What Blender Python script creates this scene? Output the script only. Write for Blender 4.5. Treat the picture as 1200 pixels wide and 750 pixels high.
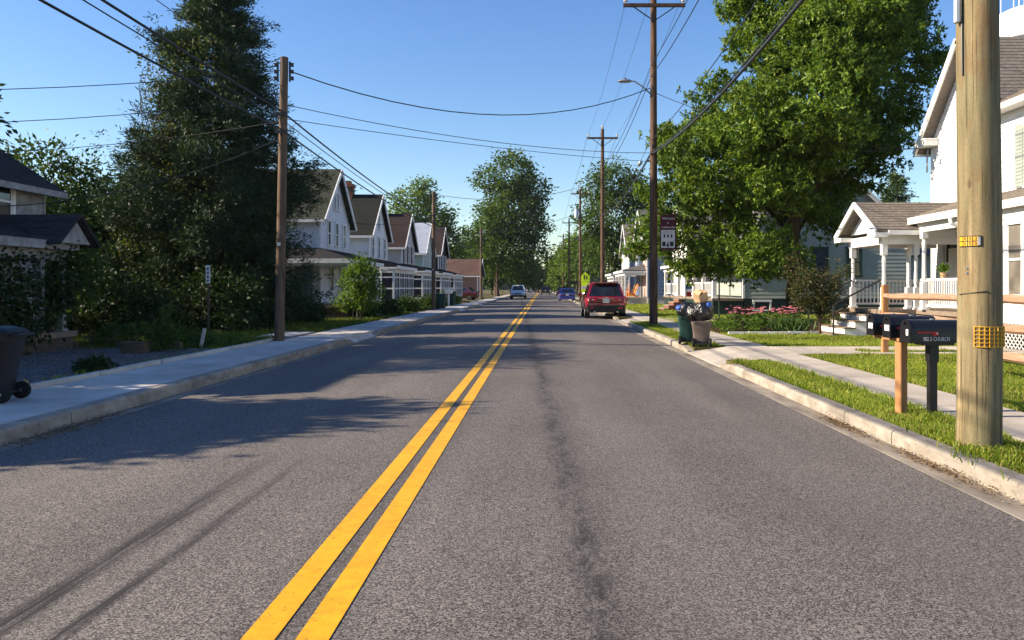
import bpy, bmesh, math, random
import numpy as np
from mathutils import Vector, Matrix

for o in list(bpy.data.objects):
    bpy.data.objects.remove(o)
SC = bpy.context.scene
COL = SC.collection
R = math.radians

# ------------------------------------------------------------------ camera, sky, sun, exposure
EYE = 1.5
cam = bpy.data.cameras.new('camera')
cam.sensor_width = 36.0
cam.lens = 36.0 * 930 / 1200
cam.shift_x = -35 / 1200
cam.shift_y = -38 / 1200
cam.clip_start = 0.05
cam.clip_end = 5000
camo = bpy.data.objects.new('camera', cam)
COL.objects.link(camo)
camo.location = (0, 0, EYE)
camo.rotation_euler = (R(90), 0, 0)
SC.camera = camo

SUN_EL, SUN_BACK = 27.0, 4.0           # elevation; degrees behind the street's left-hand side
sdir = Vector((-math.cos(R(SUN_EL)) * math.cos(R(SUN_BACK)), -math.cos(R(SUN_EL)) * math.sin(R(SUN_BACK)), math.sin(R(SUN_EL))))
world = bpy.data.worlds.new('World')
SC.world = world
world.use_nodes = True
wn = world.node_tree
wn.nodes.clear()
sky = wn.nodes.new('ShaderNodeTexSky')
sky.sky_type = 'NISHITA'
sky.sun_disc = False
sky.sun_elevation = R(SUN_EL)
sky.sun_rotation = math.atan2(sdir.x, sdir.y)
sky.air_density = 1.15
sky.dust_density = 0.12
sky.ozone_density = 3.2
bg = wn.nodes.new('ShaderNodeBackground')
bg.inputs['Strength'].default_value = 0.084
wo = wn.nodes.new('ShaderNodeOutputWorld')
hs = wn.nodes.new('ShaderNodeHueSaturation')
hs.inputs['Saturation'].default_value = 1.22
hs.inputs['Hue'].default_value = 0.512
wn.links.new(sky.outputs['Color'], hs.inputs['Color'])
wn.links.new(hs.outputs['Color'], bg.inputs['Color'])
wn.links.new(bg.outputs['Background'], wo.inputs['Surface'])

sun = bpy.data.lights.new('sun', 'SUN')
sun.energy = 5.0
sun.angle = R(0.53)
sun.color = (1.0, 0.85, 0.66)
suno = bpy.data.objects.new('sun', sun)
COL.objects.link(suno)
suno.rotation_euler = sdir.to_track_quat('Z', 'Y').to_euler()

vs = SC.view_settings
vs.view_transform = 'Standard'
vs.look = 'None'
vs.exposure = 1.22
vs.gamma = 1.0
vs.use_curve_mapping = False
SC.cycles.max_bounces = 6
SC.cycles.diffuse_bounces = 3
SC.cycles.glossy_bounces = 2
SC.cycles.transmission_bounces = 3
SC.cycles.transparent_max_bounces = 4
SC.cycles.use_denoising = True

rng = random.Random(11)
NR = np.random.default_rng(11)

# ------------------------------------------------------------------ materials
MATS = {}


def nd(nt, t, **kw):
    n = nt.nodes.new(t)
    for k, v in kw.items():
        setattr(n, k, v)
    return n


def new_mat(name):
    m = bpy.data.materials.new(name)
    m.use_nodes = True
    nt = m.node_tree
    nt.nodes.clear()
    out = nd(nt, 'ShaderNodeOutputMaterial')
    p = nd(nt, 'ShaderNodeBsdfPrincipled')
    nt.links.new(p.outputs[0], out.inputs[0])
    MATS[name] = m
    return m, nt, p, out


def coords(nt, scale=(1, 1, 1), src='Object'):
    tc = nd(nt, 'ShaderNodeTexCoord')
    mp = nd(nt, 'ShaderNodeMapping')
    mp.inputs['Scale'].default_value = scale
    nt.links.new(tc.outputs[src], mp.inputs['Vector'])
    return mp.outputs['Vector']


def noise(nt, vec, scale, detail=3, rough=0.55):
    n = nd(nt, 'ShaderNodeTexNoise')
    n.inputs['Scale'].default_value = scale
    n.inputs['Detail'].default_value = detail
    n.inputs['Roughness'].default_value = rough
    nt.links.new(vec, n.inputs['Vector'])
    return n.outputs['Fac']


def ramp(nt, fac, stops):
    r = nd(nt, 'ShaderNodeValToRGB')
    e = r.color_ramp.elements
    while len(e) < len(stops):
        e.new(0.5)
    for i, (p, c) in enumerate(stops):
        e[i].position = p
        e[i].color = (c[0], c[1], c[2], 1) if hasattr(c, '__len__') else (c, c, c, 1)
    nt.links.new(fac, r.inputs['Fac'])
    return r.outputs['Color']


def mix(nt, fac, a, b, blend='MIX'):
    m = nd(nt, 'ShaderNodeMix', data_type='RGBA', blend_type=blend)
    for sock, v in ((m.inputs[0], fac), (m.inputs[6], a), (m.inputs[7], b)):
        if hasattr(v, 'is_output') or isinstance(v, bpy.types.NodeSocket):
            nt.links.new(v, sock)
        elif hasattr(v, '__len__'):
            sock.default_value = (v[0], v[1], v[2], 1)
        else:
            sock.default_value = v
    return m.outputs[2]


def math_(nt, op, a, b=None, c=None, clamp=False):
    m = nd(nt, 'ShaderNodeMath', operation=op, use_clamp=clamp)
    for i, v in enumerate((a, b, c)):
        if v is None:
            continue
        if isinstance(v, bpy.types.NodeSocket):
            nt.links.new(v, m.inputs[i])
        else:
            m.inputs[i].default_value = v
    return m.outputs[0]


def bump(nt, p, h, strength=0.3, dist=0.01):
    b = nd(nt, 'ShaderNodeBump')
    b.inputs['Strength'].default_value = strength
    b.inputs['Distance'].default_value = dist
    nt.links.new(h, b.inputs['Height'])
    nt.links.new(b.outputs['Normal'], p.inputs['Normal'])


def mat(name, c1, c2=None, rough=0.6, scale=6.0, stretch=(1, 1, 1), lo=0.35, hi=0.65, detail=4, bmp=0.0, bdist=0.01,
        bscale=None, spec=0.4, metal=0.0, big=0.0, bigscale=0.6, coat=0.0, speck=None):
    if name in MATS:
        return MATS[name]
    m, nt, p, out = new_mat(name)
    p.inputs['Roughness'].default_value = rough
    p.inputs['Specular IOR Level'].default_value = spec
    p.inputs['Metallic'].default_value = metal
    p.inputs['Coat Weight'].default_value = coat
    c2 = c2 or tuple(v * 0.82 for v in c1)
    v = coords(nt, stretch)
    f = noise(nt, v, scale, detail)
    col = ramp(nt, f, [(lo, c2), (hi, c1)])
    if big:
        g = noise(nt, coords(nt), bigscale, 3)
        k = ramp(nt, g, [(0.35, 1 - big), (0.65, 1.0)])
        col = mix(nt, 1.0, col, k, 'MULTIPLY')
    if speck:
        sf = ramp(nt, noise(nt, coords(nt), speck[0], 4, 0.7), [(speck[1], 0.0), (speck[1] + 0.05, 1.0)])
        col = mix(nt, math_(nt, 'MULTIPLY', sf, speck[3]), col, speck[2])
    nt.links.new(col, p.inputs['Base Color'])
    if bmp:
        h = noise(nt, v, bscale or scale * 2, 3)
        bump(nt, p, h, bmp, bdist)
    return m


def leaf_mat(name, dark, light, trans=0.45, rough=0.5, extra=None):
    if name in MATS:
        return MATS[name]
    m, nt, p, out = new_mat(name)
    g = nd(nt, 'ShaderNodeNewGeometry')
    stops = [(0.0, dark), (0.75, light)]
    if extra:
        stops.append((0.97, extra))
    c = ramp(nt, g.outputs['Random Per Island'], stops)
    big = ramp(nt, noise(nt, coords(nt), 0.55, 2), [(0.35, 0.75), (0.65, 1.15)])
    c = mix(nt, 1.0, c, big, 'MULTIPLY')
    nt.links.new(c, p.inputs['Base Color'])
    p.inputs['Roughness'].default_value = rough
    p.inputs['Specular IOR Level'].default_value = 0.18
    t = nd(nt, 'ShaderNodeBsdfTranslucent')
    tc = mix(nt, 1.0, c, (1.5, 1.45, 0.5), 'MULTIPLY')
    nt.links.new(tc, t.inputs['Color'])
    ms = nd(nt, 'ShaderNodeMixShader')
    ms.inputs[0].default_value = trans
    nt.links.new(p.outputs[0], ms.inputs[1])
    nt.links.new(t.outputs[0], ms.inputs[2])
    nt.links.new(ms.outputs[0], out.inputs[0])
    return m


def glass_mat(name, col=(0.012, 0.014, 0.016), rough=0.06, streak=0.0):
    if name in MATS:
        return MATS[name]
    m, nt, p, out = new_mat(name)
    f = noise(nt, coords(nt), 1.7, 2)
    c = ramp(nt, f, [(0.35, col), (0.7, tuple(v * 2.2 for v in col))])
    nt.links.new(c, p.inputs['Base Color'])
    p.inputs['Roughness'].default_value = rough
    p.inputs['Specular IOR Level'].default_value = 0.8
    bump(nt, p, noise(nt, coords(nt), 2.5, 1), 0.06, 0.05)
    return m


def asphalt():
    m, nt, p, out = new_mat('asphalt')
    tc = nd(nt, 'ShaderNodeTexCoord')
    sep = nd(nt, 'ShaderNodeSeparateXYZ')
    nt.links.new(tc.outputs['Object'], sep.inputs[0])
    X, Y = sep.outputs[0], sep.outputs[1]
    v = tc.outputs['Object']
    vo = nd(nt, 'ShaderNodeTexVoronoi')
    vo.inputs['Scale'].default_value = 150
    nt.links.new(v, vo.inputs['Vector'])
    spk = nd(nt, 'ShaderNodeSeparateColor')
    nt.links.new(vo.outputs['Color'], spk.inputs[0])
    fine = noise(nt, v, 60, 3, 0.7)
    g = math_(nt, 'ADD', math_(nt, 'MULTIPLY', spk.outputs[0], 0.72), math_(nt, 'MULTIPLY', fine, 0.28))
    base = ramp(nt, g, [(0.2, (0.030, 0.027, 0.0245)), (0.5, (0.112, 0.099, 0.088)), (0.8, (0.28, 0.25, 0.222))])
    # worn lanes, mottling
    bigm = ramp(nt, noise(nt, coords(nt, (1.0, 0.12, 1)), 1.1, 4), [(0.3, 0.80), (0.7, 1.12)])
    base = mix(nt, 1.0, base, bigm, 'MULTIPLY')
    blot = ramp(nt, noise(nt, v, 0.35, 3), [(0.3, 0.86), (0.7, 1.08)])
    base = mix(nt, 1.0, base, blot, 'MULTIPLY')
    for xw_ in (-3.75, -2.15, 0.75, 2.2):
        dw_ = math_(nt, 'ABSOLUTE', math_(nt, 'SUBTRACT', X, xw_))
        kw_ = math_(nt, 'MULTIPLY', math_(nt, 'SUBTRACT', 1.0, math_(nt, 'DIVIDE', dw_, 0.42), clamp=True), 0.16)
        base = mix(nt, kw_, base, (0.17, 0.15, 0.135))
    ve = nd(nt, 'ShaderNodeTexVoronoi', feature='DISTANCE_TO_EDGE')
    ve.inputs['Scale'].default_value = 0.42
    wv = nd(nt, 'ShaderNodeVectorMath', operation='ADD')
    nz = nd(nt, 'ShaderNodeTexNoise')
    nz.inputs['Scale'].default_value = 2.5
    nz.inputs['Detail'].default_value = 5
    nt.links.new(v, nz.inputs['Vector'])
    nt.links.new(v, wv.inputs[0])
    nt.links.new(nz.outputs['Color'], wv.inputs[1])
    nt.links.new(wv.outputs[0], ve.inputs['Vector'])
    ce = ramp(nt, ve.outputs['Distance'], [(0.0015, 1.0), (0.0045, 0.0)])
    cm = ramp(nt, noise(nt, v, 0.28, 2), [(0.52, 0.0), (0.62, 1.0)])
    base = mix(nt, math_(nt, 'MULTIPLY', math_(nt, 'MULTIPLY', ce, cm), 0.65), base, (0.02, 0.018, 0.017))
    # dark seam wandering down the right-hand lane
    wob = math_(nt, 'MULTIPLY', math_(nt, 'SUBTRACT', noise(nt, coords(nt, (0, 1, 0)), 0.5, 4, 0.6), 0.5), 0.34)
    drift = math_(nt, 'MULTIPLY', math_(nt, 'MAXIMUM', math_(nt, 'SUBTRACT', Y, 4.0), 0.0), -0.030)
    xc = math_(nt, 'ADD', math_(nt, 'ADD', drift, 0.26), wob)
    dist = math_(nt, 'ABSOLUTE', math_(nt, 'SUBTRACT', X, xc))
    seam = math_(nt, 'SUBTRACT', 1.0, math_(nt, 'DIVIDE', dist, 0.14), clamp=True)
    brk = ramp(nt, noise(nt, coords(nt, (1, 0.35, 1)), 9, 6, 0.8), [(0.44, 0.0), (0.56, 1.0)])
    seamf = math_(nt, 'MULTIPLY', seam, brk)
    base = mix(nt, math_(nt, 'MULTIPLY', seamf, 0.85), base, (0.022, 0.020, 0.020))
    dist2 = math_(nt, 'ABSOLUTE', math_(nt, 'SUBTRACT', X, math_(nt, 'ADD', xc, 0.05)))
    soft = math_(nt, 'SUBTRACT', 1.0, math_(nt, 'DIVIDE', dist2, 0.33), clamp=True)
    base = mix(nt, math_(nt, 'MULTIPLY', soft, 0.33), base, (0.028, 0.026, 0.025))
    # two parallel skid marks
    fade = math_(nt, 'MULTIPLY', math_(nt, 'SUBTRACT', 7.1, Y), 0.45, clamp=True)
    for x0, w, s in ((-2.31, 0.10, 0.95), (-2.0, 0.06, 0.9)):
        xw = math_(nt, 'ADD', X, math_(nt, 'MULTIPLY', math_(nt, 'SUBTRACT', Y, 4.0), 0.004))
        dd = math_(nt, 'ABSOLUTE', math_(nt, 'SUBTRACT', xw, x0))
        k = math_(nt, 'MULTIPLY', math_(nt, 'SUBTRACT', 1.0, math_(nt, 'DIVIDE', dd, w), clamp=True), 1.6, clamp=True)
        st = ramp(nt, noise(nt, coords(nt, (1, 0.03, 1)), 42, 2), [(0.35, 0.35), (0.6, 1.0)])
        k = math_(nt, 'MULTIPLY', math_(nt, 'MULTIPLY', k, st), math_(nt, 'MULTIPLY', fade, s))
        base = mix(nt, k, base, (0.018, 0.017, 0.017))
    # dark strip worn between and beside the yellow lines
    dl = math_(nt, 'ABSOLUTE', math_(nt, 'SUBTRACT', X, -1.053))
    kl = math_(nt, 'SUBTRACT', 1.0, math_(nt, 'DIVIDE', dl, 0.32), clamp=True)
    base = mix(nt, math_(nt, 'MULTIPLY', kl, 0.35), base, (0.035, 0.032, 0.030))
    # a few darker transverse patches and small dark chips
    chip = nd(nt, 'ShaderNodeTexVoronoi')
    chip.inputs['Scale'].default_value = 1.3
    nt.links.new(coords(nt, (0.8, 1.6, 1)), chip.inputs['Vector'])
    ck = ramp(nt, chip.outputs['Distance'], [(0.018, 1.0), (0.03, 0.0)])
    base = mix(nt, math_(nt, 'MULTIPLY', ck, 0.7), base, (0.02, 0.018, 0.017))
    nt.links.new(base, p.inputs['Base Color'])
    p.inputs['Roughness'].default_value = 0.82
    p.inputs['Specular IOR Level'].default_value = 0.25
    bump(nt, p, spk.outputs[0], 0.22, 0.005)
    return m


ASPHALT = asphalt()
LINE = mat('yellow_road_paint', (0.78, 0.40, 0.004), (0.68, 0.33, 0.003), rough=0.6, scale=14, bmp=0.3, bscale=90, bdist=0.004, big=0.15, bigscale=3, speck=(38, 0.62, (0.12, 0.08, 0.03), 0.7))
CONC = mat('concrete', (0.50, 0.445, 0.375), (0.41, 0.365, 0.305), rough=0.85, scale=2.2, detail=8, bmp=0.2, bscale=70, bdist=0.004, spec=0.2, big=0.22, bigscale=0.7, speck=(14, 0.66, (0.16, 0.14, 0.11), 0.45))
CONC_L = mat('weathered_concrete', (0.64, 0.595, 0.53), (0.50, 0.465, 0.41), rough=0.85, scale=2.6, detail=8, bmp=0.2, bscale=70, bdist=0.004, spec=0.2, big=0.25, bigscale=0.8, speck=(14, 0.66, (0.2, 0.18, 0.15), 0.5))
KERB = mat('kerb_concrete', (0.40, 0.355, 0.295), (0.27, 0.235, 0.19), rough=0.85, scale=4, detail=9, stretch=(1, 1, 2.5), bmp=0.3, bscale=60, bdist=0.005, spec=0.2, big=0.3, bigscale=1.3, speck=(9, 0.60, (0.12, 0.10, 0.075), 0.55))
GUTTER = mat('gutter_concrete', (0.33, 0.285, 0.23), (0.15, 0.125, 0.10), rough=0.9, scale=3, detail=9, stretch=(1, 0.35, 1), bmp=0.3, bscale=60, bdist=0.005, spec=0.2)
EARTH = mat('lawn_earth', (0.15, 0.15, 0.045), (0.115, 0.085, 0.045), rough=0.95, scale=3.5, detail=9, bmp=0.6, bscale=30, bdist=0.03, spec=0.1, big=0.35, bigscale=0.4)
GROUNDM = mat('ground_cover', (0.060, 0.075, 0.024), (0.035, 0.040, 0.016), rough=0.95, scale=0.8, detail=9, spec=0.1)
SOIL = mat('bed_soil', (0.055, 0.030, 0.018), (0.03, 0.017, 0.010), rough=0.95, scale=12, detail=8, bmp=0.8, bscale=30, bdist=0.03, spec=0.1)
GRAVELM = mat('grey_gravel', (0.20, 0.195, 0.19), (0.055, 0.054, 0.056), rough=0.9, scale=22, detail=6, bmp=1.0, bscale=26, bdist=0.03, spec=0.2)
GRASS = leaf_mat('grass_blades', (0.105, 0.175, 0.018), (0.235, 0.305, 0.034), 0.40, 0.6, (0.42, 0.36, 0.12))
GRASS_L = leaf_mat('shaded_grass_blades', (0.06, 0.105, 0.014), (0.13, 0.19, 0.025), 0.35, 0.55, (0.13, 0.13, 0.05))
def pale_pole():
    m, nt, p, out = new_mat('pale_treated_pole')
    v1 = coords(nt, (3.2, 3.2, 0.20))
    a = noise(nt, v1, 5.0, 8, 0.6)
    c = ramp(nt, a, [(0.30, (0.10, 0.08, 0.045)), (0.52, (0.215, 0.170, 0.092)), (0.70, (0.325, 0.248, 0.132))])
    gs = ramp(nt, noise(nt, coords(nt, (1.4, 1.4, 0.5)), 1.5, 4), [(0.42, 0.0), (0.68, 1.0)])
    c = mix(nt, math_(nt, 'MULTIPLY', gs, 0.55), c, (0.20, 0.20, 0.115))
    br_ = ramp(nt, noise(nt, coords(nt, (1.6, 1.6, 0.7)), 2.1, 5), [(0.54, 0.0), (0.68, 1.0)])
    c = mix(nt, math_(nt, 'MULTIPLY', br_, 0.65), c, (0.20, 0.10, 0.045))
    cr = ramp(nt, noise(nt, coords(nt, (11, 11, 0.14)), 6.0, 3, 0.5), [(0.34, 1.0), (0.39, 0.0)])
    c = mix(nt, math_(nt, 'MULTIPLY', cr, 0.8), c, (0.045, 0.033, 0.02))
    kn = nd(nt, 'ShaderNodeTexVoronoi')
    kn.inputs['Scale'].default_value = 3.1
    nt.links.new(coords(nt, (1.6, 1.6, 0.75)), kn.inputs['Vector'])
    kf = ramp(nt, kn.outputs['Distance'], [(0.06, 1.0), (0.13, 0.0)])
    c = mix(nt, math_(nt, 'MULTIPLY', kf, 0.75), c, (0.075, 0.045, 0.025))
    dr = ramp(nt, noise(nt, coords(nt), 55, 3), [(0.3, 0.86), (0.7, 1.06)])
    c = mix(nt, 1.0, c, dr, 'MULTIPLY')
    nt.links.new(c, p.inputs['Base Color'])
    p.inputs['Roughness'].default_value = 0.85
    p.inputs['Specular IOR Level'].default_value = 0.15
    h = math_(nt, 'SUBTRACT', math_(nt, 'MULTIPLY', a, 0.6), math_(nt, 'ADD', cr, math_(nt, 'MULTIPLY', kf, 0.5)))
    bump(nt, p, h, 0.6, 0.008)
    return m


POLE_NEW = pale_pole()
POLE_OLD = mat('weathered_brown_pole', (0.155, 0.095, 0.062), (0.07, 0.042, 0.03), rough=0.9, scale=6, detail=8, stretch=(3, 3, 0.25), bmp=0.5, bscale=14, bdist=0.01, spec=0.12, big=0.25, bigscale=0.8)
POLE_L = mat('grey_brown_pole', (0.20, 0.14, 0.095), (0.095, 0.065, 0.045), rough=0.9, scale=6, detail=8, stretch=(3, 3, 0.25), bmp=0.5, bscale=14, bdist=0.01, spec=0.12, big=0.25, bigscale=0.8)
WHITE = mat('white_paint', (0.80, 0.79, 0.76), (0.70, 0.69, 0.66), rough=0.55, scale=3, detail=6, spec=0.3)
WHITE_SID = mat('white_siding', (0.80, 0.80, 0.80), (0.70, 0.70, 0.71), rough=0.6, scale=1.5, detail=6, spec=0.25)
GREY_SID = mat('pale_grey_siding', (0.70, 0.71, 0.74), (0.60, 0.61, 0.64), rough=0.6, scale=1.5, detail=6, spec=0.25)
TAUPE_SID = mat('taupe_siding', (0.52, 0.48, 0.46), (0.43, 0.40, 0.38), rough=0.6, scale=1.5, detail=6, spec=0.25)
MINT_SID = mat('mint_siding', (0.46, 0.56, 0.46), (0.38, 0.47, 0.39), rough=0.6, scale=1.5, detail=6, spec=0.25)
TEAL_SID = mat('sage_green_siding', (0.35, 0.385, 0.34), (0.30, 0.33, 0.29), rough=0.6, scale=1.5, detail=6, spec=0.25)
BLUE_SID = mat('blue_siding', (0.16, 0.22, 0.31), (0.12, 0.17, 0.25), rough=0.6, scale=1.5, detail=6, spec=0.25)
NAVY_DOOR_SHADE = mat('navy_door_and_shade', (0.045, 0.05, 0.08), None, rough=0.6, scale=1.5, spec=0.25)  # door paint; on the front panel a recess's shade put into colour
PINK_SID = mat('pinkish_siding', (0.50, 0.36, 0.31), None, rough=0.6, scale=1.5, spec=0.25)
CREAM_SID = mat('cream_siding', (0.62, 0.55, 0.42), (0.54, 0.47, 0.35), rough=0.6, scale=1.5, spec=0.25)
DKGREEN = mat('dark_green_paint', (0.015, 0.035, 0.028), None, rough=0.5, scale=4)
ROOF_OLIVE = mat('olive_shingles', (0.072, 0.080, 0.058), (0.038, 0.043, 0.031), rough=0.9, scale=9, stretch=(1, 1, 3), detail=6, bmp=0.5, bscale=25, spec=0.1, big=0.2, bigscale=0.5)
ROOF_BROWN = mat('brown_shingles', (0.16, 0.10, 0.08), (0.09, 0.055, 0.045), rough=0.9, scale=9, stretch=(1, 1, 3), detail=6, bmp=0.5, bscale=25, spec=0.1, big=0.2, bigscale=0.5)
ROOF_TAN = mat('greyish_tan_shingles', (0.25, 0.215, 0.18), (0.15, 0.13, 0.11), rough=0.9, scale=9, stretch=(1, 1, 3), detail=6, bmp=0.5, bscale=25, spec=0.1, big=0.25, bigscale=0.5)
ROOF_DARK = mat('charcoal_shingles', (0.055, 0.052, 0.055), (0.03, 0.029, 0.031), rough=0.9, scale=9, stretch=(1, 1, 3), detail=6, bmp=0.5, bscale=25, spec=0.1, big=0.2, bigscale=0.5)
ROOF_OLIVE_SHADOWED = mat('shadowed_olive_shingles', (0.036, 0.038, 0.032), (0.020, 0.021, 0.018), rough=0.9, scale=9, stretch=(1, 1, 3), detail=6, bmp=0.5, bscale=25, spec=0.1, big=0.2, bigscale=0.5)  # olive shingles with the shadow cast over the roof put into the colour
ROOF_UMBER_SHADOWED = mat('shadowed_umber_shingles', (0.062, 0.044, 0.040), (0.034, 0.024, 0.022), rough=0.9, scale=9, stretch=(1, 1, 3), detail=6, bmp=0.5, bscale=25, spec=0.1, big=0.2, bigscale=0.5)  # dark brown shingles, darkened further for the shadow cast on the roofs
ROOF_METAL = mat('pale_metal_roofing', (0.55, 0.58, 0.62), (0.46, 0.49, 0.53), rough=0.35, scale=2, spec=0.5, metal=0.3)
ROOF_GREY = mat('grey_shingles', (0.17, 0.165, 0.16), (0.10, 0.097, 0.094), rough=0.9, scale=9, stretch=(1, 1, 3), detail=6, bmp=0.5, bscale=25, spec=0.1, big=0.2, bigscale=0.5)
BRICKM = mat('red_brick', (0.26, 0.105, 0.065), (0.16, 0.062, 0.04), rough=0.85, scale=9, spec=0.2, bmp=0.3)
MORTAR = mat('mortar', (0.38, 0.34, 0.29), None, rough=0.9, scale=20)
GLASS = glass_mat('window_glass')
GLASS_B = glass_mat('curtained_window_glass', (0.10, 0.09, 0.075), 0.12)
SCREEN = mat('dark_porch_screen', (0.03, 0.03, 0.032), (0.02, 0.02, 0.022), rough=0.8, scale=3)
DOORM = mat('grey_blue_door_paint', (0.22, 0.25, 0.30), None, rough=0.5, scale=3)
REDDOOR = mat('maroon_shutter_paint', (0.07, 0.02, 0.022), None, rough=0.5, scale=3)
SHUT_G = mat('sage_shutter_paint', (0.30, 0.34, 0.30), None, rough=0.5, scale=3)
DECK = mat('deck_boards', (0.26, 0.20, 0.15), (0.17, 0.13, 0.10), rough=0.8, scale=5, stretch=(0.3, 3, 3), spec=0.2)
DARKIRON = mat('black_metal', (0.012, 0.012, 0.013), (0.008, 0.008, 0.009), rough=0.4, scale=12, spec=0.5)
MAILBLK = mat('black_mailbox_enamel', (0.010, 0.010, 0.011), (0.007, 0.007, 0.0075), rough=0.33, scale=25, spec=0.5, bmp=0.05, bscale=50)
GALV = mat('galvanised_steel', (0.45, 0.46, 0.47), (0.33, 0.34, 0.35), rough=0.45, scale=14, metal=0.7, spec=0.5)
REDP = mat('red_enamel', (0.30, 0.012, 0.02), (0.22, 0.009, 0.014), rough=0.4, scale=6)
CEDAR = mat('fresh_cedar_wood', (0.42, 0.215, 0.095), (0.30, 0.145, 0.06), rough=0.75, scale=7, stretch=(4, 4, 0.3), detail=8, spec=0.2, bmp=0.3, bscale=16)
RAILW = mat('split_rail_wood', (0.40, 0.25, 0.165), (0.27, 0.165, 0.105), rough=0.8, scale=6, stretch=(3, 0.3, 3), detail=8, spec=0.15, bmp=0.4, bscale=14)
TIMBER = mat('old_timber', (0.13, 0.10, 0.075), (0.07, 0.055, 0.04), rough=0.9, scale=6, stretch=(0.4, 3, 3), detail=7, bmp=0.4, bscale=16, spec=0.1)
BARK = mat('grey_brown_bark', (0.105, 0.078, 0.055), (0.05, 0.037, 0.026), rough=0.95, scale=7, stretch=(2.5, 2.5, 0.5), detail=8, bmp=0.9, bscale=12, bdist=0.04, spec=0.1)
WIRE = mat('black_cable_sheath', (0.016, 0.017, 0.018), None, rough=0.55, scale=9)
CERAMIC = mat('pale_ceramic', (0.55, 0.54, 0.52), None, rough=0.25, scale=9)
CERAMIC_D = mat('brown_ceramic', (0.06, 0.035, 0.028), None, rough=0.25, scale=9)
YELP = mat('yellow_plastic', (0.75, 0.40, 0.015), (0.66, 0.34, 0.012), rough=0.45, scale=9)
BLACKP = mat('black_plastic', (0.010, 0.0105, 0.012), (0.007, 0.0075, 0.008), rough=0.5, scale=5, spec=0.35, bmp=0.05, bscale=40)
BROWNP = mat('brown_plastic', (0.135, 0.105, 0.088), (0.11, 0.086, 0.072), rough=0.5, scale=3, spec=0.35)
GREENP = mat('green_plastic', (0.013, 0.055, 0.045), (0.010, 0.042, 0.034), rough=0.5, scale=3, spec=0.35)
BAGM = mat('black_bag_film', (0.012, 0.012, 0.014), (0.009, 0.009, 0.010), rough=0.22, scale=9, spec=0.6, bmp=0.7, bscale=14, bdist=0.05)
BLUEP = mat('blue_plastic', (0.03, 0.10, 0.42), None, rough=0.3, scale=9)
CARD = mat('cardboard', (0.48, 0.33, 0.19), (0.40, 0.27, 0.15), rough=0.85, scale=4, spec=0.15)
RUBBER = mat('tyre_rubber', (0.014, 0.014, 0.014), None, rough=0.8, scale=20, spec=0.25)
SIGNG = mat('fluorescent_yellow_green', (0.72, 0.93, 0.015), (0.68, 0.88, 0.015), rough=0.45, scale=4)
SIGNW = mat('white_sign_sheet', (0.78, 0.79, 0.80), None, rough=0.45, scale=4)
MAROON = mat('maroon_banner_cloth', (0.085, 0.012, 0.022), (0.065, 0.009, 0.017), rough=0.8, scale=6)
BANW = mat('white_banner_print', (0.62, 0.60, 0.60), None, rough=0.8, scale=6)
TANKW = mat('white_tank_paint', (0.80, 0.81, 0.82), (0.74, 0.75, 0.76), rough=0.4, scale=0.2)
LIGHTINK = mat('pale_lettering', (0.70, 0.70, 0.69), None, rough=0.5, scale=9)
BLACKINK = mat('black_lettering', (0.012, 0.012, 0.012), None, rough=0.6, scale=9)
ORANGEP = mat('orange_paint', (0.80, 0.22, 0.015), None, rough=0.5, scale=4)
YELCH = mat('golden_paint', (0.75, 0.42, 0.03), None, rough=0.5, scale=4)
PETAL = leaf_mat('pink_petals', (0.42, 0.075, 0.13), (0.62, 0.20, 0.27), 0.15, 0.6, (0.72, 0.42, 0.42))
LITTER = leaf_mat('dry_leaf_litter', (0.10, 0.06, 0.03), (0.22, 0.15, 0.08), 0.1, 0.8)

LEAF_MAIN = leaf_mat('bright_ash_leaves', (0.034, 0.080, 0.011), (0.140, 0.220, 0.026), 0.32, 0.45, (0.20, 0.26, 0.045))
LEAF_DEEP = leaf_mat('deep_green_leaves', (0.020, 0.048, 0.011), (0.050, 0.095, 0.018), 0.28, 0.55)
LEAF_FAR = leaf_mat('mid_green_leaves', (0.034, 0.070, 0.016), (0.080, 0.135, 0.028), 0.38, 0.5)
LEAF_LIGHT = leaf_mat('pale_green_leaves', (0.060, 0.110, 0.022), (0.12, 0.185, 0.035), 0.42, 0.5)
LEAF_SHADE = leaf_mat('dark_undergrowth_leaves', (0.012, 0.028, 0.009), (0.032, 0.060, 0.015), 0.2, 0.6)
LEAF_BUSH = leaf_mat('lime_green_leaves', (0.050, 0.11, 0.018), (0.11, 0.19, 0.03), 0.42, 0.5)
LEAF_CON = leaf_mat('blue_green_needles', (0.016, 0.038, 0.017), (0.044, 0.080, 0.036), 0.10, 0.6)
LEAF_VINE = leaf_mat('olive_vine_leaves', (0.034, 0.060, 0.014), (0.080, 0.115, 0.026), 0.30, 0.6, (0.11, 0.10, 0.04))
LEAF_MYRT = leaf_mat('bronze_green_leaves', (0.030, 0.045, 0.016), (0.070, 0.085, 0.028), 0.3, 0.45, (0.12, 0.07, 0.045))
LEAF_BURG = leaf_mat('burgundy_leaves', (0.025, 0.012, 0.016), (0.05, 0.022, 0.028), 0.2, 0.5)
LEAF_SPEAR = leaf_mat('spear_leaves', (0.045, 0.095, 0.03), (0.10, 0.17, 0.05), 0.35, 0.45)


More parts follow.
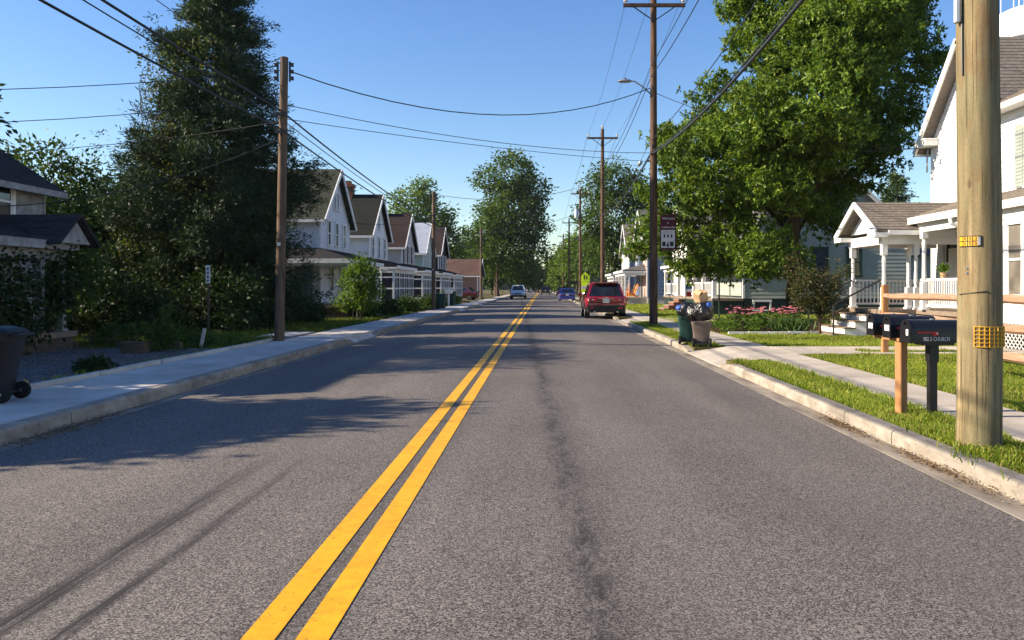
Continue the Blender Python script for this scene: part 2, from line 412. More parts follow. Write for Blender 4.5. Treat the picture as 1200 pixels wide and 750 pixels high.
# ------------------------------------------------------------------ mesh building
class MB:
    def __init__(self):
        self.v, self.f, self.mi = [], [], []

    def add(self, vs, fs, mi=0):
        b = len(self.v)
        self.v += [tuple(p) for p in vs]
        self.f += [tuple(i + b for i in f) for f in fs]
        self.mi += [mi] * len(fs)

    def quad(self, a, b, c, d, mi=0):
        self.add([a, b, c, d], [(0, 1, 2, 3)], mi)

    def hexa(self, p, mi=0):
        self.add(p, [(0, 3, 2, 1), (4, 5, 6, 7), (0, 1, 5, 4), (1, 2, 6, 5), (2, 3, 7, 6), (3, 0, 4, 7)], mi)

    def box(self, x0, x1, y0, y1, z0, z1, mi=0):
        x0, x1 = sorted((x0, x1)); y0, y1 = sorted((y0, y1)); z0, z1 = sorted((z0, z1))
        self.hexa([(x0, y0, z0), (x1, y0, z0), (x1, y1, z0), (x0, y1, z0), (x0, y0, z1), (x1, y0, z1), (x1, y1, z1), (x0, y1, z1)], mi)

    def beam(self, p, q, w, h, mi=0, up=(0, 0, 1)):
        p, q, up = Vector(p), Vector(q), Vector(up)
        d = (q - p).normalized()
        s = d.cross(up)
        if s.length < 1e-4:
            s = d.cross(Vector((0, 1, 0)))
        s.normalize()
        u = s.cross(d).normalized()
        s, u = s * w / 2, u * h / 2
        self.hexa([p - s - u, p + s - u, p + s + u, p - s + u, q - s - u, q + s - u, q + s + u, q - s + u], mi)

    def tube(self, path, rad, n=8, mi=0, caps=True):
        path = [Vector(p) for p in path]
        if not hasattr(rad, '__len__'):
            rad = [rad] * len(path)
        rings = []
        ref = None
        for i, p in enumerate(path):
            d = (path[min(i + 1, len(path) - 1)] - path[max(i - 1, 0)])
            d.normalize()
            if ref is None:
                ref = Vector((1, 0, 0)) if abs(d.x) < 0.8 else Vector((0, 1, 0))
            s = (ref - d * ref.dot(d)).normalized()
            ref = s
            t = d.cross(s)
            rings.append([p + (s * math.cos(k * 2 * math.pi / n) + t * math.sin(k * 2 * math.pi / n)) * rad[i] for k in range(n)])
        vs = [v for r in rings for v in r]
        fs = []
        for i in range(len(rings) - 1):
            for k in range(n):
                a, b = i * n + k, i * n + (k + 1) % n
                fs.append((a, b, b + n, a + n))
        if caps:
            fs.append(tuple(reversed(range(n))))
            fs.append(tuple(range((len(rings) - 1) * n, len(rings) * n)))
        self.add(vs, fs, mi)

    def lathe(self, prof, c=(0, 0, 0), n=16, axis='z', mi=0, caps=True):
        vs, fs = [], []
        for r, h in prof:
            for k in range(n):
                a = k * 2 * math.pi / n
                x, y = r * math.cos(a), r * math.sin(a)
                if axis == 'z': p = (x, y, h)
                elif axis == 'x': p = (h, x, y)
                else: p = (x, h, y)
                vs.append((p[0] + c[0], p[1] + c[1], p[2] + c[2]))
        for i in range(len(prof) - 1):
            for k in range(n):
                a, b = i * n + k, i * n + (k + 1) % n
                fs.append((a, b, b + n, a + n))
        if caps:
            fs.append(tuple(reversed(range(n))))
            fs.append(tuple(range((len(prof) - 1) * n, len(prof) * n)))
        self.add(vs, fs, mi)

    def loft(self, rings, closed=True, caps=True, mi=0):
        n = len(rings[0])
        vs = [p for r in rings for p in r]
        fs = []
        for i in range(len(rings) - 1):
            for k in range(n if closed else n - 1):
                a, b = i * n + k, i * n + (k + 1) % n
                fs.append((a, b, b + n, a + n))
        if caps:
            fs.append(tuple(reversed(range(n))))
            fs.append(tuple(range((len(rings) - 1) * n, len(rings) * n)))
        self.add(vs, fs, mi)

    def prism(self, poly, axis, a, b, mi=0):
        def P(u, v, w):
            return {'x': (w, u, v), 'y': (u, w, v), 'z': (u, v, w)}[axis]
        n = len(poly)
        vs = [P(u, v, a) for u, v in poly] + [P(u, v, b) for u, v in poly]
        fs = [tuple(reversed(range(n))), tuple(range(n, 2 * n))] + [(k, (k + 1) % n, (k + 1) % n + n, k + n) for k in range(n)]
        self.add(vs, fs, mi)

    def build(self, name, material=None, parent=None, smooth=False, bevel=0.0, world=True, fix=True):
        off = Vector((0, 0, 0))
        if parent is not None and world:
            q = parent
            while q is not None:
                off += q.location
                q = q.parent
        me = bpy.data.meshes.new(name)
        me.from_pydata([(v[0] - off.x, v[1] - off.y, v[2] - off.z) for v in self.v], [], self.f)
        mats = material if isinstance(material, (list, tuple)) else [material]
        for m in mats:
            if m: me.materials.append(m)
        if len(mats) > 1:
            me.polygons.foreach_set('material_index', self.mi)
        if fix or bevel:
            bm = bmesh.new()
            bm.from_mesh(me)
            if fix:
                bmesh.ops.recalc_face_normals(bm, faces=bm.faces)
            if bevel:
                bmesh.ops.bevel(bm, geom=list(bm.edges), offset=bevel, segments=2, affect='EDGES', clamp_overlap=True)
            bm.to_mesh(me)
            bm.free()
        if smooth:
            for p in me.polygons:
                p.use_smooth = True
            try:
                me.set_sharp_from_angle(angle=R(40))
            except Exception:
                pass
        o = bpy.data.objects.new(name, me)
        COL.objects.link(o)
        if parent is not None:
            o.parent = parent
        return o


def tag(o, label=None, cat=None, group=None, kind=None):
    if label: o['label'] = label
    if cat: o['category'] = cat
    if group: o['group'] = group
    if kind: o['kind'] = kind
    return o


def thing(name, label, cat, loc=(0, 0, 0), group=None, rotz=0.0):
    o = bpy.data.objects.new(name, None)
    COL.objects.link(o)
    o.location = loc
    o.rotation_euler = (0, 0, rotz)
    o.empty_display_size = 0.2
    return tag(o, label, cat, group)


def struct(name, mb, m, parent=None, **kw):
    o = mb.build(name, m, parent, **kw)
    if parent is None:
        o['kind'] = 'structure'
    return o


def inst(src, loc=None, parent=None, rot=None, scale=None, name=None):
    c = src.copy()
    if name: c.name = name
    COL.objects.link(c)
    c.parent = parent
    if loc is not None: c.location = loc
    if rot is not None: c.rotation_euler = rot
    if scale is not None: c.scale = scale
    return c


def dup(root, loc, rotz=None, label=None, scale=None):
    c = root.copy()
    COL.objects.link(c)
    c.location = loc
    if rotz is not None: c.rotation_euler = (0, 0, rotz)
    if scale is not None: c.scale = (scale,) * 3
    if label: c['label'] = label
    for ch in list(root.children):
        d = ch.copy(); COL.objects.link(d); d.parent = c
        for g in list(ch.children):
            e = g.copy(); COL.objects.link(e); e.parent = d
    return c


def np_mesh(name, verts, nper, material, parent=None, off=(0, 0, 0)):
    """verts (N*nper,3): N separate faces of nper corners."""
    verts = np.asarray(verts, dtype=np.float32).reshape(-1, 3) - np.asarray(off, dtype=np.float32)
    n = len(verts)
    me = bpy.data.meshes.new(name)
    me.vertices.add(n)
    me.vertices.foreach_set('co', verts.ravel())
    me.loops.add(n)
    me.loops.foreach_set('vertex_index', np.arange(n, dtype=np.int32))
    me.polygons.add(n // nper)
    me.polygons.foreach_set('loop_start', np.arange(0, n, nper, dtype=np.int32))
    me.update(calc_edges=True)
    me.materials.append(material)
    o = bpy.data.objects.new(name, me)
    COL.objects.link(o)
    if parent is not None:
        o.parent = parent
    return o


def unit(a):
    return a / np.maximum(np.linalg.norm(a, axis=-1, keepdims=True), 1e-6)


def leaf_quads(pos, d, L, W, g=NR):
    d = unit(d)
    s = unit(np.cross(d, g.normal(size=d.shape)))
    L = np.broadcast_to(np.asarray(L, float).reshape(-1, 1), (len(pos), 1))
    W = np.broadcast_to(np.asarray(W, float).reshape(-1, 1), (len(pos), 1))
    nrm = np.cross(d, s)
    a = pos
    m = pos + d * L * 0.45
    t = pos + d * L - nrm * L * 0.12
    return np.stack([a, m + s * W / 2 + nrm * W * 0.12, t, m - s * W / 2 + nrm * W * 0.12], axis=1).reshape(-1, 3)


def fronds(pos, d, n=7, L=0.34, lw=0.055, ll=0.17, g=NR):
    """compound leaves: pairs of leaflets along a drooping stalk"""
    N = len(pos)
    d = unit(d)
    side = unit(np.cross(d, np.array([0, 0, 1.0]) + g.normal(size=d.shape) * 0.35))
    out = []
    for k in range(n):
        t = (k // 2 + 1) / ((n + 1) // 2)
        sgn = 1 if k % 2 else -1
        p = pos + d * (L * t) + np.array([0, 0, -1]) * (L * 0.35 * t * t)
        if k == n - 1:
            dd = d + np.array([0, 0, -0.7])
        else:
            dd = d * 0.75 + side * sgn * 0.8 + np.array([0, 0, -0.55])
        dd = dd + g.normal(size=d.shape) * 0.22
        out.append(leaf_quads(p, dd, ll * g.uniform(0.75, 1.2, N), lw * g.uniform(0.8, 1.25, N), g))
    return np.concatenate(out)


def palms(pos, d, n=7, ll=0.17, lw=0.075, g=NR):
    """leaflets fanning out and down from the tip of a twig"""
    N = len(pos)
    d = unit(d)
    a = unit(np.cross(d, g.normal(size=d.shape)))
    b = np.cross(d, a)
    out = []
    for k in range(n):
        th = 2 * np.pi * k / n + g.uniform(-.35, .35, N)
        dd = d * g.uniform(.25, .8, (N, 1)) + a * np.cos(th)[:, None] + b * np.sin(th)[:, None]
        dd[:, 2] -= .28
        out.append(leaf_quads(pos + g.normal(size=pos.shape) * .03, dd, ll * g.uniform(.7, 1.25, N), lw * g.uniform(.8, 1.25, N), g))
    return np.concatenate(out)


def in_blobs(blobs, n, g, shell=0.45):
    w = np.array([b[1][0] * b[1][1] * b[1][2] for b in blobs]) ** 0.8
    idx = g.choice(len(blobs), n, p=w / w.sum())
    c = np.array([b[0] for b in blobs])[idx]
    r = np.array([b[1] for b in blobs])[idx]
    d = unit(g.normal(size=(n, 3)))
    rad = (shell + (1 - shell) * g.random((n, 1)) ** 0.6) * g.uniform(0.85, 1.12, (n, 1))
    return c + d * r * rad, d


def crown(name, blobs, clumps, per, csize, material, parent, off, leaf=(0.16, 0.08), compound=False, droop=0.35, seed=1, shell=0.45):
    g = np.random.default_rng(seed)
    cp, cd = in_blobs(blobs, clumps, g, shell)
    cs = csize * g.uniform(0.6, 1.35, clumps)
    pos = np.repeat(cp, per, 0) + g.normal(size=(clumps * per, 3)) * np.repeat(cs, per)[:, None] * np.array([0.5, 0.5, 0.33])
    d = unit(pos - np.repeat(cp, per, 0)) + np.repeat(cd, per, 0) * 0.6 + g.normal(size=pos.shape) * 0.45
    d[:, 2] -= droop
    if compound:
        v = palms(pos, d, 7, leaf[0], leaf[1], g)
    else:
        v = leaf_quads(pos, d, leaf[0] * g.uniform(0.7, 1.3, len(pos)), leaf[1] * g.uniform(0.7, 1.3, len(pos)), g)
    o = np_mesh(name, v, 4, material, parent, off)
    return o, cp


def limbs(parent, base, fork_z, r, targets, seed=1, n=7, lean=(0, 0), material=None):
    """tapered trunk and limbs that reach to the leaf clumps"""
    q = random.Random(seed)
    m = MB()
    bx, by, bz = base
    top = Vector((bx + lean[0], by + lean[1], fork_z))
    path = [Vector((bx, by, bz - 0.1)), Vector((bx, by, bz + 0.25))]
    rr = [r * 1.5, r * 1.08]
    for k in range(1, 5):
        t = k / 4
        path.append(Vector((bx + lean[0] * t + q.uniform(-1, 1) * r * 0.3, by + lean[1] * t, bz + 0.25 + (fork_z - bz - 0.25) * t)))
        rr.append(r * (1.05 - 0.25 * t))
    m.tube(path, rr, 12)
    m.build('trunk', material or BARK, parent, smooth=True)
    b = MB()
    for t in targets:
        t = Vector(t)
        s = path[-1] if q.random() < 0.7 else path[-2]
        mid = s.lerp(t, 0.45) + Vector((q.uniform(-.4, .4), q.uniform(-.4, .4), q.uniform(0.1, 0.7)))
        k = q.uniform(0.3, 0.55)
        b.tube([s, s.lerp(mid, 0.5) + Vector((0, 0, 0.15)), mid, mid.lerp(t, 0.6), t], [r * k, r * k * 0.8, r * k * 0.55, r * k * 0.3, r * 0.05], n, caps=False)
    b.build('branches', material or BARK, parent, smooth=True)


def tree(name, label, base, blobs, leafm, clumps=500, per=24, csize=0.7, leaf=(0.25, 0.13), trunk_r=0.2, fork=None, compound=False,
         group=None, seed=1, nlimb=10, cat='tree', shell=0.45, droop=0.35):
    root = thing(name, label, cat, base, group)
    c, cp = crown('crown', blobs, clumps, per, csize, leafm, root, base, leaf, compound, droop, seed, shell)
    q = random.Random(seed)
    tg = [cp[q.randrange(len(cp))] for _ in range(nlimb)]
    lowest = min(b[0][2] - b[1][2] for b in blobs)
    limbs(root, base, fork if fork is not None else max(base[2] + 1.0, lowest + 1.0), trunk_r, tg, seed)
    return root


def grass(name, rects, density, h, material, seed=3, w=0.010, z=0.12, parent=None, exclude=None, label=None):
    g = np.random.default_rng(seed)
    P = []
    for (x0, x1, y0, y1) in rects:
        n = int((x1 - x0) * (y1 - y0) * density)
        P.append(np.column_stack([g.uniform(x0, x1, n), g.uniform(y0, y1, n), np.full(n, z)]))
    P = np.concatenate(P)
    # thin, patchy growth
    keep = (np.sin(P[:, 0] * 3.1 + 1.3 * np.sin(P[:, 1] * 1.7)) + np.sin(P[:, 1] * 2.3 + P[:, 0])) * 0.25 + g.random(len(P)) + 0.22 * np.sin(P[:, 0] * 9.1 + 2 * np.sin(P[:, 1] * 3.3)) * np.sin(P[:, 1] * 5.7) > 0.16
    P = P[keep]
    if exclude is not None:
        P = P[~exclude(P)]
    n = len(P)
    clump = 0.75 + 0.35 * np.sin(P[:, 0] * 7.3 + P[:, 1] * 3.9) * np.sin(P[:, 1] * 6.1)
    hh = (h * g.uniform(0.5, 1.25, n) * clump)[:, None]
    a = g.uniform(0, 2 * np.pi, n)
    s = np.column_stack([np.cos(a), np.sin(a), np.zeros(n)]) * (w / 2 * g.uniform(0.7, 1.5, (n, 1)))
    b = g.uniform(0, 2 * np.pi, n)
    lean = np.column_stack([np.cos(b), np.sin(b), np.zeros(n)]) * hh * g.uniform(0.2, 0.95, (n, 1))
    tip = P + lean + np.column_stack([np.zeros(n), np.zeros(n), hh[:, 0]])
    v = np.stack([P - s, P + s, tip], axis=1)
    o = np_mesh(name, v, 3, material, parent)
    o['kind'] = 'stuff'
    return o


def text(name, body, size, loc, rot, m, parent, extrude=0.0015, sx=1.0):
    cu = bpy.data.curves.new(name, 'FONT')
    cu.body = body
    cu.size = size
    cu.extrude = extrude
    cu.align_x = 'CENTER'
    cu.align_y = 'CENTER'
    cu.resolution_u = 3
    cu.materials.append(m)
    o = bpy.data.objects.new(name, cu)
    COL.objects.link(o)
    off = Vector((0, 0, 0))
    q = parent
    while q is not None:
        off += q.location
        q = q.parent
    o.parent = parent
    o.location = Vector(loc) - off
    o.rotation_euler = rot
    o.scale = (sx, 1, 1)
    bpy.context.view_layer.update()
    me = bpy.data.meshes.new_from_object(o)
    c = bpy.data.objects.new(name, me)
    c.parent = parent
    c.location, c.rotation_euler, c.scale = o.location.copy(), o.rotation_euler.copy(), o.scale.copy()
    bpy.data.objects.remove(o)
    COL.objects.link(c)
    return c


class Fr:
    """a wall's own frame: u along the wall, d outwards, z up"""
    def __init__(s, O, a, n):
        s.O, s.a, s.n = Vector((O[0], O[1])), Vector(a), Vector(n)

    def p(s, u, d, z):
        q = s.O + s.a * u + s.n * d
        return (q.x, q.y, z)

    def box(s, mb, u0, u1, d0, d1, z0, z1, mi=0):
        mb.hexa([s.p(u0, d0, z0), s.p(u1, d0, z0), s.p(u1, d1, z0), s.p(u0, d1, z0), s.p(u0, d0, z1), s.p(u1, d0, z1), s.p(u1, d1, z1), s.p(u0, d1, z1)], mi)

    def near(s):
        q = s.p(0, 0, 0)
        return Fr(q[:2], -s.n, -s.a)

    def far(s, W):
        q = s.p(W, 0, 0)
        return Fr(q[:2], -s.n, s.a)


def lap_wall(mb, F, u0, u1, z0, z1, pitch=0.16, apex=None, lip=0.018, apex_u=None):
    z = z0
    top = apex if apex else z1
    um = (u0 + u1) / 2 if apex_u is None else apex_u

    def span(zz):
        if apex is None or zz <= z1:
            return u0, u1
        t = (zz - z1) / (apex - z1)
        return u0 + (um - u0) * t, u1 + (um - u1) * t
    while z < top - 0.004:
        zt = min(z + pitch, top)
        if apex and z < z1 < zt:
            zt = z1
        a0, a1 = span(z)
        b0, b1 = span(zt)
        mb.quad(F.p(a0, lip, z), F.p(a1, lip, z), F.p(b1, 0.002, zt), F.p(b0, 0.002, zt))
        mb.quad(F.p(a0, 0.0, z), F.p(a1, 0.0, z), F.p(a1, lip, z), F.p(a0, lip, z))
        z = zt


def lap_roof(mb, A, B, C, D, course=0.16, lip=0.012, thick=0.09):
    """A,B eave ends; D,C ridge ends (A-D and B-C are the rakes)"""
    A, B, C, D = map(Vector, (A, B, C, D))
    n = (B - A).cross(D - A).normalized()
    if n.z < 0: n = -n
    N = max(2, int((D - A).length / course))
    for k in range(N):
        t0, t1 = k / N, (k + 1) / N
        a, b = A.lerp(D, t0), B.lerp(C, t0)
        d, c = A.lerp(D, t1), B.lerp(C, t1)
        mb.quad(a + n * lip, b + n * lip, c, d)
        mb.quad(a, b, b + n * lip, a + n * lip)
    dn = Vector((0, 0, -thick))
    mb.quad(A + dn, B + dn, C + dn, D + dn)
    mb.quad(A + dn, B + dn, B, A)
    mb.quad(A + dn, D + dn, D, A)
    mb.quad(B + dn, C + dn, C, B)


def window(root, F, u, z, w, h, glass=None, frame=None, shut=None, bars=True, name='window', casing=0.09, d=0.02):
    glass = glass or GLASS
    frame = frame or WHITE
    m = MB()
    c = casing
    F.box(m, u - w / 2 - c, u - w / 2, 0, d + 0.05, z, z + h)
    F.box(m, u + w / 2, u + w / 2 + c, 0, d + 0.05, z, z + h)
    F.box(m, u - w / 2 - c - 0.02, u + w / 2 + c + 0.02, 0, d + 0.065, z + h, z + h + c * 1.2)
    F.box(m, u - w / 2 - c - 0.03, u + w / 2 + c + 0.03, 0, d + 0.085, z - 0.06, z)
    if bars:
        F.box(m, u - w / 2, u + w / 2, 0, d + 0.04, z + h / 2 - 0.025, z + h / 2 + 0.025)
        for sx in (-1, 1):
            F.box(m, u + sx * (w / 2 - 0.022) - 0.02, u + sx * (w / 2 - 0.022) + 0.02, 0, d + 0.03, z + 0.002, z + h - 0.002)
    o = m.build(name, frame, root)
    for k in range(2 if bars else 1):
        g = MB()
        za, zb = (z + 0.005, z + h - 0.005) if not bars else ((z + 0.005, z + h / 2 - 0.028) if k == 0 else (z + h / 2 + 0.028, z + h - 0.005))
        dd = d + (0.008 if k == 0 else 0.016)
        F.box(g, u - w / 2 + 0.002, u + w / 2 - 0.002, 0.001, dd, za, zb)
        g.build('pane', glass, o)
    if shut:
        for sx in (-1, 1):
            s = MB()
            uu = u + sx * (w / 2 + c + 0.03 + w * 0.24)
            F.box(s, uu - w * 0.22, uu + w * 0.22, 0.003, d + 0.03, z - 0.03, z + h + 0.05)
            k = z
            while k < z + h - 0.05:
                F.box(s, uu - w * 0.17, uu + w * 0.17, d + 0.02, d + 0.042, k, k + 0.05)
                k += 0.09
            s.build('shutter', shut, root)
    return o


def door(root, F, u, z, w, h, m, trim=None):
    fr = MB()
    F.box(fr, u - w / 2 - 0.1, u - w / 2, 0, 0.07, z, z + h)
    F.box(fr, u + w / 2, u + w / 2 + 0.1, 0, 0.07, z, z + h)
    F.box(fr, u - w / 2 - 0.12, u + w / 2 + 0.12, 0, 0.085, z + h, z + h + 0.12)
    fr.build('door_frame', trim or WHITE, root)
    b = MB()
    F.box(b, u - w / 2 + 0.003, u + w / 2 - 0.003, 0.002, 0.035, z, z + h - 0.003)
    for zz, hh in ((0.15, 0.7), (1.05, 0.75)):
        F.box(b, u - w / 2 + 0.14, u + w / 2 - 0.14, 0.03, 0.047, z + zz, z + zz + hh)
    o = b.build('door', m, root)
    k = MB()
    q = F.p(u + w / 2 - 0.1, 0.07, z + 1.0)
    k.lathe([(0.0, -0.03), (0.028, -0.02), (0.03, 0.01), (0.0, 0.03)], q, 8, 'z')
    k.build('handle', GALV, o)


def house(name, label, F, W, depth, zf, eave, ridge, wallm, roofm, wins=(), along='n', trim=None, ov=0.3, pitch=0.16, chimney=None,
          found=None, group=None, base=0.12, cat='house', ovf=0.3):
    """front wall on d=0, u from 0 to W, body to d=-depth. along='n': gable to the street; 'a': ridge along the street"""
    trim = trim or WHITE
    root = thing(name, label, cat, F.p(W / 2, -depth / 2, base), group)
    NF, FF = F.near(), F.far(W)
    BF = Fr(F.p(W, -depth, 0)[:2], -F.a, -F.n)
    m = MB()
    if along == 'n':
        lap_wall(m, F, 0, W, zf, eave, pitch, ridge)
        lap_wall(m, BF, 0, W, zf, eave, 0.5, ridge)
        lap_wall(m, NF, 0, depth, zf, eave, pitch)
        lap_wall(m, FF, 0, depth, zf, eave, 0.4)
    else:
        lap_wall(m, F, 0, W, zf, eave, pitch)
        lap_wall(m, BF, 0, W, zf, eave, 0.5)
        lap_wall(m, NF, 0, depth, zf, eave, pitch, ridge)
        lap_wall(m, FF, 0, depth, zf, eave, 0.4, ridge)
    m.build('wall', wallm, root, fix=False)
    for (u, d) in ((0, 0), (W, 0), (0, -depth)):
        t = MB()
        F.box(t, u - 0.035, u + 0.07 if u == 0 else u + 0.035, d - 0.07, d + 0.035, zf, eave - 0.02)
        t.build('corner_board', trim, root)
    fm = MB()
    F.box(fm, 0.02, W - 0.02, -0.02, -depth + 0.02, base - 0.1, zf)
    fm.build('foundation', found or CONC_L, root)
    if along == 'n':
        sl = (ridge - eave) / (W / 2)
        ze = eave - ov * sl + 0.06
        zr = ridge + 0.06
        d0, d1 = ovf, -depth - ovf
        for s in (0, 1):
            ue = -ov if s == 0 else W + ov
            r = MB()
            lap_roof(r, F.p(ue, d0, ze), F.p(ue, d1, ze), F.p(W / 2, d1, zr), F.p(W / 2, d0, zr))
            r.build('roof', roofm, root, fix=False)
            b = MB()
            k = 0.02
            b.beam(F.p(ue, d0 + k, ze - 0.10), F.p(W / 2, d0 + k, zr - 0.10), 0.05, 0.2)
            b.build('rake_board', trim, root)
            b = MB()
            b.beam(F.p(ue - 0.03 if s == 0 else ue + 0.03, d0, ze - 0.09), F.p(ue - 0.03 if s == 0 else ue + 0.03, d1, ze - 0.09), 0.06, 0.14)
            b.build('gutter', trim, root)
            b = MB()
            F.box(b, ue if s == 0 else W - 0.0, 0 if s == 0 else ue, 0.0, -depth, ze - 0.02 - 0.12, ze - 0.12)
            b.build('soffit', trim, root)
    else:
        sl = (ridge - eave) / (depth / 2)
        ze = eave - ov * sl + 0.06
        zr = ridge + 0.06
        for s in (0, 1):
            de = ov if s == 0 else -depth - ov
            r = MB()
            lap_roof(r, F.p(-ovf, de, ze), F.p(W + ovf, de, ze), F.p(W + ovf, -depth / 2, zr), F.p(-ovf, -depth / 2, zr))
            r.build('roof', roofm, root, fix=False)
            b = MB()
            b.beam(F.p(-ovf - 0.02, de, ze - 0.10), F.p(-ovf - 0.02, -depth / 2, zr - 0.10), 0.05, 0.2)
            b.build('rake_board', trim, root)
            b = MB()
            b.beam(F.p(-ovf, de + (0.03 if s == 0 else -0.03), ze - 0.09), F.p(W + ovf, de + (0.03 if s == 0 else -0.03), ze - 0.09), 0.06, 0.14)
            b.build('gutter', trim, root)
    for wdef in wins:
        side, u, z, w, h = wdef[:5]
        kw = wdef[5] if len(wdef) > 5 else {}
        window(root, {'f': F, 'n': NF, 'r': FF}[side], u, z, w, h, **kw)
    if chimney:
        u, d, zt, s = chimney
        c = MB()
        F.box(c, u - s, u + s, d - s, d + s, eave, zt)
        F.box(c, u - s - 0.06, u + s + 0.06, d - s - 0.06, d + s + 0.06, zt - 0.22, zt - 0.05)
        F.box(c, u - s * 0.6, u + s * 0.6, d - s * 0.6, d + s * 0.6, zt, zt + 0.18)
        c.build('chimney', BRICKM, root)
    return root


def baluster_run(rail, F, u0, u1, d, z0, z1, src, axis='u', step=0.115):
    n = max(1, int(abs(u1 - u0) / step))
    for k in range(1, n):
        u = u0 + (u1 - u0) * k / n
        q = F.p(u, d, z0) if axis == 'u' else F.p(d, u, z0)
        off = rail.parent.location + rail.location
        inst(src, Vector(q) - off, rail)


_bal = {}


def baluster_src(h):
    if h not in _bal:
        m = MB()
        m.box(-0.017, 0.017, -0.017, 0.017, 0, h)
        me = m.build('baluster', WHITE)
        COL.objects.unlink(me)
        _bal[h] = me
    return _bal[h]


def railing(root, F, u0, u1, d, zd, axis='u', h=0.86, step=0.115):
    m = MB()
    def seg(a, b, c, e):
        if axis == 'u': F.box(m, u0, u1, d - a, d + a, b, c)
        else: F.box(m, d - a, d + a, u0, u1, b, c)
    seg(0.035, zd + h - 0.06, zd + h, 0)
    seg(0.025, zd + 0.09, zd + 0.15, 0)
    o = m.build('railing', WHITE, root)
    baluster_run(o, F, u0, u1, d, zd + 0.15, zd + h - 0.06, baluster_src(round(h - 0.21, 3)), axis, step)
    return o


def column(root, F, u, d, z0, z1, s=0.075, m=None, name='porch_column', fancy=True):
    b = MB()
    F.box(b, u - s, u + s, d - s, d + s, z0, z0 + (z1 - z0) * 0.34 if fancy else z1)
    if fancy:
        k = s * 0.74
        q = F.p(u, d, 0)
        za, zb = z0 + (z1 - z0) * 0.34, z1 - 0.3
        b.lathe([(k, za), (k * 0.75, za + 0.05), (k, za + 0.12), (k * 0.85, (za + zb) / 2), (k, zb - 0.12), (k * 0.75, zb - 0.05), (k, zb)], (q[0], q[1], 0), 10)
        F.box(b, u - s, u + s, d - s, d + s, zb, z1)
    F.box(b, u - s - 0.03, u + s + 0.03, d - s - 0.03, d + s + 0.03, z0 - 0.001, z0 + 0.05)
    return b.build(name, m or WHITE, root)


def shed_roof(root, F, u0, u1, d_in, d_out, z_in, z_out, roofm, hip=0.0, trim=None, beam=0.22, name='porch_roof'):
    r = MB()
    lap_roof(r, F.p(u0, d_out, z_out), F.p(u1, d_out, z_out), F.p(u1 - hip, d_in, z_in), F.p(u0 + hip, d_in, z_in))
    if hip:
        lap_roof(r, F.p(u0, d_in, z_out), F.p(u0, d_out, z_out), F.p(u0 + hip, d_in, z_in), F.p(u0 + hip * 0.98, d_in, z_in - 0.01))
    else:
        for u in (u0, u1):
            r.add([F.p(u, d_in, z_in - .02), F.p(u, d_in, z_out - .09), F.p(u, d_out, z_out - .09)], [(0, 1, 2)])
    r.build(name, roofm, root, fix=False)
    t = MB()
    F.box(t, u0 + 0.0, u1, d_out + 0.002, d_out + 0.05, z_out - 0.19, z_out - 0.01)
    for u in (u0, u1):
        F.box(t, u - 0.03, u + 0.03, d_in, d_out - 0.003, z_out - 0.19, z_out - 0.095)
    t.build('porch_fascia', trim or WHITE, root)
    b = MB()
    F.box(b, u0 + 0.12, u1 - 0.12, d_out - 0.32, d_out - 0.16, z_out - 0.2 - beam, z_out - 0.095)
    for u in (u0 + 0.2, u1 - 0.2):
        F.box(b, u - 0.08, u + 0.08, d_in, d_out - 0.33, z_out - 0.2 - beam, z_out - 0.095)
    b.build('porch_beam', trim or WHITE, root)


# ------------------------------------------------------------------ the ground and the street
g = MB()
g.quad((-600, -150, -0.06), (600, -150, -0.06), (600, 1300, -0.06), (-600, 1300, -0.06))
struct('ground', g, GROUNDM, fix=False)

XL, XR = -4.95, 3.10


def crown_z(x):
    t = (x - (XL + XR) / 2) / ((XR - XL) / 2)
    return 0.055 * (1 - t * t)


xs = [XL, -4.2, -3.4, -2.6, -1.9, -1.235, -1.095, -1.01, -0.872, -0.2, 0.6, 1.4, 2.2, 2.7, XR]
ys = [-25, 0, 5, 10, 20, 40, 80, 160, 320, 700]
road = MB()
for i in range(len(xs) - 1):
    for j in range(len(ys) - 1):
        a, b = xs[i], xs[i + 1]
        road.quad((a, ys[j], crown_z(a)), (b, ys[j], crown_z(b)), (b, ys[j + 1], crown_z(b)), (a, ys[j + 1], crown_z(a)))
road_o = struct('road', road, ASPHALT, fix=False, smooth=True)
for a, b in ((-1.235, -1.095), (-1.01, -0.872)):
    m = MB()
    for j in range(len(ys) - 1):
        m.quad((a, ys[j], crown_z(a) + 0.004), (b, ys[j], crown_z(b) + 0.004), (b, ys[j + 1], crown_z(b) + 0.004), (a, ys[j + 1], crown_z(a) + 0.004))
    struct('yellow_line', m, LINE, road_o, fix=False)

HK = 0.125
# gutters: dished strips of concrete in long pours
def strip(name, x0, x1, z0, z1, y0, y1, step, m, gap=0.012, parent=None, kind='structure', thick=0.12):
    root = None
    mb = MB()
    mb.quad((x0, y0, min(z0, z1) - 0.03), (x1, y0, min(z0, z1) - 0.03), (x1, y1, min(z0, z1) - 0.03), (x0, y1, min(z0, z1) - 0.03))
    root = struct(name, mb, SOIL, fix=False)
    return root


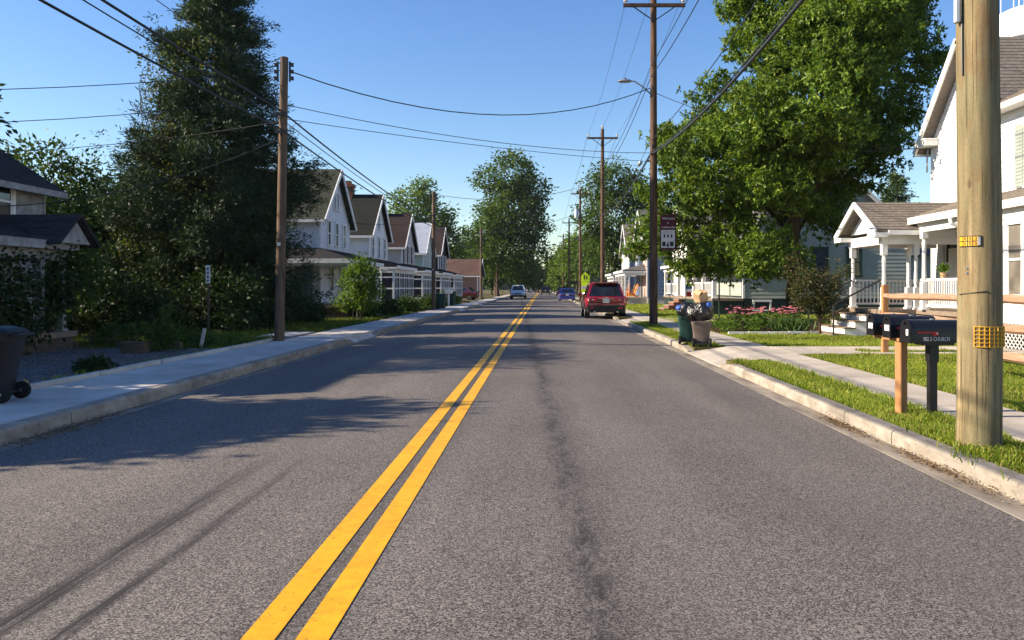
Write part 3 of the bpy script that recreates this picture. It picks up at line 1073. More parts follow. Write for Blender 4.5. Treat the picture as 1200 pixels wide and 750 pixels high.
def slabs(root, piece, x0, x1, z0, z1, ylist, m, gap=0.012, jit=0.004, bev=0.006, fine_to=75):
    """one object per slab, each a little out of level; far ones in one sheet"""
    for j in range(len(ylist) - 1):
        a, b = ylist[j] + gap / 2, ylist[j + 1] - gap / 2
        mb = MB()
        d = rng.uniform(-jit, jit)
        e = rng.uniform(-jit, jit)
        mb.hexa([(x0, a, z0 - 0.1), (x1, a, z1 - 0.1), (x1, b, z1 - 0.1), (x0, b, z0 - 0.1), (x0, a, z0 + d), (x1, a, z1 + d), (x1, b, z1 + e), (x0, b, z0 + e)])
        mb.build(piece, m, root, bevel=bev if a < fine_to else 0)


def seq(a, b, s):
    n = max(1, round((b - a) / s))
    return [a + (b - a) * i / n for i in range(n + 1)]


for nm, x0, x1, z0, z1 in (('gutter_right', XR - 0.002, 3.372, 0.004, -0.012), ('gutter_left', -5.162, XL + 0.002, -0.012, 0.004)):
    base = strip(nm, x0, x1, -0.01, -0.01, -10, 400, 3, GUTTER)
    slabs(base, 'gutter_slab', x0, x1, z0, z1, seq(-4, 65, 3.05) + [140, 380], GUTTER, jit=0.001, bev=0)


def kerb_piece(root, x0, x1, y0, y1, h0, h1, face):
    """face +1: face towards -X (right-hand kerb) ; -1: face towards +X"""
    mb = MB()
    def sec(y, h):
        q = [(x0, -0.1), (x0, h - 0.035), (x0 + 0.012, h - 0.01), (x0 + 0.035, h), (x1, h + 0.004), (x1, -0.1)] if face > 0 else \
            [(x1, -0.1), (x1, h - 0.035), (x1 - 0.012, h - 0.01), (x1 - 0.035, h), (x0, h + 0.004), (x0, -0.1)]
        return [(x, y, max(z, -0.1)) for x, z in q]
    mb.loft([sec(y0 + 0.008, h0), sec(y1 - 0.008, h1)])
    return mb.build('kerb_section', KERB, root)


def kerb(nm, x0, x1, spans, face):
    mb = MB()
    mb.box(x0 + 0.03, x1 - 0.03, -10, 400, -0.3, -0.04)
    root = struct(nm, mb, SOIL)
    for y0, y1, h0, h1 in spans:
        kerb_piece(root, x0, x1, y0, y1, h0, h1, face)
    return root


def kspans(y0, y1, step=3.05):
    s = seq(y0, y1, step)
    return [(s[i], s[i + 1], HK, HK) for i in range(len(s) - 1)]


AP0, AP1 = 15.2, 18.4          # right-hand driveway apron
kerb('kerb_right', 3.37, 3.53, kspans(-4, 7.65) + [(7.65, 8.85, HK, HK)] + kspans(8.85, 14.2) + [(14.2, AP0, HK, 0.03)] +
     [(AP1, AP1 + 0.9, 0.03, HK)] + kspans(AP1 + 0.9, 31.5) + [(31.5, 32.4, HK, 0.03), (36.2, 37.1, 0.03, HK)] + kspans(37.1, 62) + [(62, 150, HK, HK), (150, 380, HK, HK)], 1)
kerb('kerb_left', -5.32, -5.16, [(y0, y1, 0.15, 0.15) for y0, y1, _, _ in kspans(-3.5, 20.9)] + [(20.9, 21.8, 0.15, 0.03), (24.6, 25.5, 0.03, 0.15)] +
     [(y0, y1, 0.15, 0.15) for y0, y1, _, _ in kspans(25.5, 49.0)] + [(49, 50, 0.15, 0.03), (54, 55, 0.03, 0.15), (55, 66, 0.15, 0.15), (70, 90, 0.15, 0.15), (94, 120, .15, .15), (120, 380, 0.15, 0.15)], -1)

# raised land on both sides: verge, walks and yards
LW = 0.15
def sheet(name, x0, x1, y0, y1, z, m, parent=None):
    mb = MB()
    mb.box(x0, x1, y0, y1, z - 0.16, z)
    return struct(name, mb, m, parent)


sheet('verge_right', 3.53, 4.28, -10, AP0, HK - 0.012, EARTH)
sheet('far_verge_right', 3.53, 4.28, AP1, 31.9, HK - 0.012, EARTH)
sheet('distant_verge_right', 3.53, 4.28, 36.6, 380, HK - 0.012, EARTH)
sheet('yard_right', 5.27, 80, -10, 380, HK - 0.008, EARTH)
sheet('yard_left', -80, -6.97, -10, 380, LW - 0.03, EARTH)
sw = MB(); sw.box(4.285, 5.265, -10, 380, -0.1, HK - 0.045)
sw = struct('sidewalk_right', sw, SOIL)
slabs(sw, 'slab', 4.29, 5.26, HK + 0.012, HK + 0.012, seq(-3, 15.2, 1.52) + seq(15.2, 18.4, 1.6)[1:] + seq(18.4, 61, 1.52)[1:] + [120, 380], CONC)
sl = MB(); sl.box(-6.96, -5.325, -10, 380, -0.1, LW - 0.045)
sl = struct('sidewalk_left', sl, SOIL)
slabs(sl, 'slab', -6.72, -5.322, LW + 0.004, LW + 0.004, seq(-3, 21, 1.52) + [22.4, 24.0, 25.4] + seq(25.4, 61, 1.52)[1:] + [120, 380], CONC_L)
ed = MB(); ed.box(-6.95, -6.73, -10, 380, 0, LW - 0.02)
ed = struct('edging_left', ed, SOIL)
for (y0, y1) in [(2 + k * 2.03, 2 + (k + 1) * 2.03) for k in range(9)]:
    mb = MB()
    j = rng.uniform(-0.03, 0.02)
    mb.hexa([(-6.93, y0 + .02, 0), (-6.76, y0 + .02, 0), (-6.76 + j, y1 - .02, 0), (-6.93 + j, y1 - .02, 0),
             (-6.92, y0 + .02, LW + .055), (-6.77, y0 + .02, LW + .05), (-6.77 + j, y1 - .02, LW + .06), (-6.92 + j, y1 - .02, LW + .055)])
    mb.build('edging_stone', CONC_L, ed, bevel=0.015)

# driveway aprons
ap = MB()
def apron(x_in, x_out, y0, y1, z_in, z_out):
    ap.hexa([(x_in, y0 - 0.0, -0.1), (x_out, y0, -0.1), (x_out, y1, -0.1), (x_in, y1, -0.1), (x_in, y0, z_in), (x_out, y0, z_out), (x_out, y1, z_out), (x_in, y1, z_in)])
apron(3.374, 4.283, AP0 + 0.01, (AP0 + AP1) / 2 - .01, 0.006, HK + 0.01)
apron(3.374, 4.283, (AP0 + AP1) / 2, AP1 - 0.01, 0.006, HK + 0.01)
apron(3.374, 4.283, 32.45, 36.15, 0.006, HK + 0.01)
struct('driveway_apron', ap, CONC)
ap = MB()
apron(-5.317, -5.165, 21.85, 24.55, LW - 0.05, 0.006)
apron(-5.317, -5.165, 50.1, 53.9, LW - 0.05, 0.006)
apron(-5.317, -5.165, 66.1, 69.9, LW - 0.05, 0.006)
apron(-5.317, -5.165, 90.1, 93.9, LW - 0.05, 0.006)
struct('driveway_apron_left', ap, CONC_L)
dw = MB(); dw.box(5.27, 12, 16.4, 18.5, 0, HK - 0.02)
dw = struct('garden_walk', dw, SOIL)
for k in range(4):
    for x0, x1, y0, y1 in ((5.28 + k * 1.55, 5.28 + (k + 1) * 1.55, 16.42, 17.4), (5.28 + k * 1.55, 5.28 + (k + 1) * 1.55, 17.41, 18.45)):
        if k in (1, 2) and y0 < 17 : 
            y1 = 16.9
        mb = MB()
        mb.box(x0 + .005, x1 - .005, y0, y1, 0, HK + 0.006 + rng.uniform(0, .004))
        mb.build('slab', CONC, dw, bevel=0.005)
drv = MB(); drv.box(5.27, 11, 32.4, 36.2, 0, HK + 0.003)
struct('far_driveway', drv, CONC)
dl = MB(); dl.box(-7.9, -6.965, 21.9, 24.3, 0, LW + 0.002)
struct('left_walk', dl, CONC_L)

gr = MB()
gr.box(-20, -6.97, 7.6, 17.6, 0, LW + 0.002)
struct('gravel_lot', gr, GRAVELM)
# loose stones on the gravel
G = np.random.default_rng(5)
n = 9000
px = G.uniform(-15.5, -7.0, n); py = G.uniform(8.5, 17.4, n)
s = G.uniform(0.012, 0.03, n)
V = []
base = np.column_stack([px, py, np.full(n, LW + 0.002)])
ang = G.uniform(0, 6.28, n)
for k in range(3):
    a0, a1 = ang + k * 2.094, ang + (k + 1) * 2.094
    p0 = base + np.column_stack([np.cos(a0), np.sin(a0), np.zeros(n)]) * s[:, None]
    p1 = base + np.column_stack([np.cos(a1), np.sin(a1), np.zeros(n)]) * s[:, None]
    V.append(np.stack([p0, p1, base + np.column_stack([G.uniform(-.3, .3, n) * s, G.uniform(-.3, .3, n) * s, s * G.uniform(.5, 1.1, n)])], axis=1).reshape(-1, 3))
o = np_mesh('gravel', np.concatenate(V), 3, GRAVELM)
tag(o, 'loose grey gravel covering the parking pad', 'gravel', kind='stuff')

# ------------------------------------------------------------------ grass
ZV = HK - 0.012
o = grass('verge_grass', [(3.54, 4.27, 3.5, 10)], 6500, 0.075, GRASS, 21, 0.011, ZV); tag(o, 'rough green grass strip between kerb and walk beside the mailboxes', 'grass')
o = grass('verge_grass', [(3.54, 4.27, 10, AP0 - 0.2), (3.54, 4.27, AP1 + 0.1, 31.9)], 1900, 0.075, GRASS, 22, 0.016, ZV); tag(o, 'green grass strip further along the right kerb', 'grass')
def walkcut(P):
    return (P[:, 0] < 11.6) & (P[:, 1] > 16.3) & (P[:, 1] < 18.55) & ~((P[:, 0] > 6.85) & (P[:, 0] < 9.9) & (P[:, 1] > 16.9) & (P[:, 1] < 17.4))
o = grass('lawn_grass', [(5.28, 13, 6, 13)], 3200, 0.07, GRASS, 23, 0.013, HK - 0.01); tag(o, 'sunny mown lawn behind the sidewalk', 'grass')
o = grass('lawn_grass', [(5.28, 12.5, 13, 23)], 1500, 0.07, GRASS, 24, 0.019, HK - 0.01, exclude=walkcut); tag(o, 'sunny lawn around the concrete garden walk', 'grass')
o = grass('lawn_grass', [(5.28, 24, 23, 40)], 170, 0.08, GRASS, 25, 0.045, HK - 0.01); tag(o, 'lawn under the broad tree', 'grass')
o = grass('lawn_grass', [(5.28, 18, 40, 66)], 60, 0.09, GRASS, 26, 0.09, HK - 0.01); tag(o, 'far lawn before the blue house', 'grass')
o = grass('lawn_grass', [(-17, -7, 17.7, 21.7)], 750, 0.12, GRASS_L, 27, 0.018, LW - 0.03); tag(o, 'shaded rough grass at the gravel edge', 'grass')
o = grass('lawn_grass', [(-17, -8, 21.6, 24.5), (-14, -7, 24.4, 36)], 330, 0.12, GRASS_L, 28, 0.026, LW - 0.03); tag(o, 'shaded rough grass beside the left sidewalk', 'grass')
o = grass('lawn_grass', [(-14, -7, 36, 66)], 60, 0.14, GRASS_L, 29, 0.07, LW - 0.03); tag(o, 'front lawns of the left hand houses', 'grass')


def tufts(label, spots, n, h, seed, z):
    q = np.random.default_rng(seed)
    P = np.concatenate([np.column_stack([x + q.normal(0, rx, n), y + q.normal(0, ry, n), np.full(n, z)]) for x, y, rx, ry in spots])
    N = len(P)
    a = q.uniform(0, 6.28, N)
    hh = h * q.uniform(.4, 1.2, (N, 1))
    sd = np.column_stack([np.cos(a), np.sin(a), np.zeros(N)]) * q.uniform(.004, .008, (N, 1))
    b = q.uniform(0, 6.28, N)
    ln = np.column_stack([np.cos(b), np.sin(b), np.zeros(N)]) * hh * q.uniform(.2, .9, (N, 1))
    up = np.column_stack([np.zeros(N), np.zeros(N), hh[:, 0]])
    mid = P + ln * .35 + up * .65
    tip = P + ln + up * .85
    v = np.stack([P - sd, P + sd, mid + sd * .7, mid - sd * .7], axis=1).reshape(-1, 3)
    v2 = np.stack([mid - sd * .7, mid + sd * .7, tip, tip - sd * .05], axis=1).reshape(-1, 3)
    o = np_mesh('grass_tufts', np.concatenate([v, v2]), 4, GRASS)
    tag(o, label, 'grass', kind='stuff')


tufts('long grass left unmown round the pale pole and mailbox posts', [(3.72, 6.45, .15, .12), (3.95, 6.6, .12, .2), (3.56, 6.5, .05, .2), (4.08, 8.2, .10, .10), (4.0, 7.7, .15, .3), (3.75, 7.3, .12, .3), (3.95, 6.0, .2, .25)], 200, .115, 61, ZV)
tufts('ragged longer grass tufts along the right kerb and walk edges', [(3.62, 9.5 + k * .55, .04, .2) for k in range(10)] + [(4.2, 9 + k * .7, .04, .25) for k in range(8)] + [(5.36, 9 + k * .6, .05, .25) for k in range(9)], 110, .12, 62, ZV)
tufts('weeds rooted in the edging between gravel and left sidewalk', [(-6.97, 9 + k * .8, .03, .18) for k in range(11)], 30, .12, 63, LW)


def litter(label, cx, cy, rx, ry, n, seed, z=0.012):
    q = np.random.default_rng(seed)
    P = np.column_stack([q.normal(cx, rx, n), q.normal(cy, ry, n), q.uniform(z, z + 0.014, n)])
    d = q.normal(size=(n, 3)) * np.array([1, 1, 0.18])
    o = np_mesh('leaf_litter', leaf_quads(P, d, q.uniform(.012, .04, n), q.uniform(.004, .014, n), q), 4, LITTER)
    tag(o, label, 'litter', kind='stuff')


litter('dry leaf litter in the gutter beside the wooden mailbox post', 3.25, 8.6, 0.05, 0.35, 700, 1)
litter('dry leaf litter in the gutter by the pale utility pole', 3.27, 6.6, 0.05, 0.5, 800, 2)
litter('dark leaf litter in the left gutter by the black bin', -5.0, 8.3, 0.08, 0.7, 900, 3)
litter('dry brown mulch round the wooden mailbox post', 3.85, 8.45, 0.12, 0.28, 500, 4, HK)
litter('dry thatch at the foot of the pale utility pole', 3.62, 6.3, 0.06, 0.5, 500, 5, HK)

# ------------------------------------------------------------------ utility poles
def shaft(root, x, y, z0, z1, r0, r1, m, lean=(0, 0), n=16, name='pole_shaft'):
    b = MB()
    path = [(x + lean[0] * t, y + lean[1] * t, z0 - 0.2 + (z1 - z0 + 0.2) * t) for t in (0, .15, .3, .5, .7, .85, 1)]
    b.tube(path, [r0 + (r1 - r0) * t for t in (0, .15, .3, .5, .7, .85, 1)], n)
    return b.build(name, m, root, smooth=True)


def insulator(root, x, y, z, m=None, s=1.0):
    b = MB()
    b.lathe([(0.02 * s, 0), (0.02 * s, .06 * s), (.075 * s, .07 * s), (.08 * s, .10 * s), (.04 * s, .13 * s), (.065 * s, .15 * s), (.06 * s, .18 * s), (.02 * s, .22 * s)], (x, y, z), 10)
    return b.build('insulator', m or CERAMIC, root, smooth=True)


def cross_pole(label, x, y, h, r=0.15, arm=2.2, zarm=None, m=POLE_OLD, lamp=False, transformer=False, pin=True, arm_rot=0.0):
    root = thing('utility_pole', label, 'utility pole', (x, y, HK), 'utility poles along the street')
    shaft(root, x, y, HK, h, r, r * 0.72, m)
    zarm = zarm or h - 0.3
    yy = y - r * 0.8 - 0.06
    b = MB()
    b.box(x - arm / 2, x + arm / 2, yy - 0.05, yy + 0.05, zarm - 0.06, zarm + 0.06)
    b.build('crossarm', m, root)
    for s in (-1, 1):
        b = MB()
        b.beam((x + s * arm * 0.33, yy, zarm - 0.06), (x + s * 0.03, yy, zarm - 0.55), 0.05, 0.03)
        b.build('brace', DARKIRON, root)
        insulator(root, x + s * (arm / 2 - 0.08), yy, zarm + 0.06)
    if pin:
        insulator(root, x, y, h, s=1.2)
    for zz in (h * 0.545, h * 0.72):
        b = MB()
        b.beam((x - 0.06, y - r, zz), (x - 0.06, y - r - 0.1, zz), 0.05, 0.14)
        b.build('cable_clamp', DARKIRON, root)
    if lamp:
        lx, lz = lamp
        b = MB()
        b.tube([(x - 0.1, y - 0.05, lz - 0.45), (x + lx * 0.35, y - 0.05, lz - 0.17), (x + lx * 0.6, y - 0.05, lz + 0.02), (x + lx * 0.75, y - 0.05, lz + 0.03)], 0.028, 8)
        b.build('lamp_arm', GALV, root, smooth=True)
        b = MB()
        rings = []
        for t, w, hh in ((0, .05, .05), (.15, .09, .08), (.45, .14, .09), (.8, .13, .07), (1, .04, .03)):
            cx = x + lx * (0.72 + 0.42 * t)
            rings.append([(cx, y - 0.05 + w * math.cos(a), lz + 0.02 + hh * (math.sin(a) if math.sin(a) > 0 else math.sin(a) * 0.6)) for a in [k * math.pi / 5 for k in range(10)]])
        b.loft(rings)
        o = b.build('lamp_head', GALV, root, smooth=True)
        b = MB()
        b.lathe([(0.035, 0.08), (0.035, 0.15), (0.0, 0.16)], (x + lx * 0.9, y - 0.05, lz), 8)
        b.build('light_sensor', BLACKP, o)
    if transformer:
        zt = transformer
        b = MB()
        b.lathe([(0.05, -.55), (.22, -.52), (.23, .3), (.19, .36), (.05, .4)], (x - 0.38, y - 0.05, zt), 14)
        o = b.build('transformer', GALV, root, smooth=True)
        insulator(o, x - 0.38, y - 0.05, zt + 0.4, CERAMIC_D)
    return root


R0, R1, R2, R3, R4, R5 = (3.73, 6.78), (4.08, 29.0), (4.05, 53.0), (4.05, 84.0), (4.05, 118.0), (4.05, 150.0)
cross_pole('tall brown utility pole with lamp arm and hanging banner', *R1, 12.15, 0.155, 2.25, 11.75, lamp=(-1.15, 9.0))
cross_pole('brown utility pole with crossarm rising behind the red car', *R2, 12.1, 0.15, 2.05, 11.45)
cross_pole('utility pole with grey transformer, above the yellow green school sign', *R3, 11.9, 0.15, 1.9, 11.4, transformer=9.4)
cross_pole('distant utility pole with lamp arm, just beyond the transformer pole', *R4, 11.6, 0.15, 2.0, 11.1, lamp=(1.3, 8.7))
cross_pole('distant utility pole over the blue car, short crossarm', *R5, 11.6, 0.15, 2.0, 11.2)
for k, yy in enumerate((182, 215, 250)):
    cross_pole(['far utility pole against the pale horizon sky, first of three', 'far utility pole against the pale horizon sky, middle of three', 'farthest utility pole at the end of the street'][k], 4.05, yy, 11.5, 0.15, 2.0, 11.1)

# the pale near pole at the right-hand kerb
root = thing('utility_pole', 'thick pale new utility pole standing beside the black mailbox', 'utility pole', (R0[0], R0[1], HK), 'utility poles along the street')
pr = 0.172
b = MB()
zz = [HK - 0.3, HK, 0.6, 1.2, 1.8, 2.4, 3.0, 3.6, 4.5, 6, 8, 10, 12.3]
b.tube([(R0[0] + 0.012 * math.sin(z * 1.1), R0[1], z) for z in zz], [pr * 1.03 - 0.0035 * z for z in zz], 40)
b.build('pole_shaft', POLE_NEW, root, smooth=True)
def on_pole(ang, z, out=0.0):
    r = pr * 1.03 - 0.0035 * z + out
    return (R0[0] + 0.012 * math.sin(z * 1.1) + r * math.sin(R(ang)), R0[1] - r * math.cos(R(ang)), z)
def arc_band(mb, a0, a1, z0, z1, o0, o1, n=10):
    rings = []
    for k in range(n + 1):
        a = a0 + (a1 - a0) * k / n
        rings.append([on_pole(a, z0, o0), on_pole(a, z0, o1), on_pole(a, z1, o1), on_pole(a, z1, o0)])
    mb.loft(rings)
b = MB()
for k in range(6):
    z = 1.005 + k * 0.0335
    arc_band(b, -42, 92, z - 0.0024, z + 0.0024, 0.006, 0.013, 14)
for k in range(12):
    a = -42 + k * 134 / 11
    arc_band(b, a - 0.75, a + 0.75, 1.002, 1.175, 0.005, 0.0125, 1)
b.build('yellow_grid_guard', YELP, root)
tagp = MB()
arc_band(tagp, -86, -24, 1.845, 1.935, 0.002, 0.008, 8)
tp = tagp.build('number_plate', BLACKP, root)
b = MB()
for rr in range(2):
    for k in range(4):
        a = -84 + k * 13.5
        arc_band(b, a, a + 10.5, 1.852 + rr * 0.042, 1.886 + rr * 0.042, 0.009, 0.0105, 2)
b.build('yellow_digit_tile', YELP, tp)
for rr, row in enumerate(('803', '600')):
    for k, ch in enumerate(row):
        a = -84 + (k + 1) * 13.5 + 5.2
        p = on_pole(a, 1.869 + (1 - rr) * 0.042, 0.0125)
        text('digit', ch, 0.04, p, (R(90), 0, R(a)), BLACKINK, tp, 0.0005)
b = MB()
arc_band(b, -34, -27, 1.855, 1.925, 0.009, 0.0105, 2)
b.build('round_tag', GALV, tp)
for k, z in enumerate((1.62, 1.66)):
    b = MB()
    p = on_pole(-60, z, 0.004)
    b.lathe([(0, -.004), (.012, -.004), (.012, .004), (0, .004)], p, 8, 'y')
    b.build('nail_head', GALV, root)
b = MB()
pts = [on_pole(a, 1.44 + 0.03 * k / 6, 0.006) for k, a in enumerate(np.linspace(-88, -10, 7))]
b.tube(pts, 0.004, 5)
b.build('ground_wire', DARKIRON, root)
b = MB()
b.tube([on_pole(-78, z, 0.03) for z in (3.75, 5, 7, 9)], 0.032, 8)
b.build('cable_conduit', GALV, root, smooth=True)
b = MB()
b.tube([on_pole(-70, z, 0.008) for z in (3.3, 3.55, 3.8)], 0.010, 6)
b.build('loose_cable', DARKIRON, root)
b = MB()
b.box(R0[0] - 1.15, R0[0] + 1.15, R0[1] - .3, R0[1] - .2, 11.75, 11.87)
b.build('crossarm', POLE_OLD, root)

# plain poles along the left
def left_pole(label, x, y, h, r, lean):
    root = thing('utility_pole', label, 'utility pole', (x, y, LW), 'utility poles along the street')
    shaft(root, x, y, LW, h, r, r * 0.78, POLE_L, lean)
    tx, ty = x + lean[0], y + lean[1]
    for s in (-1, 1):
        b = MB()
        b.box(tx + s * (r + 0.005), tx + s * (r + 0.05), ty - 0.06, ty - 0.02, h - 0.62, h - 0.12)
        o = b.build('insulator_rack', DARKIRON, root)
        for k in range(3):
            i = MB()
            i.lathe([(.02, -.04), (.045, -.04), (.03, 0), (.045, .04), (.02, .04)], (tx + s * (r + 0.09), ty - .04, h - 0.54 + k * 0.17), 8)
            i.build('spool', CERAMIC_D, o)
    for z in (h * 0.74, h * 0.8):
        b = MB()
        b.box(x + lean[0] * .75 - r - 0.03, x + lean[0] * .75 + r + 0.03, y - r - 0.06, y - r + 0.02, z - 0.04, z + 0.04)
        b.build('cable_clamp', DARKIRON, root)
    b = MB()
    b.box(x - 0.04 + lean[0] * .3, x + 0.03 + lean[0] * .3, y - r - 0.012, y - r + 0.02, 2.55, 2.63)
    b.build('white_tag', SIGNW, root)
    b = MB()
    b.tube([(x - r, y, LW), (x - r - 0.12, y - 0.05, LW + 0.35), (x - r - 0.22, y - .05, LW + 0.62)], [0.012, 0.01, 0.008], 5)
    b.build('guy_stub', DARKIRON, root)
    return root


L0, L1, L2, L3 = (-6.6, -8), (-6.62, 20.0), (-6.56, 48.0), (-6.6, 86.0)
left_pole('leaning grey brown utility pole on the left sidewalk before the conifer', *L1, 7.3, 0.125, (0.13, 0))
left_pole('plain utility pole in front of the screened porches', *L2, 7.3, 0.125, (0.02, 0))
left_pole('distant plain utility pole at the brick bungalow corner', *L3, 7.9, 0.13, (0, 0))
left_pole('far slim utility pole under the big left street tree', -6.7, 118, 7.8, 0.12, (0, 0))


def cable(label, a, b, sag, r=0.014, n=14):
    a, b = Vector(a), Vector(b)
    m = MB()
    pts = []
    for k in range(n + 1):
        t = k / n
        p = a.lerp(b, t)
        p.z -= 4 * sag * t * (1 - t)
        pts.append(p)
    m.tube(pts, r, 5)
    o = m.build('overhead_cable', WIRE, smooth=True)
    tag(o, label, 'cable', 'overhead cables')
    return o


Lx = L1[0] + 0.1
for (za, zb, zc, sg, r, lab) in ((5.46, 5.46, 5.15, 0.25, 0.022, 'thick black cable along the left poles, lowest of the bundle'),
                                (5.95, 5.92, 5.5, 0.2, 0.024, 'thick black cable along the left poles, highest of the bundle'),
                                (5.72, 5.72, 5.4, 0.16, 0.012, 'thin black cable running between the two thick left ones')):
    cable(lab + ', near span', (L0[0] + 0.1, L0[1], za), (Lx, L1[1] - 0.16, zb), sg, r)
    cable(lab + ', far span', (Lx, L1[1] - 0.16, zb), (L2[0] + 0.05, L2[1] - 0.16, zc), 0.22, r)
    cable(lab + ', distant span', (L2[0] + 0.05, L2[1] - .16, zc), (L3[0], L3[1] - .16, zc + 0.1), 0.4, r)
cable('thin wire high over the left cables, near the conifer top', (L0[0] + 0.1, L0[1], 6.5), (Lx, L1[1] - .1, 6.55), 0.25, 0.008)
cable('black wire sagging across the street from the leaning pole top to the lamp pole', (Lx + 0.17, L1[1], 6.95), (R1[0] - 0.1, R1[1], 8.8), 1.05, 0.016)
cable('upper grey wire of the pair crossing the street to the lamp pole', (Lx, L1[1], 6.12), (R1[0] - 0.1, R1[1], 6.42), 0.30, 0.010)
cable('lower grey wire of the pair crossing the street to the lamp pole', (Lx, L1[1], 5.76), (R1[0] - 0.1, R1[1], 6.1), 0.12, 0.009)
cable('thin wire crossing from the second left pole to the right pole line', (L2[0], L2[1], 7.15), (R2[0], R2[1], 8.7), 0.75, 0.014)
cable('thin wire from the far left pole crossing by the big street tree', (L3[0], L3[1], 7.5), (R3[0], R3[1], 9.5), 0.6, 0.018)
cable('thin low wire crossing far down the street', (L3[0], L3[1], 6.6), (R4[0], R4[1], 8.2), 0.9, 0.018)
cable('service wire from the leaning pole to beyond the left house, top one', (Lx, L1[1], 6.98), (-24, 17, 6.3), 0.55, 0.011)
cable('service wire from the leaning pole to beyond the left house, middle one', (Lx, L1[1], 6.3), (-24, 17, 5.6), 0.65, 0.010)
cable('service wire from the leaning pole passing behind the left house', (Lx, L1[1], 5.7), (-24, 24, 5.9), 0.55, 0.009)
cable('twisted service drop ending on the left house wall', (Lx, L1[1], 5.3), (-11.95, 17.6, 3.3), 0.35, 0.012)
cable('service drop from the second left pole to the first white house', (L2[0], L2[1], 5.6), (-10.0, 41.5, 4.9), 0.2, 0.012)
cable('service drop from the second left pole down to the mint house', (L2[0], L2[1], 5.3), (-9.4, 66.5, 4.4), 0.5, 0.012)
cable('service drop from the far left pole to the brown roofed house', (L3[0], L3[1], 5.6), (-9.6, 75.5, 3.6), 0.3, 0.014)
# right-hand line
yk = 0.19
pts = [(R0, 11.95), (R1, 11.93), (R2, 11.62), (R3, 11.55), (R4, 11.25), (R5, 11.35), ((4.05, 182), 11.25), ((4.05, 215), 11.25)]
for s, nm in ((-1, 'left'), (1, 'right')):
    for i in range(7):
        (p, z0), (q, z1) = pts[i], pts[i + 1]
        cable('thin power line on the %s crossarm tips, span %s' % ({-1: 'road side', 1: 'house side'}[s], ['beside the pale pole', 'beyond the lamp pole', 'beyond the red car', 'beyond the transformer', 'beyond the second lamp', 'near the horizon', 'at the horizon'][i]),
              (p[0] + s * 1.0, p[1] - yk, z0 + 0.1), (q[0] + s * 0.97, q[1] - yk, z1 + 0.1), 0.45, 0.007 if i < 2 else 0.012)
for i in range(6):
    (p, z0), (q, z1) = pts[i], pts[i + 1]
    cable('thin power line on the pole tops, span ' + ['beside the pale pole', 'beyond the lamp pole', 'beyond the red car', 'beyond the transformer', 'beyond the second lamp', 'near the horizon'][i],
          (p[0], p[1], z0 + 0.55), (q[0], q[1], z1 + 0.6), 0.45, 0.007 if i < 2 else 0.012)
for za, zb, sg, r, lab in ((9.45, 9.6, 0.4, 0.012, 'neutral wire climbing from the lamp pole to the pale pole'), (8.95, 9.2, 0.5, 0.014, 'wavy secondary wire below the neutral, lamp pole to pale pole')):
    cable(lab, (R0[0], R0[1] + 0.15, za), (R1[0] - 0.1, R1[1] - 0.14, zb), sg, r)
    cable(lab.split(',')[0] + ', continuing beyond the lamp pole', (R1[0] - 0.1, R1[1] - .14, zb), (R2[0] - .1, R2[1] - .14, zb - 0.2), 0.5, r)
    cable(lab.split(',')[0] + ', continuing beyond the red car', (R2[0] - 0.1, R2[1] - .14, zb - 0.2), (R3[0] - .1, R3[1] - .14, zb - 0.3), 0.6, r)
for za, zb, sg, r, lab in ((5.85, 6.38, 0.42, 0.034, 'thick telephone cable bundle slanting in front of the broad tree'), (6.9, 6.9, 0.35, 0.012, 'thin telephone cable above the thick bundle before the tree'),
                           (5.95, 6.46, 0.42, 0.014, 'carrier strand on top of the thick telephone bundle')):
    cable(lab, (R0[0], R0[1] + 0.17, za), (R1[0] - 0.05, R1[1] - 0.17, zb), sg, r, 20)
    cable(lab + ', beyond the lamp pole', (R1[0] - 0.1, R1[1] - .17, zb), (R2[0] - .1, R2[1] - .17, 6.3), 0.5, r * 0.8)
    cable(lab + ', beyond the red car', (R2[0] - 0.1, R2[1] - .17, 6.3), (R3[0] - .1, R3[1] - .17, 6.3), 0.6, r * 0.8)
cable('service wire from the lamp pole into the broad tree', (R1[0] + 0.1, R1[1], 8.6), (12.4, 25.2, 5.9), 0.5, 0.012)
cable('service wire under the tree ending at the white house mast', (R1[0] + 0.1, R1[1], 6.6), (12.42, 25.55, 6.0), 0.2, 0.010)
m = MB()
m.lathe([(.05, -.3), (.07, -.28), (.07, .28), (.05, .3)], (R1[0] - .35, R1[1] + 1.2, 6.22), 10, 'y')
o = m.build('splice_case', GALV, smooth=True)
tag(o, 'grey splice case hanging on the telephone cable beside the lamp pole', 'splice case')

# banner on the lamp pole
root = thing('street_banner', 'maroon town banner with a white building print on the lamp pole', 'banner', (4.6, 28.95, 3.4))
for z in (4.17, 2.86):
    b = MB(); b.tube([(4.16, 28.95, z), (4.98, 28.95, z)], 0.013, 6); b.build('bracket_arm', DARKIRON, root)
BF = Fr((4.32, 28.95), (1, 0), (0, -1))
b = MB(); BF.box(b, 0, 0.58, -0.006, 0.006, 2.88, 4.15); b.build('banner_cloth', MAROON, root)
b = MB(); BF.box(b, 0.03, 0.53, 0.007, 0.011, 2.95, 3.60); wp = b.build('building_print', BANW, root)
b = MB()
for k in range(3):
    u = 0.12 + k * 0.13
    BF.box(b, u, u + 0.06, 0.0115, 0.014, 3.32, 3.44)
BF.box(b, 0.07, 0.19, 0.0115, 0.014, 3.01, 3.17); BF.box(b, 0.23, 0.31, 0.0115, 0.014, 2.99, 3.10); BF.box(b, 0.35, 0.48, 0.0115, 0.014, 3.01, 3.17); BF.box(b, 0.24, 0.30, 0.0115, 0.014, 3.13, 3.16)
b.build('printed_window', BLACKINK, wp)
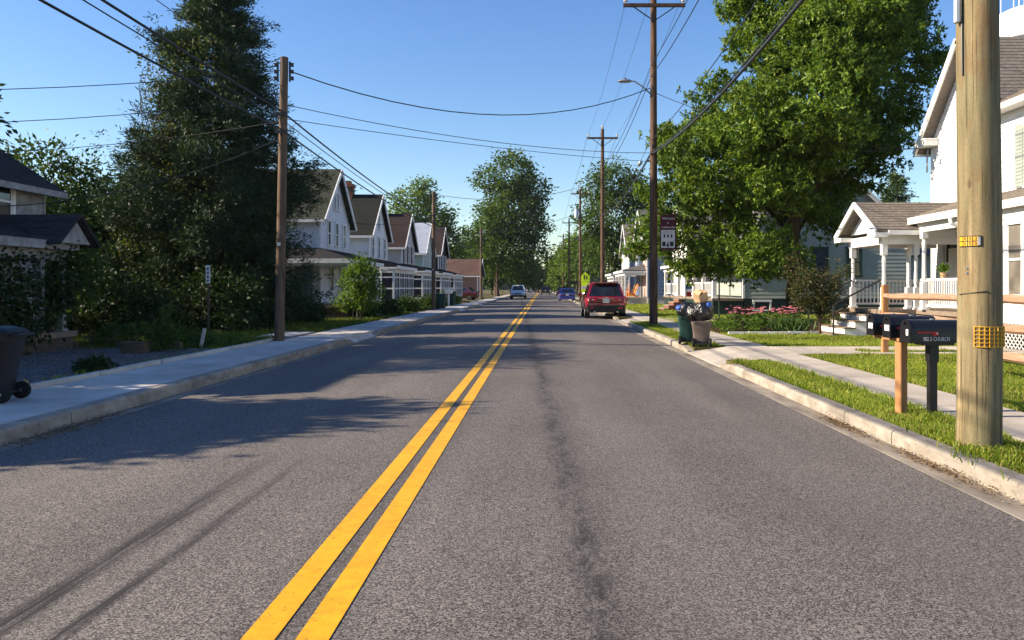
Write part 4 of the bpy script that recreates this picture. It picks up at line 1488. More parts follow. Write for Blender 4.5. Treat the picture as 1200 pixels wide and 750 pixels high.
text('lettering', 'Welcome', 0.115, BF.p(0.29, 0.012, 4.02), (R(90), 0, 0), LIGHTINK, root)
text('lettering', 'to', 0.09, BF.p(0.28, 0.012, 3.86), (R(90), 0, 0), LIGHTINK, root)
text('lettering', 'Sudlersville', 0.105, BF.p(0.29, 0.012, 3.70), (R(90), 0, 0), LIGHTINK, root)
text('lettering', 'Sudlersville', 0.075, BF.p(0.28, 0.014, 3.53), (R(90), 0, 0), MAROON, wp)

# ------------------------------------------------------------------ signs
root = thing('school_sign', 'yellow green pentagon school crossing sign behind the red car', 'road sign', (4.05, 74, HK))
b = MB(); b.box(4.03, 4.07, 74.0, 74.04, HK, 3.2); b.build('post', GALV, root)
b = MB(); b.prism([(3.65, 2.05), (4.45, 2.05), (4.45, 2.55), (4.05, 2.95), (3.65, 2.55)], 'y', 73.97, 73.985); b.build('sign_plate', SIGNG, root)
b = MB()
for dx, s in ((-0.1, 1), (0.13, 0.85)):
    b.lathe([(0, -.004), (.045 * s, -.004), (.045 * s, .004), (0, .004)], (4.05 + dx, 73.965, 2.33 + 0.36 * s), 8, 'y')
    b.prism([(4.05 + dx - .06 * s, 2.33 + .05 * s), (4.05 + dx - .02, 2.33 - .15 * s), (4.05 + dx + .02, 2.33 - .0), (4.05 + dx + .07 * s, 2.33 - .15 * s), (4.05 + dx + .06 * s, 2.33 + .3 * s), (4.05 + dx - .07 * s, 2.33 + .3 * s)], 'y', 73.96, 73.968)
b.build('walking_figures', BLACKINK, root)
b = MB(); b.box(3.67, 4.43, 73.97, 73.985, 1.65, 2.02); b.build('upper_plaque', SIGNG, root)
b = MB(); b.box(3.67, 4.43, 73.97, 73.985, 1.38, 1.63); b.build('white_plaque', SIGNW, root)
b = MB(); b.box(3.67, 4.43, 73.97, 73.985, 1.08, 1.36); b.build('lower_plaque', SIGNG, root)
text('lettering', 'SCHOOL', 0.15, (4.05, 73.966, 1.5), (R(90), 0, 0), BLACKINK, root)

root = thing('parking_sign', 'narrow white sign strip on a thin rusty post before the dark undergrowth', 'sign post', (-9.25, 22, LW))
b = MB(); b.box(-9.28, -9.22, 22, 22.03, LW - 0.1, 2.12); b.build('post', TIMBER, root)
b = MB(); b.box(-9.31, -9.19, 21.98, 21.996, 1.62, 2.12); sp = b.build('sign_plate', SIGNW, root)
b = MB()
for k, z in enumerate((1.69, 1.80, 1.91, 2.02)):
    b.box(-9.275, -9.225, 21.974, 21.978, z - 0.03, z + 0.03)
b.build('sign_symbol', TIMBER, sp)

# ------------------------------------------------------------------ mailboxes
def mailbox(label, x0, y, zb, w=0.23, L=0.52, flag=True, letters=None, stickers=1):
    root = thing('mailbox', label, 'mailbox', (x0 + L / 2, y, zb), 'black roadside mailboxes')
    prof = [(-w / 2, 0.0), (w / 2, 0.0), (w / 2, 0.135)]
    for k in range(1, 8):
        a = k * math.pi / 8
        prof.append((w / 2 * math.cos(a), 0.135 + 0.105 * math.sin(a)))
    prof.append((-w / 2, 0.135))
    b = MB()
    b.prism([(y + u, zb + v) for u, v in prof], 'x', x0, x0 + L)
    b.build('body', MAILBLK, root, smooth=True)
    b = MB()
    b.prism([(y + u * 1.05, zb - 0.004 + v * 1.03) for u, v in prof], 'x', x0 - 0.028, x0 - 0.002)
    d = b.build('door', MAILBLK, root, bevel=0.003)
    b = MB(); b.box(x0 - 0.05, x0 - 0.028, y - 0.02, y + 0.02, zb + 0.19, zb + 0.215); b.build('door_pull', MAILBLK, d)
    for k in range(stickers):
        b = MB(); b.box(x0 - 0.031, x0 - 0.0285, y - 0.075 + k * 0.065, y - 0.025 + k * 0.065, zb + 0.075, zb + 0.14); b.build('sticker', SIGNW, d)
    b = MB(); b.box(x0 + 0.02, x0 + L + 0.003, y - w / 2 - 0.004, y - w / 2 + 0.004, zb + 0.13, zb + 0.139)
    b.build('seam_rib', MAILBLK, root)
    b = MB(); b.box(x0 + L + 0.001, x0 + L + 0.015, y - w / 2 - .006, y + w / 2 + .006, zb - .004, zb + 0.15); b.build('rear_rim', MAILBLK, root)
    if flag:
        b = MB()
        b.box(x0 + 0.05, x0 + 0.25, y - w / 2 - 0.014, y - w / 2 - 0.009, zb + 0.100, zb + 0.118)
        b.box(x0 + 0.20, x0 + 0.26, y - w / 2 - 0.0142, y - w / 2 - 0.0088, zb + 0.075, zb + 0.1185)
        b.build('red_flag', REDP, root)
        b = MB(); b.lathe([(0, -.006), (.01, -.006), (.01, .006), (0, .006)], (x0 + 0.245, y - w / 2 - 0.012, zb + 0.1), 8, 'y'); b.build('flag_pivot', GALV, root)
    b = MB(); b.box(x0 + L * 0.48, x0 + L * 0.53, y - 0.02, y + 0.02, zb + 0.238, zb + 0.25); b.build('latch', GALV, root)
    if letters:
        text('lettering', letters[0], letters[1], (x0 + letters[2], y - w / 2 - 0.002, zb + 0.04), (R(90), 0, 0), LIGHTINK, root, 0.001, letters[3])
    return root


mailbox('black mailbox lettered 102 S CHURCH on a black post, nearest of three', 3.84, 8.33, 0.925, 0.23, 0.50, True, ('102 S CHURCH', 0.058, 0.245, 0.72))
mailbox('black mailbox with white number 103 at the wooden post, middle of three', 3.83, 8.76, 0.95, 0.20, 0.48, True, ('103', 0.055, 0.13, 0.9), 2)
mailbox('black mailbox farthest back, mostly hidden behind the other two', 3.82, 9.17, 0.955, 0.20, 0.48, True, None, 2)
o = MB()
o.box(4.055, 4.135, 8.29, 8.37, 0.0, 0.885)
root = thing('mailbox_post', 'square black post carrying the front mailbox', 'post', (4.095, 8.33, HK))
o.build('post', DARKIRON, root, bevel=0.006)
b = MB(); b.box(4.045, 4.145, 8.28, 8.38, 0.72, 0.90); b.build('post_collar', DARKIRON, root, bevel=0.004)
b = MB(); b.box(3.95, 4.28, 8.23, 8.43, 0.9005, 0.924); b.build('mounting_plate', DARKIRON, root)
root = thing('mailbox_post', 'fresh orange brown wooden post under the middle mailbox', 'post', (3.93, 8.68, HK))
b = MB(); b.box(-0.046, 0.046, -0.046, 0.046, -0.1, 0.79)
o = b.build('post', CEDAR, root, world=False, bevel=0.005)
o.rotation_euler = (0, 0, R(18))
b = MB(); b.box(3.885, 3.975, 8.62, 9.3, 0.916, 0.949); b.box(3.87, 4.0, 8.60, 8.78, 0.9155, 0.9485); b.build('cross_board', CEDAR, root)

# ------------------------------------------------------------------ split rail fence
root = thing('rail_fence', 'split rail fence of pinkish cedar on the sunny lawn', 'fence', (6.9, 12.6, HK))
FP = [(7.26, 16.8), (6.72, 12.55), (6.16, 8.1)]
for i, (x, y) in enumerate(FP):
    b = MB()
    b.box(x - 0.06, x + 0.06, y - 0.06, y + 0.06, HK - 0.2, 1.56)
    b.build('post', CEDAR if i == 0 else RAILW, root, bevel=0.012)
for i in range(2):
    for z in (0.52, 0.93, 1.33):
        if z < 0.6 and i == 0: continue
        a, c = FP[i], FP[i + 1]
        b = MB()
        pa = [(a[0] + (c[0] - a[0]) * t + rng.uniform(-.01, .01) + (0.03 if i else 0), a[1] + 0.12 - (a[1] - c[1] + 0.24) * t, z + rng.uniform(-.02, .012)) for t in np.linspace(0, 1, 7)]
        b.tube(pa, [0.045, 0.062, 0.068, 0.066, 0.064, 0.06, 0.045], 7)
        b.build('rail', RAILW, root)

# ------------------------------------------------------------------ wheeled bins
def make_bin(name, label, loc, rotz, m, h=1.0, w=0.58, dep=0.68, lid=True, lid_open=False, group='wheeled rubbish bins', cat='bin'):
    """front faces local -Y, handle and wheels at +Y"""
    root = thing(name, label, cat, loc, group, rotz)
    def ring(sw, sd, z, cy=0.0, r=0.07):
        q = []
        for (sx, sy, a0) in ((1, 1, 0), (-1, 1, 90), (-1, -1, 180), (1, -1, 270)):
            for a in (0, 45, 90):
                q.append((sx * (sw / 2 - r) + r * math.cos(R(a0 + a)), cy + sy * (sd / 2 - r) + r * math.sin(R(a0 + a)), z))
        return q
    b = MB()
    rings = [ring(w * 0.78, dep * 0.70, 0.05, -0.02), ring(w * 0.80, dep * 0.72, 0.12, -0.02), ring(w * 0.83, dep * 0.76, 0.30, -0.015), ring(w * 0.97, dep * 0.96, h - 0.13), ring(w * 1.0, dep * 1.0, h - 0.125), ring(w * 1.0, dep * 1.0, h - 0.07)]
    b.loft(rings)
    b.build('body', m, root, smooth=True, world=False)
    b = MB()
    for s in (-1, 1):
        for zz in (0.2,):
            b.hexa([(s * w * .2 - .02, -dep * .37 - .03, .1), (s * w * .2 + .02, -dep * .37 - .03, .1), (s * w * .2 + .02, -dep * .3, .1), (s * w * .2 - .02, -dep * .3, .1),
                    (s * w * .2 - .02, -dep * .475 - .012, h - .2), (s * w * .2 + .02, -dep * .475 - .012, h - .2), (s * w * .2 + .02, -dep * .4, h - .2), (s * w * .2 - .02, -dep * .4, h - .2)])
    b.build('stiffening_rib', m, root, world=False)
    b = MB()
    if lid:
        if lid_open:
            b.hexa([(-w * .5, dep * .5, h - .45), (w * .5, dep * .5, h - .45), (w * .5, dep * .56, h - .45), (-w * .5, dep * .56, h - .45), (-w * .5, dep * .5, h - .06), (w * .5, dep * .5, h - .06), (w * .5, dep * .56, h - .06), (-w * .5, dep * .56, h - .06)])
        else:
            b.loft([ring(w * 1.04, dep * 1.06, h - 0.068, -0.01), ring(w * 1.05, dep * 1.07, h - 0.04, -0.01), ring(w * .98, dep * 1.0, h - 0.01, -0.01), ring(w * .6, dep * .62, h + 0.03, -0.01)])
        b.build('lid', m, root, smooth=not lid_open, world=False)
    b = MB()
    b.tube([(-w * .36, dep * .48, h - .10), (-w * .36, dep * .62, h - .07), (w * .36, dep * .62, h - .07), (w * .36, dep * .48, h - .10)], 0.018, 8)
    b.build('handle', m, root, smooth=True, world=False)
    for s in (-1, 1):
        b = MB()
        b.lathe([(0.02, -.03), (.09, -.03), (.105, -.018), (.105, .018), (.09, .03), (.02, .03)], (s * (w * .42), dep * .38, 0.105), 18, 'x')
        o = b.build('wheel', RUBBER, root, smooth=True, world=False)
        b = MB()
        b.lathe([(0.0, -.036), (.018, -.034), (.018, .034), (0, .036)], (s * (w * .42), dep * .38, 0.105), 10, 'x')
        b.build('axle_cap', GALV, o, world=False)
    b = MB(); b.tube([(-w * .42, dep * .38, .105), (w * .42, dep * .38, .105)], 0.012, 6); b.build('axle', DARKIRON, root, world=False)
    return root


make_bin('wheeled_bin', 'large black wheeled bin on the left sidewalk, lid shut', (-6.56, 9.42, LW), R(-82), BLACKP, .86, 0.56, 0.64)
make_bin('wheeled_bin', 'brown wheeled bin heaped with black bags at the driveway', (3.76, 18.72, HK - .01), R(172), BROWNP, 0.66, 0.46, 0.48, lid=False)
make_bin('wheeled_bin', 'dark green wheeled bin behind the brown one, by the kerb', (3.56, 19.4, HK), R(172), GREENP, 0.74, 0.46, 0.5, lid=False)
make_bin('wheeled_bin', 'dark green wheeled bin at the foot of the second left pole', (-6.25, 49.2, LW), R(90), GREENP, 0.95, 0.55, 0.6)
make_bin('wheeled_bin', 'dark wheeled bin beside the white mailbox down the left street', (-6.9, 60.5, LW), R(80), GREENP, 1.05, 0.6, 0.65)


def bag(label, c, r, m, seed, name='rubbish_bag'):
    q = random.Random(seed)
    bm = bmesh.new()
    bmesh.ops.create_icosphere(bm, subdivisions=4, radius=1)
    from mathutils import noise as mn
    for v in bm.verts:
        p = v.co.copy()
        k = 1 + 0.20 * mn.noise(p * 2.1 + Vector((seed, 0, 0))) + 0.12 * abs(mn.noise(p * 4.5 + Vector((0, seed, 0)))) + 0.05 * mn.noise(p * 9)
        if p.z > 0.75: k *= 1 - (p.z - 0.75) * 0.6
        v.co = Vector((p.x * r[0] * k, p.y * r[1] * k, p.z * r[2] * k))
    me = bpy.data.meshes.new(name)
    bm.to_mesh(me); bm.free()
    for p in me.polygons: p.use_smooth = True
    me.materials.append(m)
    o = bpy.data.objects.new(name, me)
    COL.objects.link(o)
    o.location = c
    tag(o, label, 'rubbish bag', 'rubbish bags piled on the bins')
    return o


bag('big shiny black rubbish bag sitting on the brown bin', (3.79, 18.70, .95), (0.25, 0.25, 0.24), BAGM, 3)
bag('black rubbish bag slumping over the left side of the brown bin', (3.60, 18.85, .90), (0.17, 0.19, 0.19), BAGM, 7)
bag('black rubbish bag on the green bin behind', (3.54, 19.35, .96), (0.24, 0.24, 0.2), BAGM, 12)
bag('blue plastic bag at the far left of the heap', (3.37, 19.3, 1.0), (0.11, 0.11, 0.09), BLUEP, 15)
bag('crumpled blue wrapper on the black bag', (3.90, 18.50, 1.10), (0.06, 0.035, 0.07), BLUEP, 18)
root = thing('cardboard_box', 'open tan cardboard box perched on the black rubbish bags', 'box', (3.72, 18.8, 1.3))
b = MB()
for p in ((-.15, -.14, -.14, -.135), (.135, -.14, .15, -.135)):
    pass
b.box(-.16, .16, -.14, -.13, -.1, .13); b.box(-.16, .16, .13, .14, -.1, .13); b.box(-.16, -.15, -.13, .13, -.1, .13); b.box(.15, .16, -.13, .13, -.1, .13); b.box(-.15, .15, -.13, .13, -.1, -.09)
o = b.build('carton', CARD, root, world=False)
b = MB(); b.hexa([(-.16, -.14, .131), (-.02, -.14, .2), (-.02, .14, .2), (-.16, .14, .131), (-.16, -.14, .137), (-.02, -.14, .207), (-.02, .14, .207), (-.16, .14, .137)])
f2 = b.build('flap', CARD, root, world=False)
root.rotation_euler = (R(14), R(-24), R(25))
root.location = (3.76, 18.78, 1.27)
root.scale = (.8, .8, .95)

# ------------------------------------------------------------------ houses on the left
OLDTRIM = mat('peeling_grey_trim', (0.34, 0.34, 0.34), (0.20, 0.20, 0.20), rough=0.8, scale=6, detail=7)
A, NL, NRT = (0, 1), (1, 0), (-1, 0)


def deck(root, F, u0, u1, d0, d1, z, m=None, skirt=None, base=0.12):
    b = MB(); F.box(b, u0, u1, d0, d1, z - 0.12, z); b.build('porch_deck', m or DECK, root)
    s = MB(); F.box(s, u0 + 0.06, u1 - 0.06, d0, d1 - 0.06, base - 0.1, z - 0.121); s.build('porch_skirt', skirt or TIMBER, root)


def screen_porch(root, F, u0, u1, d, zd, zt, bays=4, side=True):
    deck(root, F, u0, u1, 0.03, d, zd)
    fr = MB()
    for k in range(bays + 1):
        u = u0 + 0.06 + (u1 - u0 - 0.12) * k / bays
        F.box(fr, u - 0.055, u + 0.055, d - 0.12, d - 0.01, zd, zt)
        if k < bays:
            um = u + (u1 - u0 - .12) / bays / 2
            F.box(fr, um - 0.025, um + 0.025, d - 0.09, d - 0.03, zd + .02, zt - .02)
    for z in (zd + 0.04, zd + 0.75, zt - 0.5, zt - 0.05):
        F.box(fr, u0 + 0.01, u1 - 0.01, d - 0.10, d - 0.022, z - 0.04, z + 0.04)
    for k in range(3):
        dd = 0.1 + (d - 0.2) * k / 2
        F.box(fr, u0, u0 + 0.08, dd - 0.04, dd + 0.04, zd, zt)
    for z in (zd + 0.04, zd + 0.75, zt - 0.5, zt - 0.05):
        F.box(fr, u0 + 0.01, u0 + 0.07, 0.05, d - 0.13, z - 0.04, z + 0.04)
    o = fr.build('screen_frame', WHITE, root)
    s = MB()
    F.box(s, u0 + 0.1, u1 - 0.1, d - 0.075, d - 0.07, zd, zt)
    F.box(s, u0 + 0.04, u0 + 0.045, 0.05, d - 0.1, zd, zt)
    s.build('screen', SCREEN, o)


F = Fr((-12, 10.6), A, NL)
h0 = house('old_house', 'shaded grey house half overgrown at the left edge, with vine covered porch', F, 8.5, 7, 0.6, 4.0, 6.3, OLDTRIM, ROOF_DARK,
           [('f', 7.0, 3.0, 0.62, 0.85), ('f', 4.0, 3.0, 0.62, 0.85), ('r', 2.0, 2.9, 0.6, 0.9)], 'a', base=0.15, ov=0.35, trim=OLDTRIM)
shed_roof(h0, F, 0, 7.0, 0, 1.7, 3.0, 2.5, ROOF_DARK, trim=OLDTRIM)
b = MB(); b.prism([(16.55, 2.45), (17.75, 2.45), (17.15, 3.0)], 'x', -12.0, -10.1); b.build('porch_gable', OLDTRIM, h0)
b = MB()
lap_roof(b, (-12, 16.4, 2.44), (-9.95, 16.4, 2.44), (-9.95, 17.15, 3.08), (-12, 17.15, 3.08), 0.2, 0.01, 0.05)
lap_roof(b, (-12, 17.9, 2.44), (-9.95, 17.9, 2.44), (-9.95, 17.15, 3.08), (-12, 17.15, 3.08), 0.2, 0.01, 0.05)
b.build('porch_gable_roof', ROOF_DARK, h0, fix=False)
for u in (0.3, 2.4, 4.5, 6.0, 6.75):
    column(h0, F, u, 1.5, 0.55, 2.2, 0.06, m=OLDTRIM, fancy=False)
deck(h0, F, 0, 7.0, 0.03, 1.7, 0.55)
door(h0, F, 4.6, 0.6, 0.85, 1.9, DOORM)

F = Fr((-10.2, 36.5), A, NL)
h1 = house('gabled_house', 'nearest pale grey gabled house on the left with olive roof and wraparound porch', F, 5.5, 10, 0.75, 4.85, 7.3, GREY_SID, ROOF_OLIVE,
           [('f', 1.45, 3.55, .5, 1.1), ('f', 2.85, 3.55, .5, 1.1), ('f', 4.3, 3.55, .5, 1.1), ('f', 2.45, 5.35, .28, .8, dict(bars=False)), ('f', 3.0, 5.35, .28, .8, dict(bars=False)),
            ('f', 1.9, 1.35, .65, 1.35), ('f', 3.9, 1.35, .65, 1.35)], 'n', base=0.12, pitch=0.2, group='gabled houses along the left')
NF = F.near()
door(h1, NF, 0.75, 0.76, 0.85, 2.05, DOORM)
window(h1, NF, 2.2, 1.4, 0.7, 1.3)
r = MB()
lap_roof(r, F.p(-1.75, 1.75, 2.78), F.p(5.7, 1.75, 2.78), F.p(5.7, 0, 3.32), F.p(0, 0, 3.32), 0.2, 0.01)
lap_roof(r, F.p(-1.75, 1.75, 2.78), F.p(-1.75, -4.6, 2.78), F.p(0, -4.6, 3.32), F.p(0, 0, 3.32), 0.2, 0.01)
r.build('porch_roof', ROOF_DARK, h1, fix=False)
b = MB(); F.box(b, -1.78, 5.72, 1.752, 1.80, 2.57, 2.775); F.box(b, -1.80, -1.752, -4.6, 1.80, 2.571, 2.774)
b.build('porch_fascia', WHITE, h1)
b = MB(); F.box(b, -1.5, 5.5, 1.42, 1.6, 2.45, 2.68); F.box(b, -1.6, -1.42, -4.5, 1.41, 2.45, 2.68); b.build('porch_beam', WHITE, h1)
deck(h1, F, -1.6, 5.5, 0.03, 1.6, 0.74); deck(h1, F, -1.6, -0.03, -4.5, 0.025, 0.735)
for u, d in ((-1.5, 1.5), (1.0, 1.5), (3.3, 1.5), (5.4, 1.5), (-1.5, -1.4), (-1.5, -4.4)):
    column(h1, F, u, d, 0.74, 2.45, 0.06, fancy=False)


def left_house(label, y0, x0, W, eave, ridge, wall, roof, shut=None, chim=None, porch=True, depth=10, trim=None):
    F = Fr((x0, y0), A, NL)
    kw = dict(shut=shut) if shut else {}
    h = house('gabled_house', label, F, W, depth, 0.7, eave, ridge, wall, roof,
              [('f', W * .18, 3.35, .5, 1.2, kw), ('f', W * .5, 3.35, .5, 1.2, kw), ('f', W * .82, 3.35, .5, 1.2, kw), ('f', W * .5, eave + .35, .45, .9), ('n', 1.6, 3.35, .55, 1.2), ('n', 5, 3.35, .55, 1.2)],
              'n', base=0.12, pitch=0.3, chimney=chim, group='gabled houses along the left', trim=trim)
    door(h, F, W * .3, .71, .85, 2.0, REDDOOR)
    window(h, F, W * .72, 1.35, .7, 1.35)
    if porch:
        shed_roof(h, F, -0.5, W + 1.0, 0, 1.75, 3.25, 2.78, ROOF_DARK)
        screen_porch(h, F, -0.4, W + 0.9, 1.6, 0.7, 2.6, 4)
    return h


left_house('white gabled house with screened porch, second of the left row', 46.3, -10.1, 5.5, 4.75, 7.2, WHITE_SID, ROOF_OLIVE_SHADOWED, chim=(2.75, -1.9, 7.9, 0.35))
left_house('taupe gabled house with maroon shutters and brown roof', 57.0, -10.05, 5.5, 4.6, 7.0, TAUPE_SID, ROOF_UMBER_SHADOWED, REDDOOR, chim=(2.75, -2.2, 7.7, 0.35))
left_house('mint green house with pale metal roof', 66.6, -9.95, 5.5, 4.6, 7.1, MINT_SID, ROOF_METAL)
left_house('far brown shingled house behind the second left pole', 75.3, -9.8, 6.0, 4.8, 7.4, ROOF_UMBER_SHADOWED, ROOF_UMBER_SHADOWED)

# brick bungalow
m, nt, p, out = new_mat('bungalow_brick')
br = nd(nt, 'ShaderNodeTexBrick')
br.inputs['Color1'].default_value = (0.28, 0.11, 0.07, 1); br.inputs['Color2'].default_value = (0.20, 0.075, 0.05, 1); br.inputs['Mortar'].default_value = (0.33, 0.27, 0.22, 1)
br.inputs['Scale'].default_value = 1.0; br.inputs['Brick Width'].default_value = 0.22; br.inputs['Row Height'].default_value = 0.075; br.inputs['Mortar Size'].default_value = 0.010
tcn = nd(nt, 'ShaderNodeTexCoord'); sp = nd(nt, 'ShaderNodeSeparateXYZ'); cb = nd(nt, 'ShaderNodeCombineXYZ')
nt.links.new(tcn.outputs['Object'], sp.inputs[0])
nt.links.new(math_(nt, 'ADD', sp.outputs[0], sp.outputs[1]), cb.inputs[0]); nt.links.new(sp.outputs[2], cb.inputs[1])
nt.links.new(cb.outputs[0], br.inputs['Vector']); nt.links.new(br.outputs['Color'], p.inputs['Base Color']); p.inputs['Roughness'].default_value = 0.85
F = Fr((-7.7, 95), A, NL)
house('brick_bungalow', 'low red brick bungalow with white window beyond the porch houses', F, 8, 7.0, 0.3, 3.0, 5.0, m, ROOF_BROWN,
      [('n', 2.4, 1.2, 0.95, 1.4), ('n', 5.4, 1.2, 0.95, 1.4), ('f', 2.4, 1.2, .9, 1.3), ('f', 5.6, 1.2, .9, 1.3)], 'n', base=0.12, pitch=0.225)
root = thing('mailbox', 'white mailbox on a post beside the dark bin down the left street', 'mailbox', (-6.75, 57.5, LW))
b = MB(); b.box(-6.81, -6.69, 57.45, 57.55, LW, 1.05); b.build('post', WHITE, root)
b = MB(); b.box(-7.05, -6.45, 57.35, 57.65, 1.06, 1.4); b.build('body', WHITE, root, bevel=0.06)

# pickets on the first house's garden edge
root = thing('picket_edging', 'low row of pale stakes along the garden under the wraparound porch', 'fence', (-8.0, 38, LW))
for k in range(16):
    y = 33.6 + k * 0.72
    b = MB(); b.box(-8.0 - .025, -8.0 + .025, y - .02, y + .02, LW - .1, LW + rng.uniform(.42, .6)); b.build('stake', WHITE if k % 3 else TIMBER, root)

# ------------------------------------------------------------------ houses on the right
F = Fr((12.5, 20.8), A, NRT)
wh = house('white_house', 'tall white house behind the pale pole, with gabled entry porch and white railings', F, 4.6, 9, 0.85, 6.2, 8.75, WHITE_SID, ROOF_TAN,
           [('f', 1.6, 4.25, .75, 1.45, dict(shut=SHUT_G)), ('f', 3.3, 1.5, .8, 1.5)], 'n', base=0.11, pitch=0.13, ov=0.32, ovf=0.42)
# eave returns
for u0, u1 in ((-0.34, 0.42), (4.18, 4.94)):
    b = MB(); F.box(b, u0, u1, 0.02, 0.44, 5.98, 6.16); F.box(b, u0 - .03, u1 + .03, 0.02, 0.47, 6.163, 6.20); b.build('eave_return', WHITE, wh)
    r = MB(); lap_roof(r, F.p(u0 - .05, .5, 5.9), F.p(u1, .5, 5.9), F.p(u1, 0, 6.0), F.p(u0 - .05, 0, 6.0)); 
# side roof wing eave at the far left of the gable
r = MB(); lap_roof(r, F.p(4.5, 0.62, 5.55), F.p(5.55, 0.62, 5.55), F.p(5.2, -0.2, 6.05), F.p(4.5, -0.2, 6.05)); lap_roof(r, F.p(5.55, 0.62, 5.55), F.p(5.55, -6, 5.55), F.p(4.6, -6, 6.1), F.p(4.6, -0.1, 6.1)); 
b = MB(); F.box(b, 5.52, 5.60, 0.62, -6, 5.38, 5.54); F.box(b, 4.2, 5.6, 0.621, 0.68, 5.38, 5.54); 
WF = Fr((11.6, 11.5), A, NRT)
W2 = MB()
lap_wall(W2, WF, 0, 8.6, 0.85, 6.1, 0.13); lap_wall(W2, WF.near(), 0, 8, .85, 6.1, .13); lap_wall(W2, WF.far(8.6), 0, 0.95, 0.85, 6.1, .13)
W2.build('wing_wall', WHITE_SID, wh, fix=False)
b = MB(); WF.box(b, 8.52, 8.64, -0.05, 0.04, .85, 6.05); b.build('corner_board', WHITE, wh)
r = MB(); lap_roof(r, WF.p(-.3, .38, 6.0), WF.p(8.9, .38, 6.0), WF.p(8.9, -4, 8.3), WF.p(-.3, -4, 8.3), .15); r.build('wing_roof', ROOF_TAN, wh, fix=False)
b = MB(); WF.box(b, -.3, 8.92, .382, .47, 5.84, 5.98); WF.box(b, -.28, 8.9, 0.03, .38, 5.86, 5.905); b.build('wing_gutter', WHITE, wh)
for u in (6.95, 4.2):
    window(wh, WF, u, 3.95, .85, 1.45, shut=SHUT_G, glass=GLASS_B)
PF = Fr((12.5, 11.5), A, NRT)
shed_roof(wh, PF, 0, 10.75, 0, 2.2, 4.2, 3.45, ROOF_TAN)
b = MB(); b.tube([(10.22, 19.9, 3.3), (10.26, 19.9, 3.12), (10.5, 19.9, 3.02)], .05, 8); b.build('downspout', WHITE, wh)
# glazed-in part of the porch
EF = Fr((10.5, 11.5), A, NRT)
b = MB(); lap_wall(b, EF, 0, 6.6, .8, 3.24, .13); lap_wall(b, EF.far(6.6), 0, 1.1, .8, 3.24, .13); b.build('sunroom_wall', WHITE_SID, wh, fix=False)
b = MB(); EF.box(b, 6.5, 6.66, -0.06, 0.06, .8, 3.24); b.build('corner_board', WHITE, wh)
for u in (6.05, 5.0, 3.9, 2.8):
    window(wh, EF, u, 1.35, .55, 1.55, glass=GLASS_B)
deck(wh, Fr((12.5, 18.1), A, NRT), 0, 4.35, 0.03, 2.0, 0.88, DECK, TIMBER)
# portico
GF = Fr((12.5, 22.3), A, NRT)
r = MB()
lap_roof(r, GF.p(-.3, 3.25, 3.12), GF.p(-.3, 0, 3.12), GF.p(1.2, 0, 4.02), GF.p(1.2, 3.25, 4.02), .15)
lap_roof(r, GF.p(2.7, 3.25, 3.12), GF.p(2.7, 0, 3.12), GF.p(1.2, 0, 4.02), GF.p(1.2, 3.25, 4.02), .15)
r.build('portico_roof', ROOF_TAN, wh, fix=False)
b = MB(); b.add([GF.p(0.05, 2.9, 3.1), GF.p(2.35, 2.9, 3.1), GF.p(1.2, 2.9, 3.85)], [(0, 1, 2)]); b.build('portico_gable', WHITE_SID, wh, fix=False)
b = MB()
b.beam(GF.p(-.32, 3.26, 3.03), GF.p(1.2, 3.26, 3.95), .05, .17); b.build('portico_rake', WHITE, wh)
b = MB(); b.beam(GF.p(2.72, 3.26, 3.03), GF.p(1.2, 3.26, 3.95), .05, .17); b.build('portico_rake', WHITE, wh)
for u0, u1 in ((-.34, .2), (2.2, 2.74)):
    b = MB(); GF.box(b, u0, u1, 2.92, 3.28, 2.9, 3.03); b.build('portico_return', WHITE, wh)
b = MB(); GF.box(b, -.36, -.28, 0, 2.9, 2.96, 3.09); b.build('portico_gutter', WHITE, wh)
b = MB(); GF.box(b, 0.0, 2.4, 2.75, 2.95, 2.72, 3.0); GF.box(b, 0.0, .18, 0.3, 2.745, 2.72, 3.0); GF.box(b, 2.22, 2.4, 0.3, 2.745, 2.72, 3.0); b.build('portico_beam', WHITE, wh)
deck(wh, GF, -.04, 2.44, 0.03, 3.0, 0.881, DECK, TIMBER)
for u, d in ((0.09, 2.85), (2.31, 2.85), (2.31, 1.9), (0.09, 1.95), (0.6, 1.92)):
    column(wh, GF, u, d, .885, 2.72, .075)
column(wh, PF, 10.3, 2.0, .885, 3.15, .08)
railing(wh, GF, 0.2, 2.75, 2.36, 0.885, 'd')
PF2 = Fr((12.5, 18.1), A, NRT)
railing(wh, PF2, 0.05, 4.0, 1.93, 0.885, 'u')
# steps down to the lawn
for k in range(4):
    b = MB(); x1 = 9.5 - k * 0.3
    b.box(x1 - .3, x1, 22.55, 24.45, HK - .05, .70 - k * .185); o = b.build('step', WHITE, wh)
    b = MB(); b.box(x1 - .33, x1 + 0.0, 22.5, 24.5, .702 - k * .185, .735 - k * .185); b.build('step_tread', DECK, wh)
b = MB(); b.prism([(8.2, HK), (9.55, HK), (9.55, .86), (9.3, .86), (8.2, .3)], 'y', 24.51, 24.58); b.build('stair_stringer', TIMBER, wh)
for y in (22.45, 24.55):
    b = MB(); b.tube([(8.25, y, HK), (8.25, y, 1.0), (8.4, y, 1.1), (9.6, y, 1.72)], .026, 6); b.build('hand_rail', DARKIRON, wh)
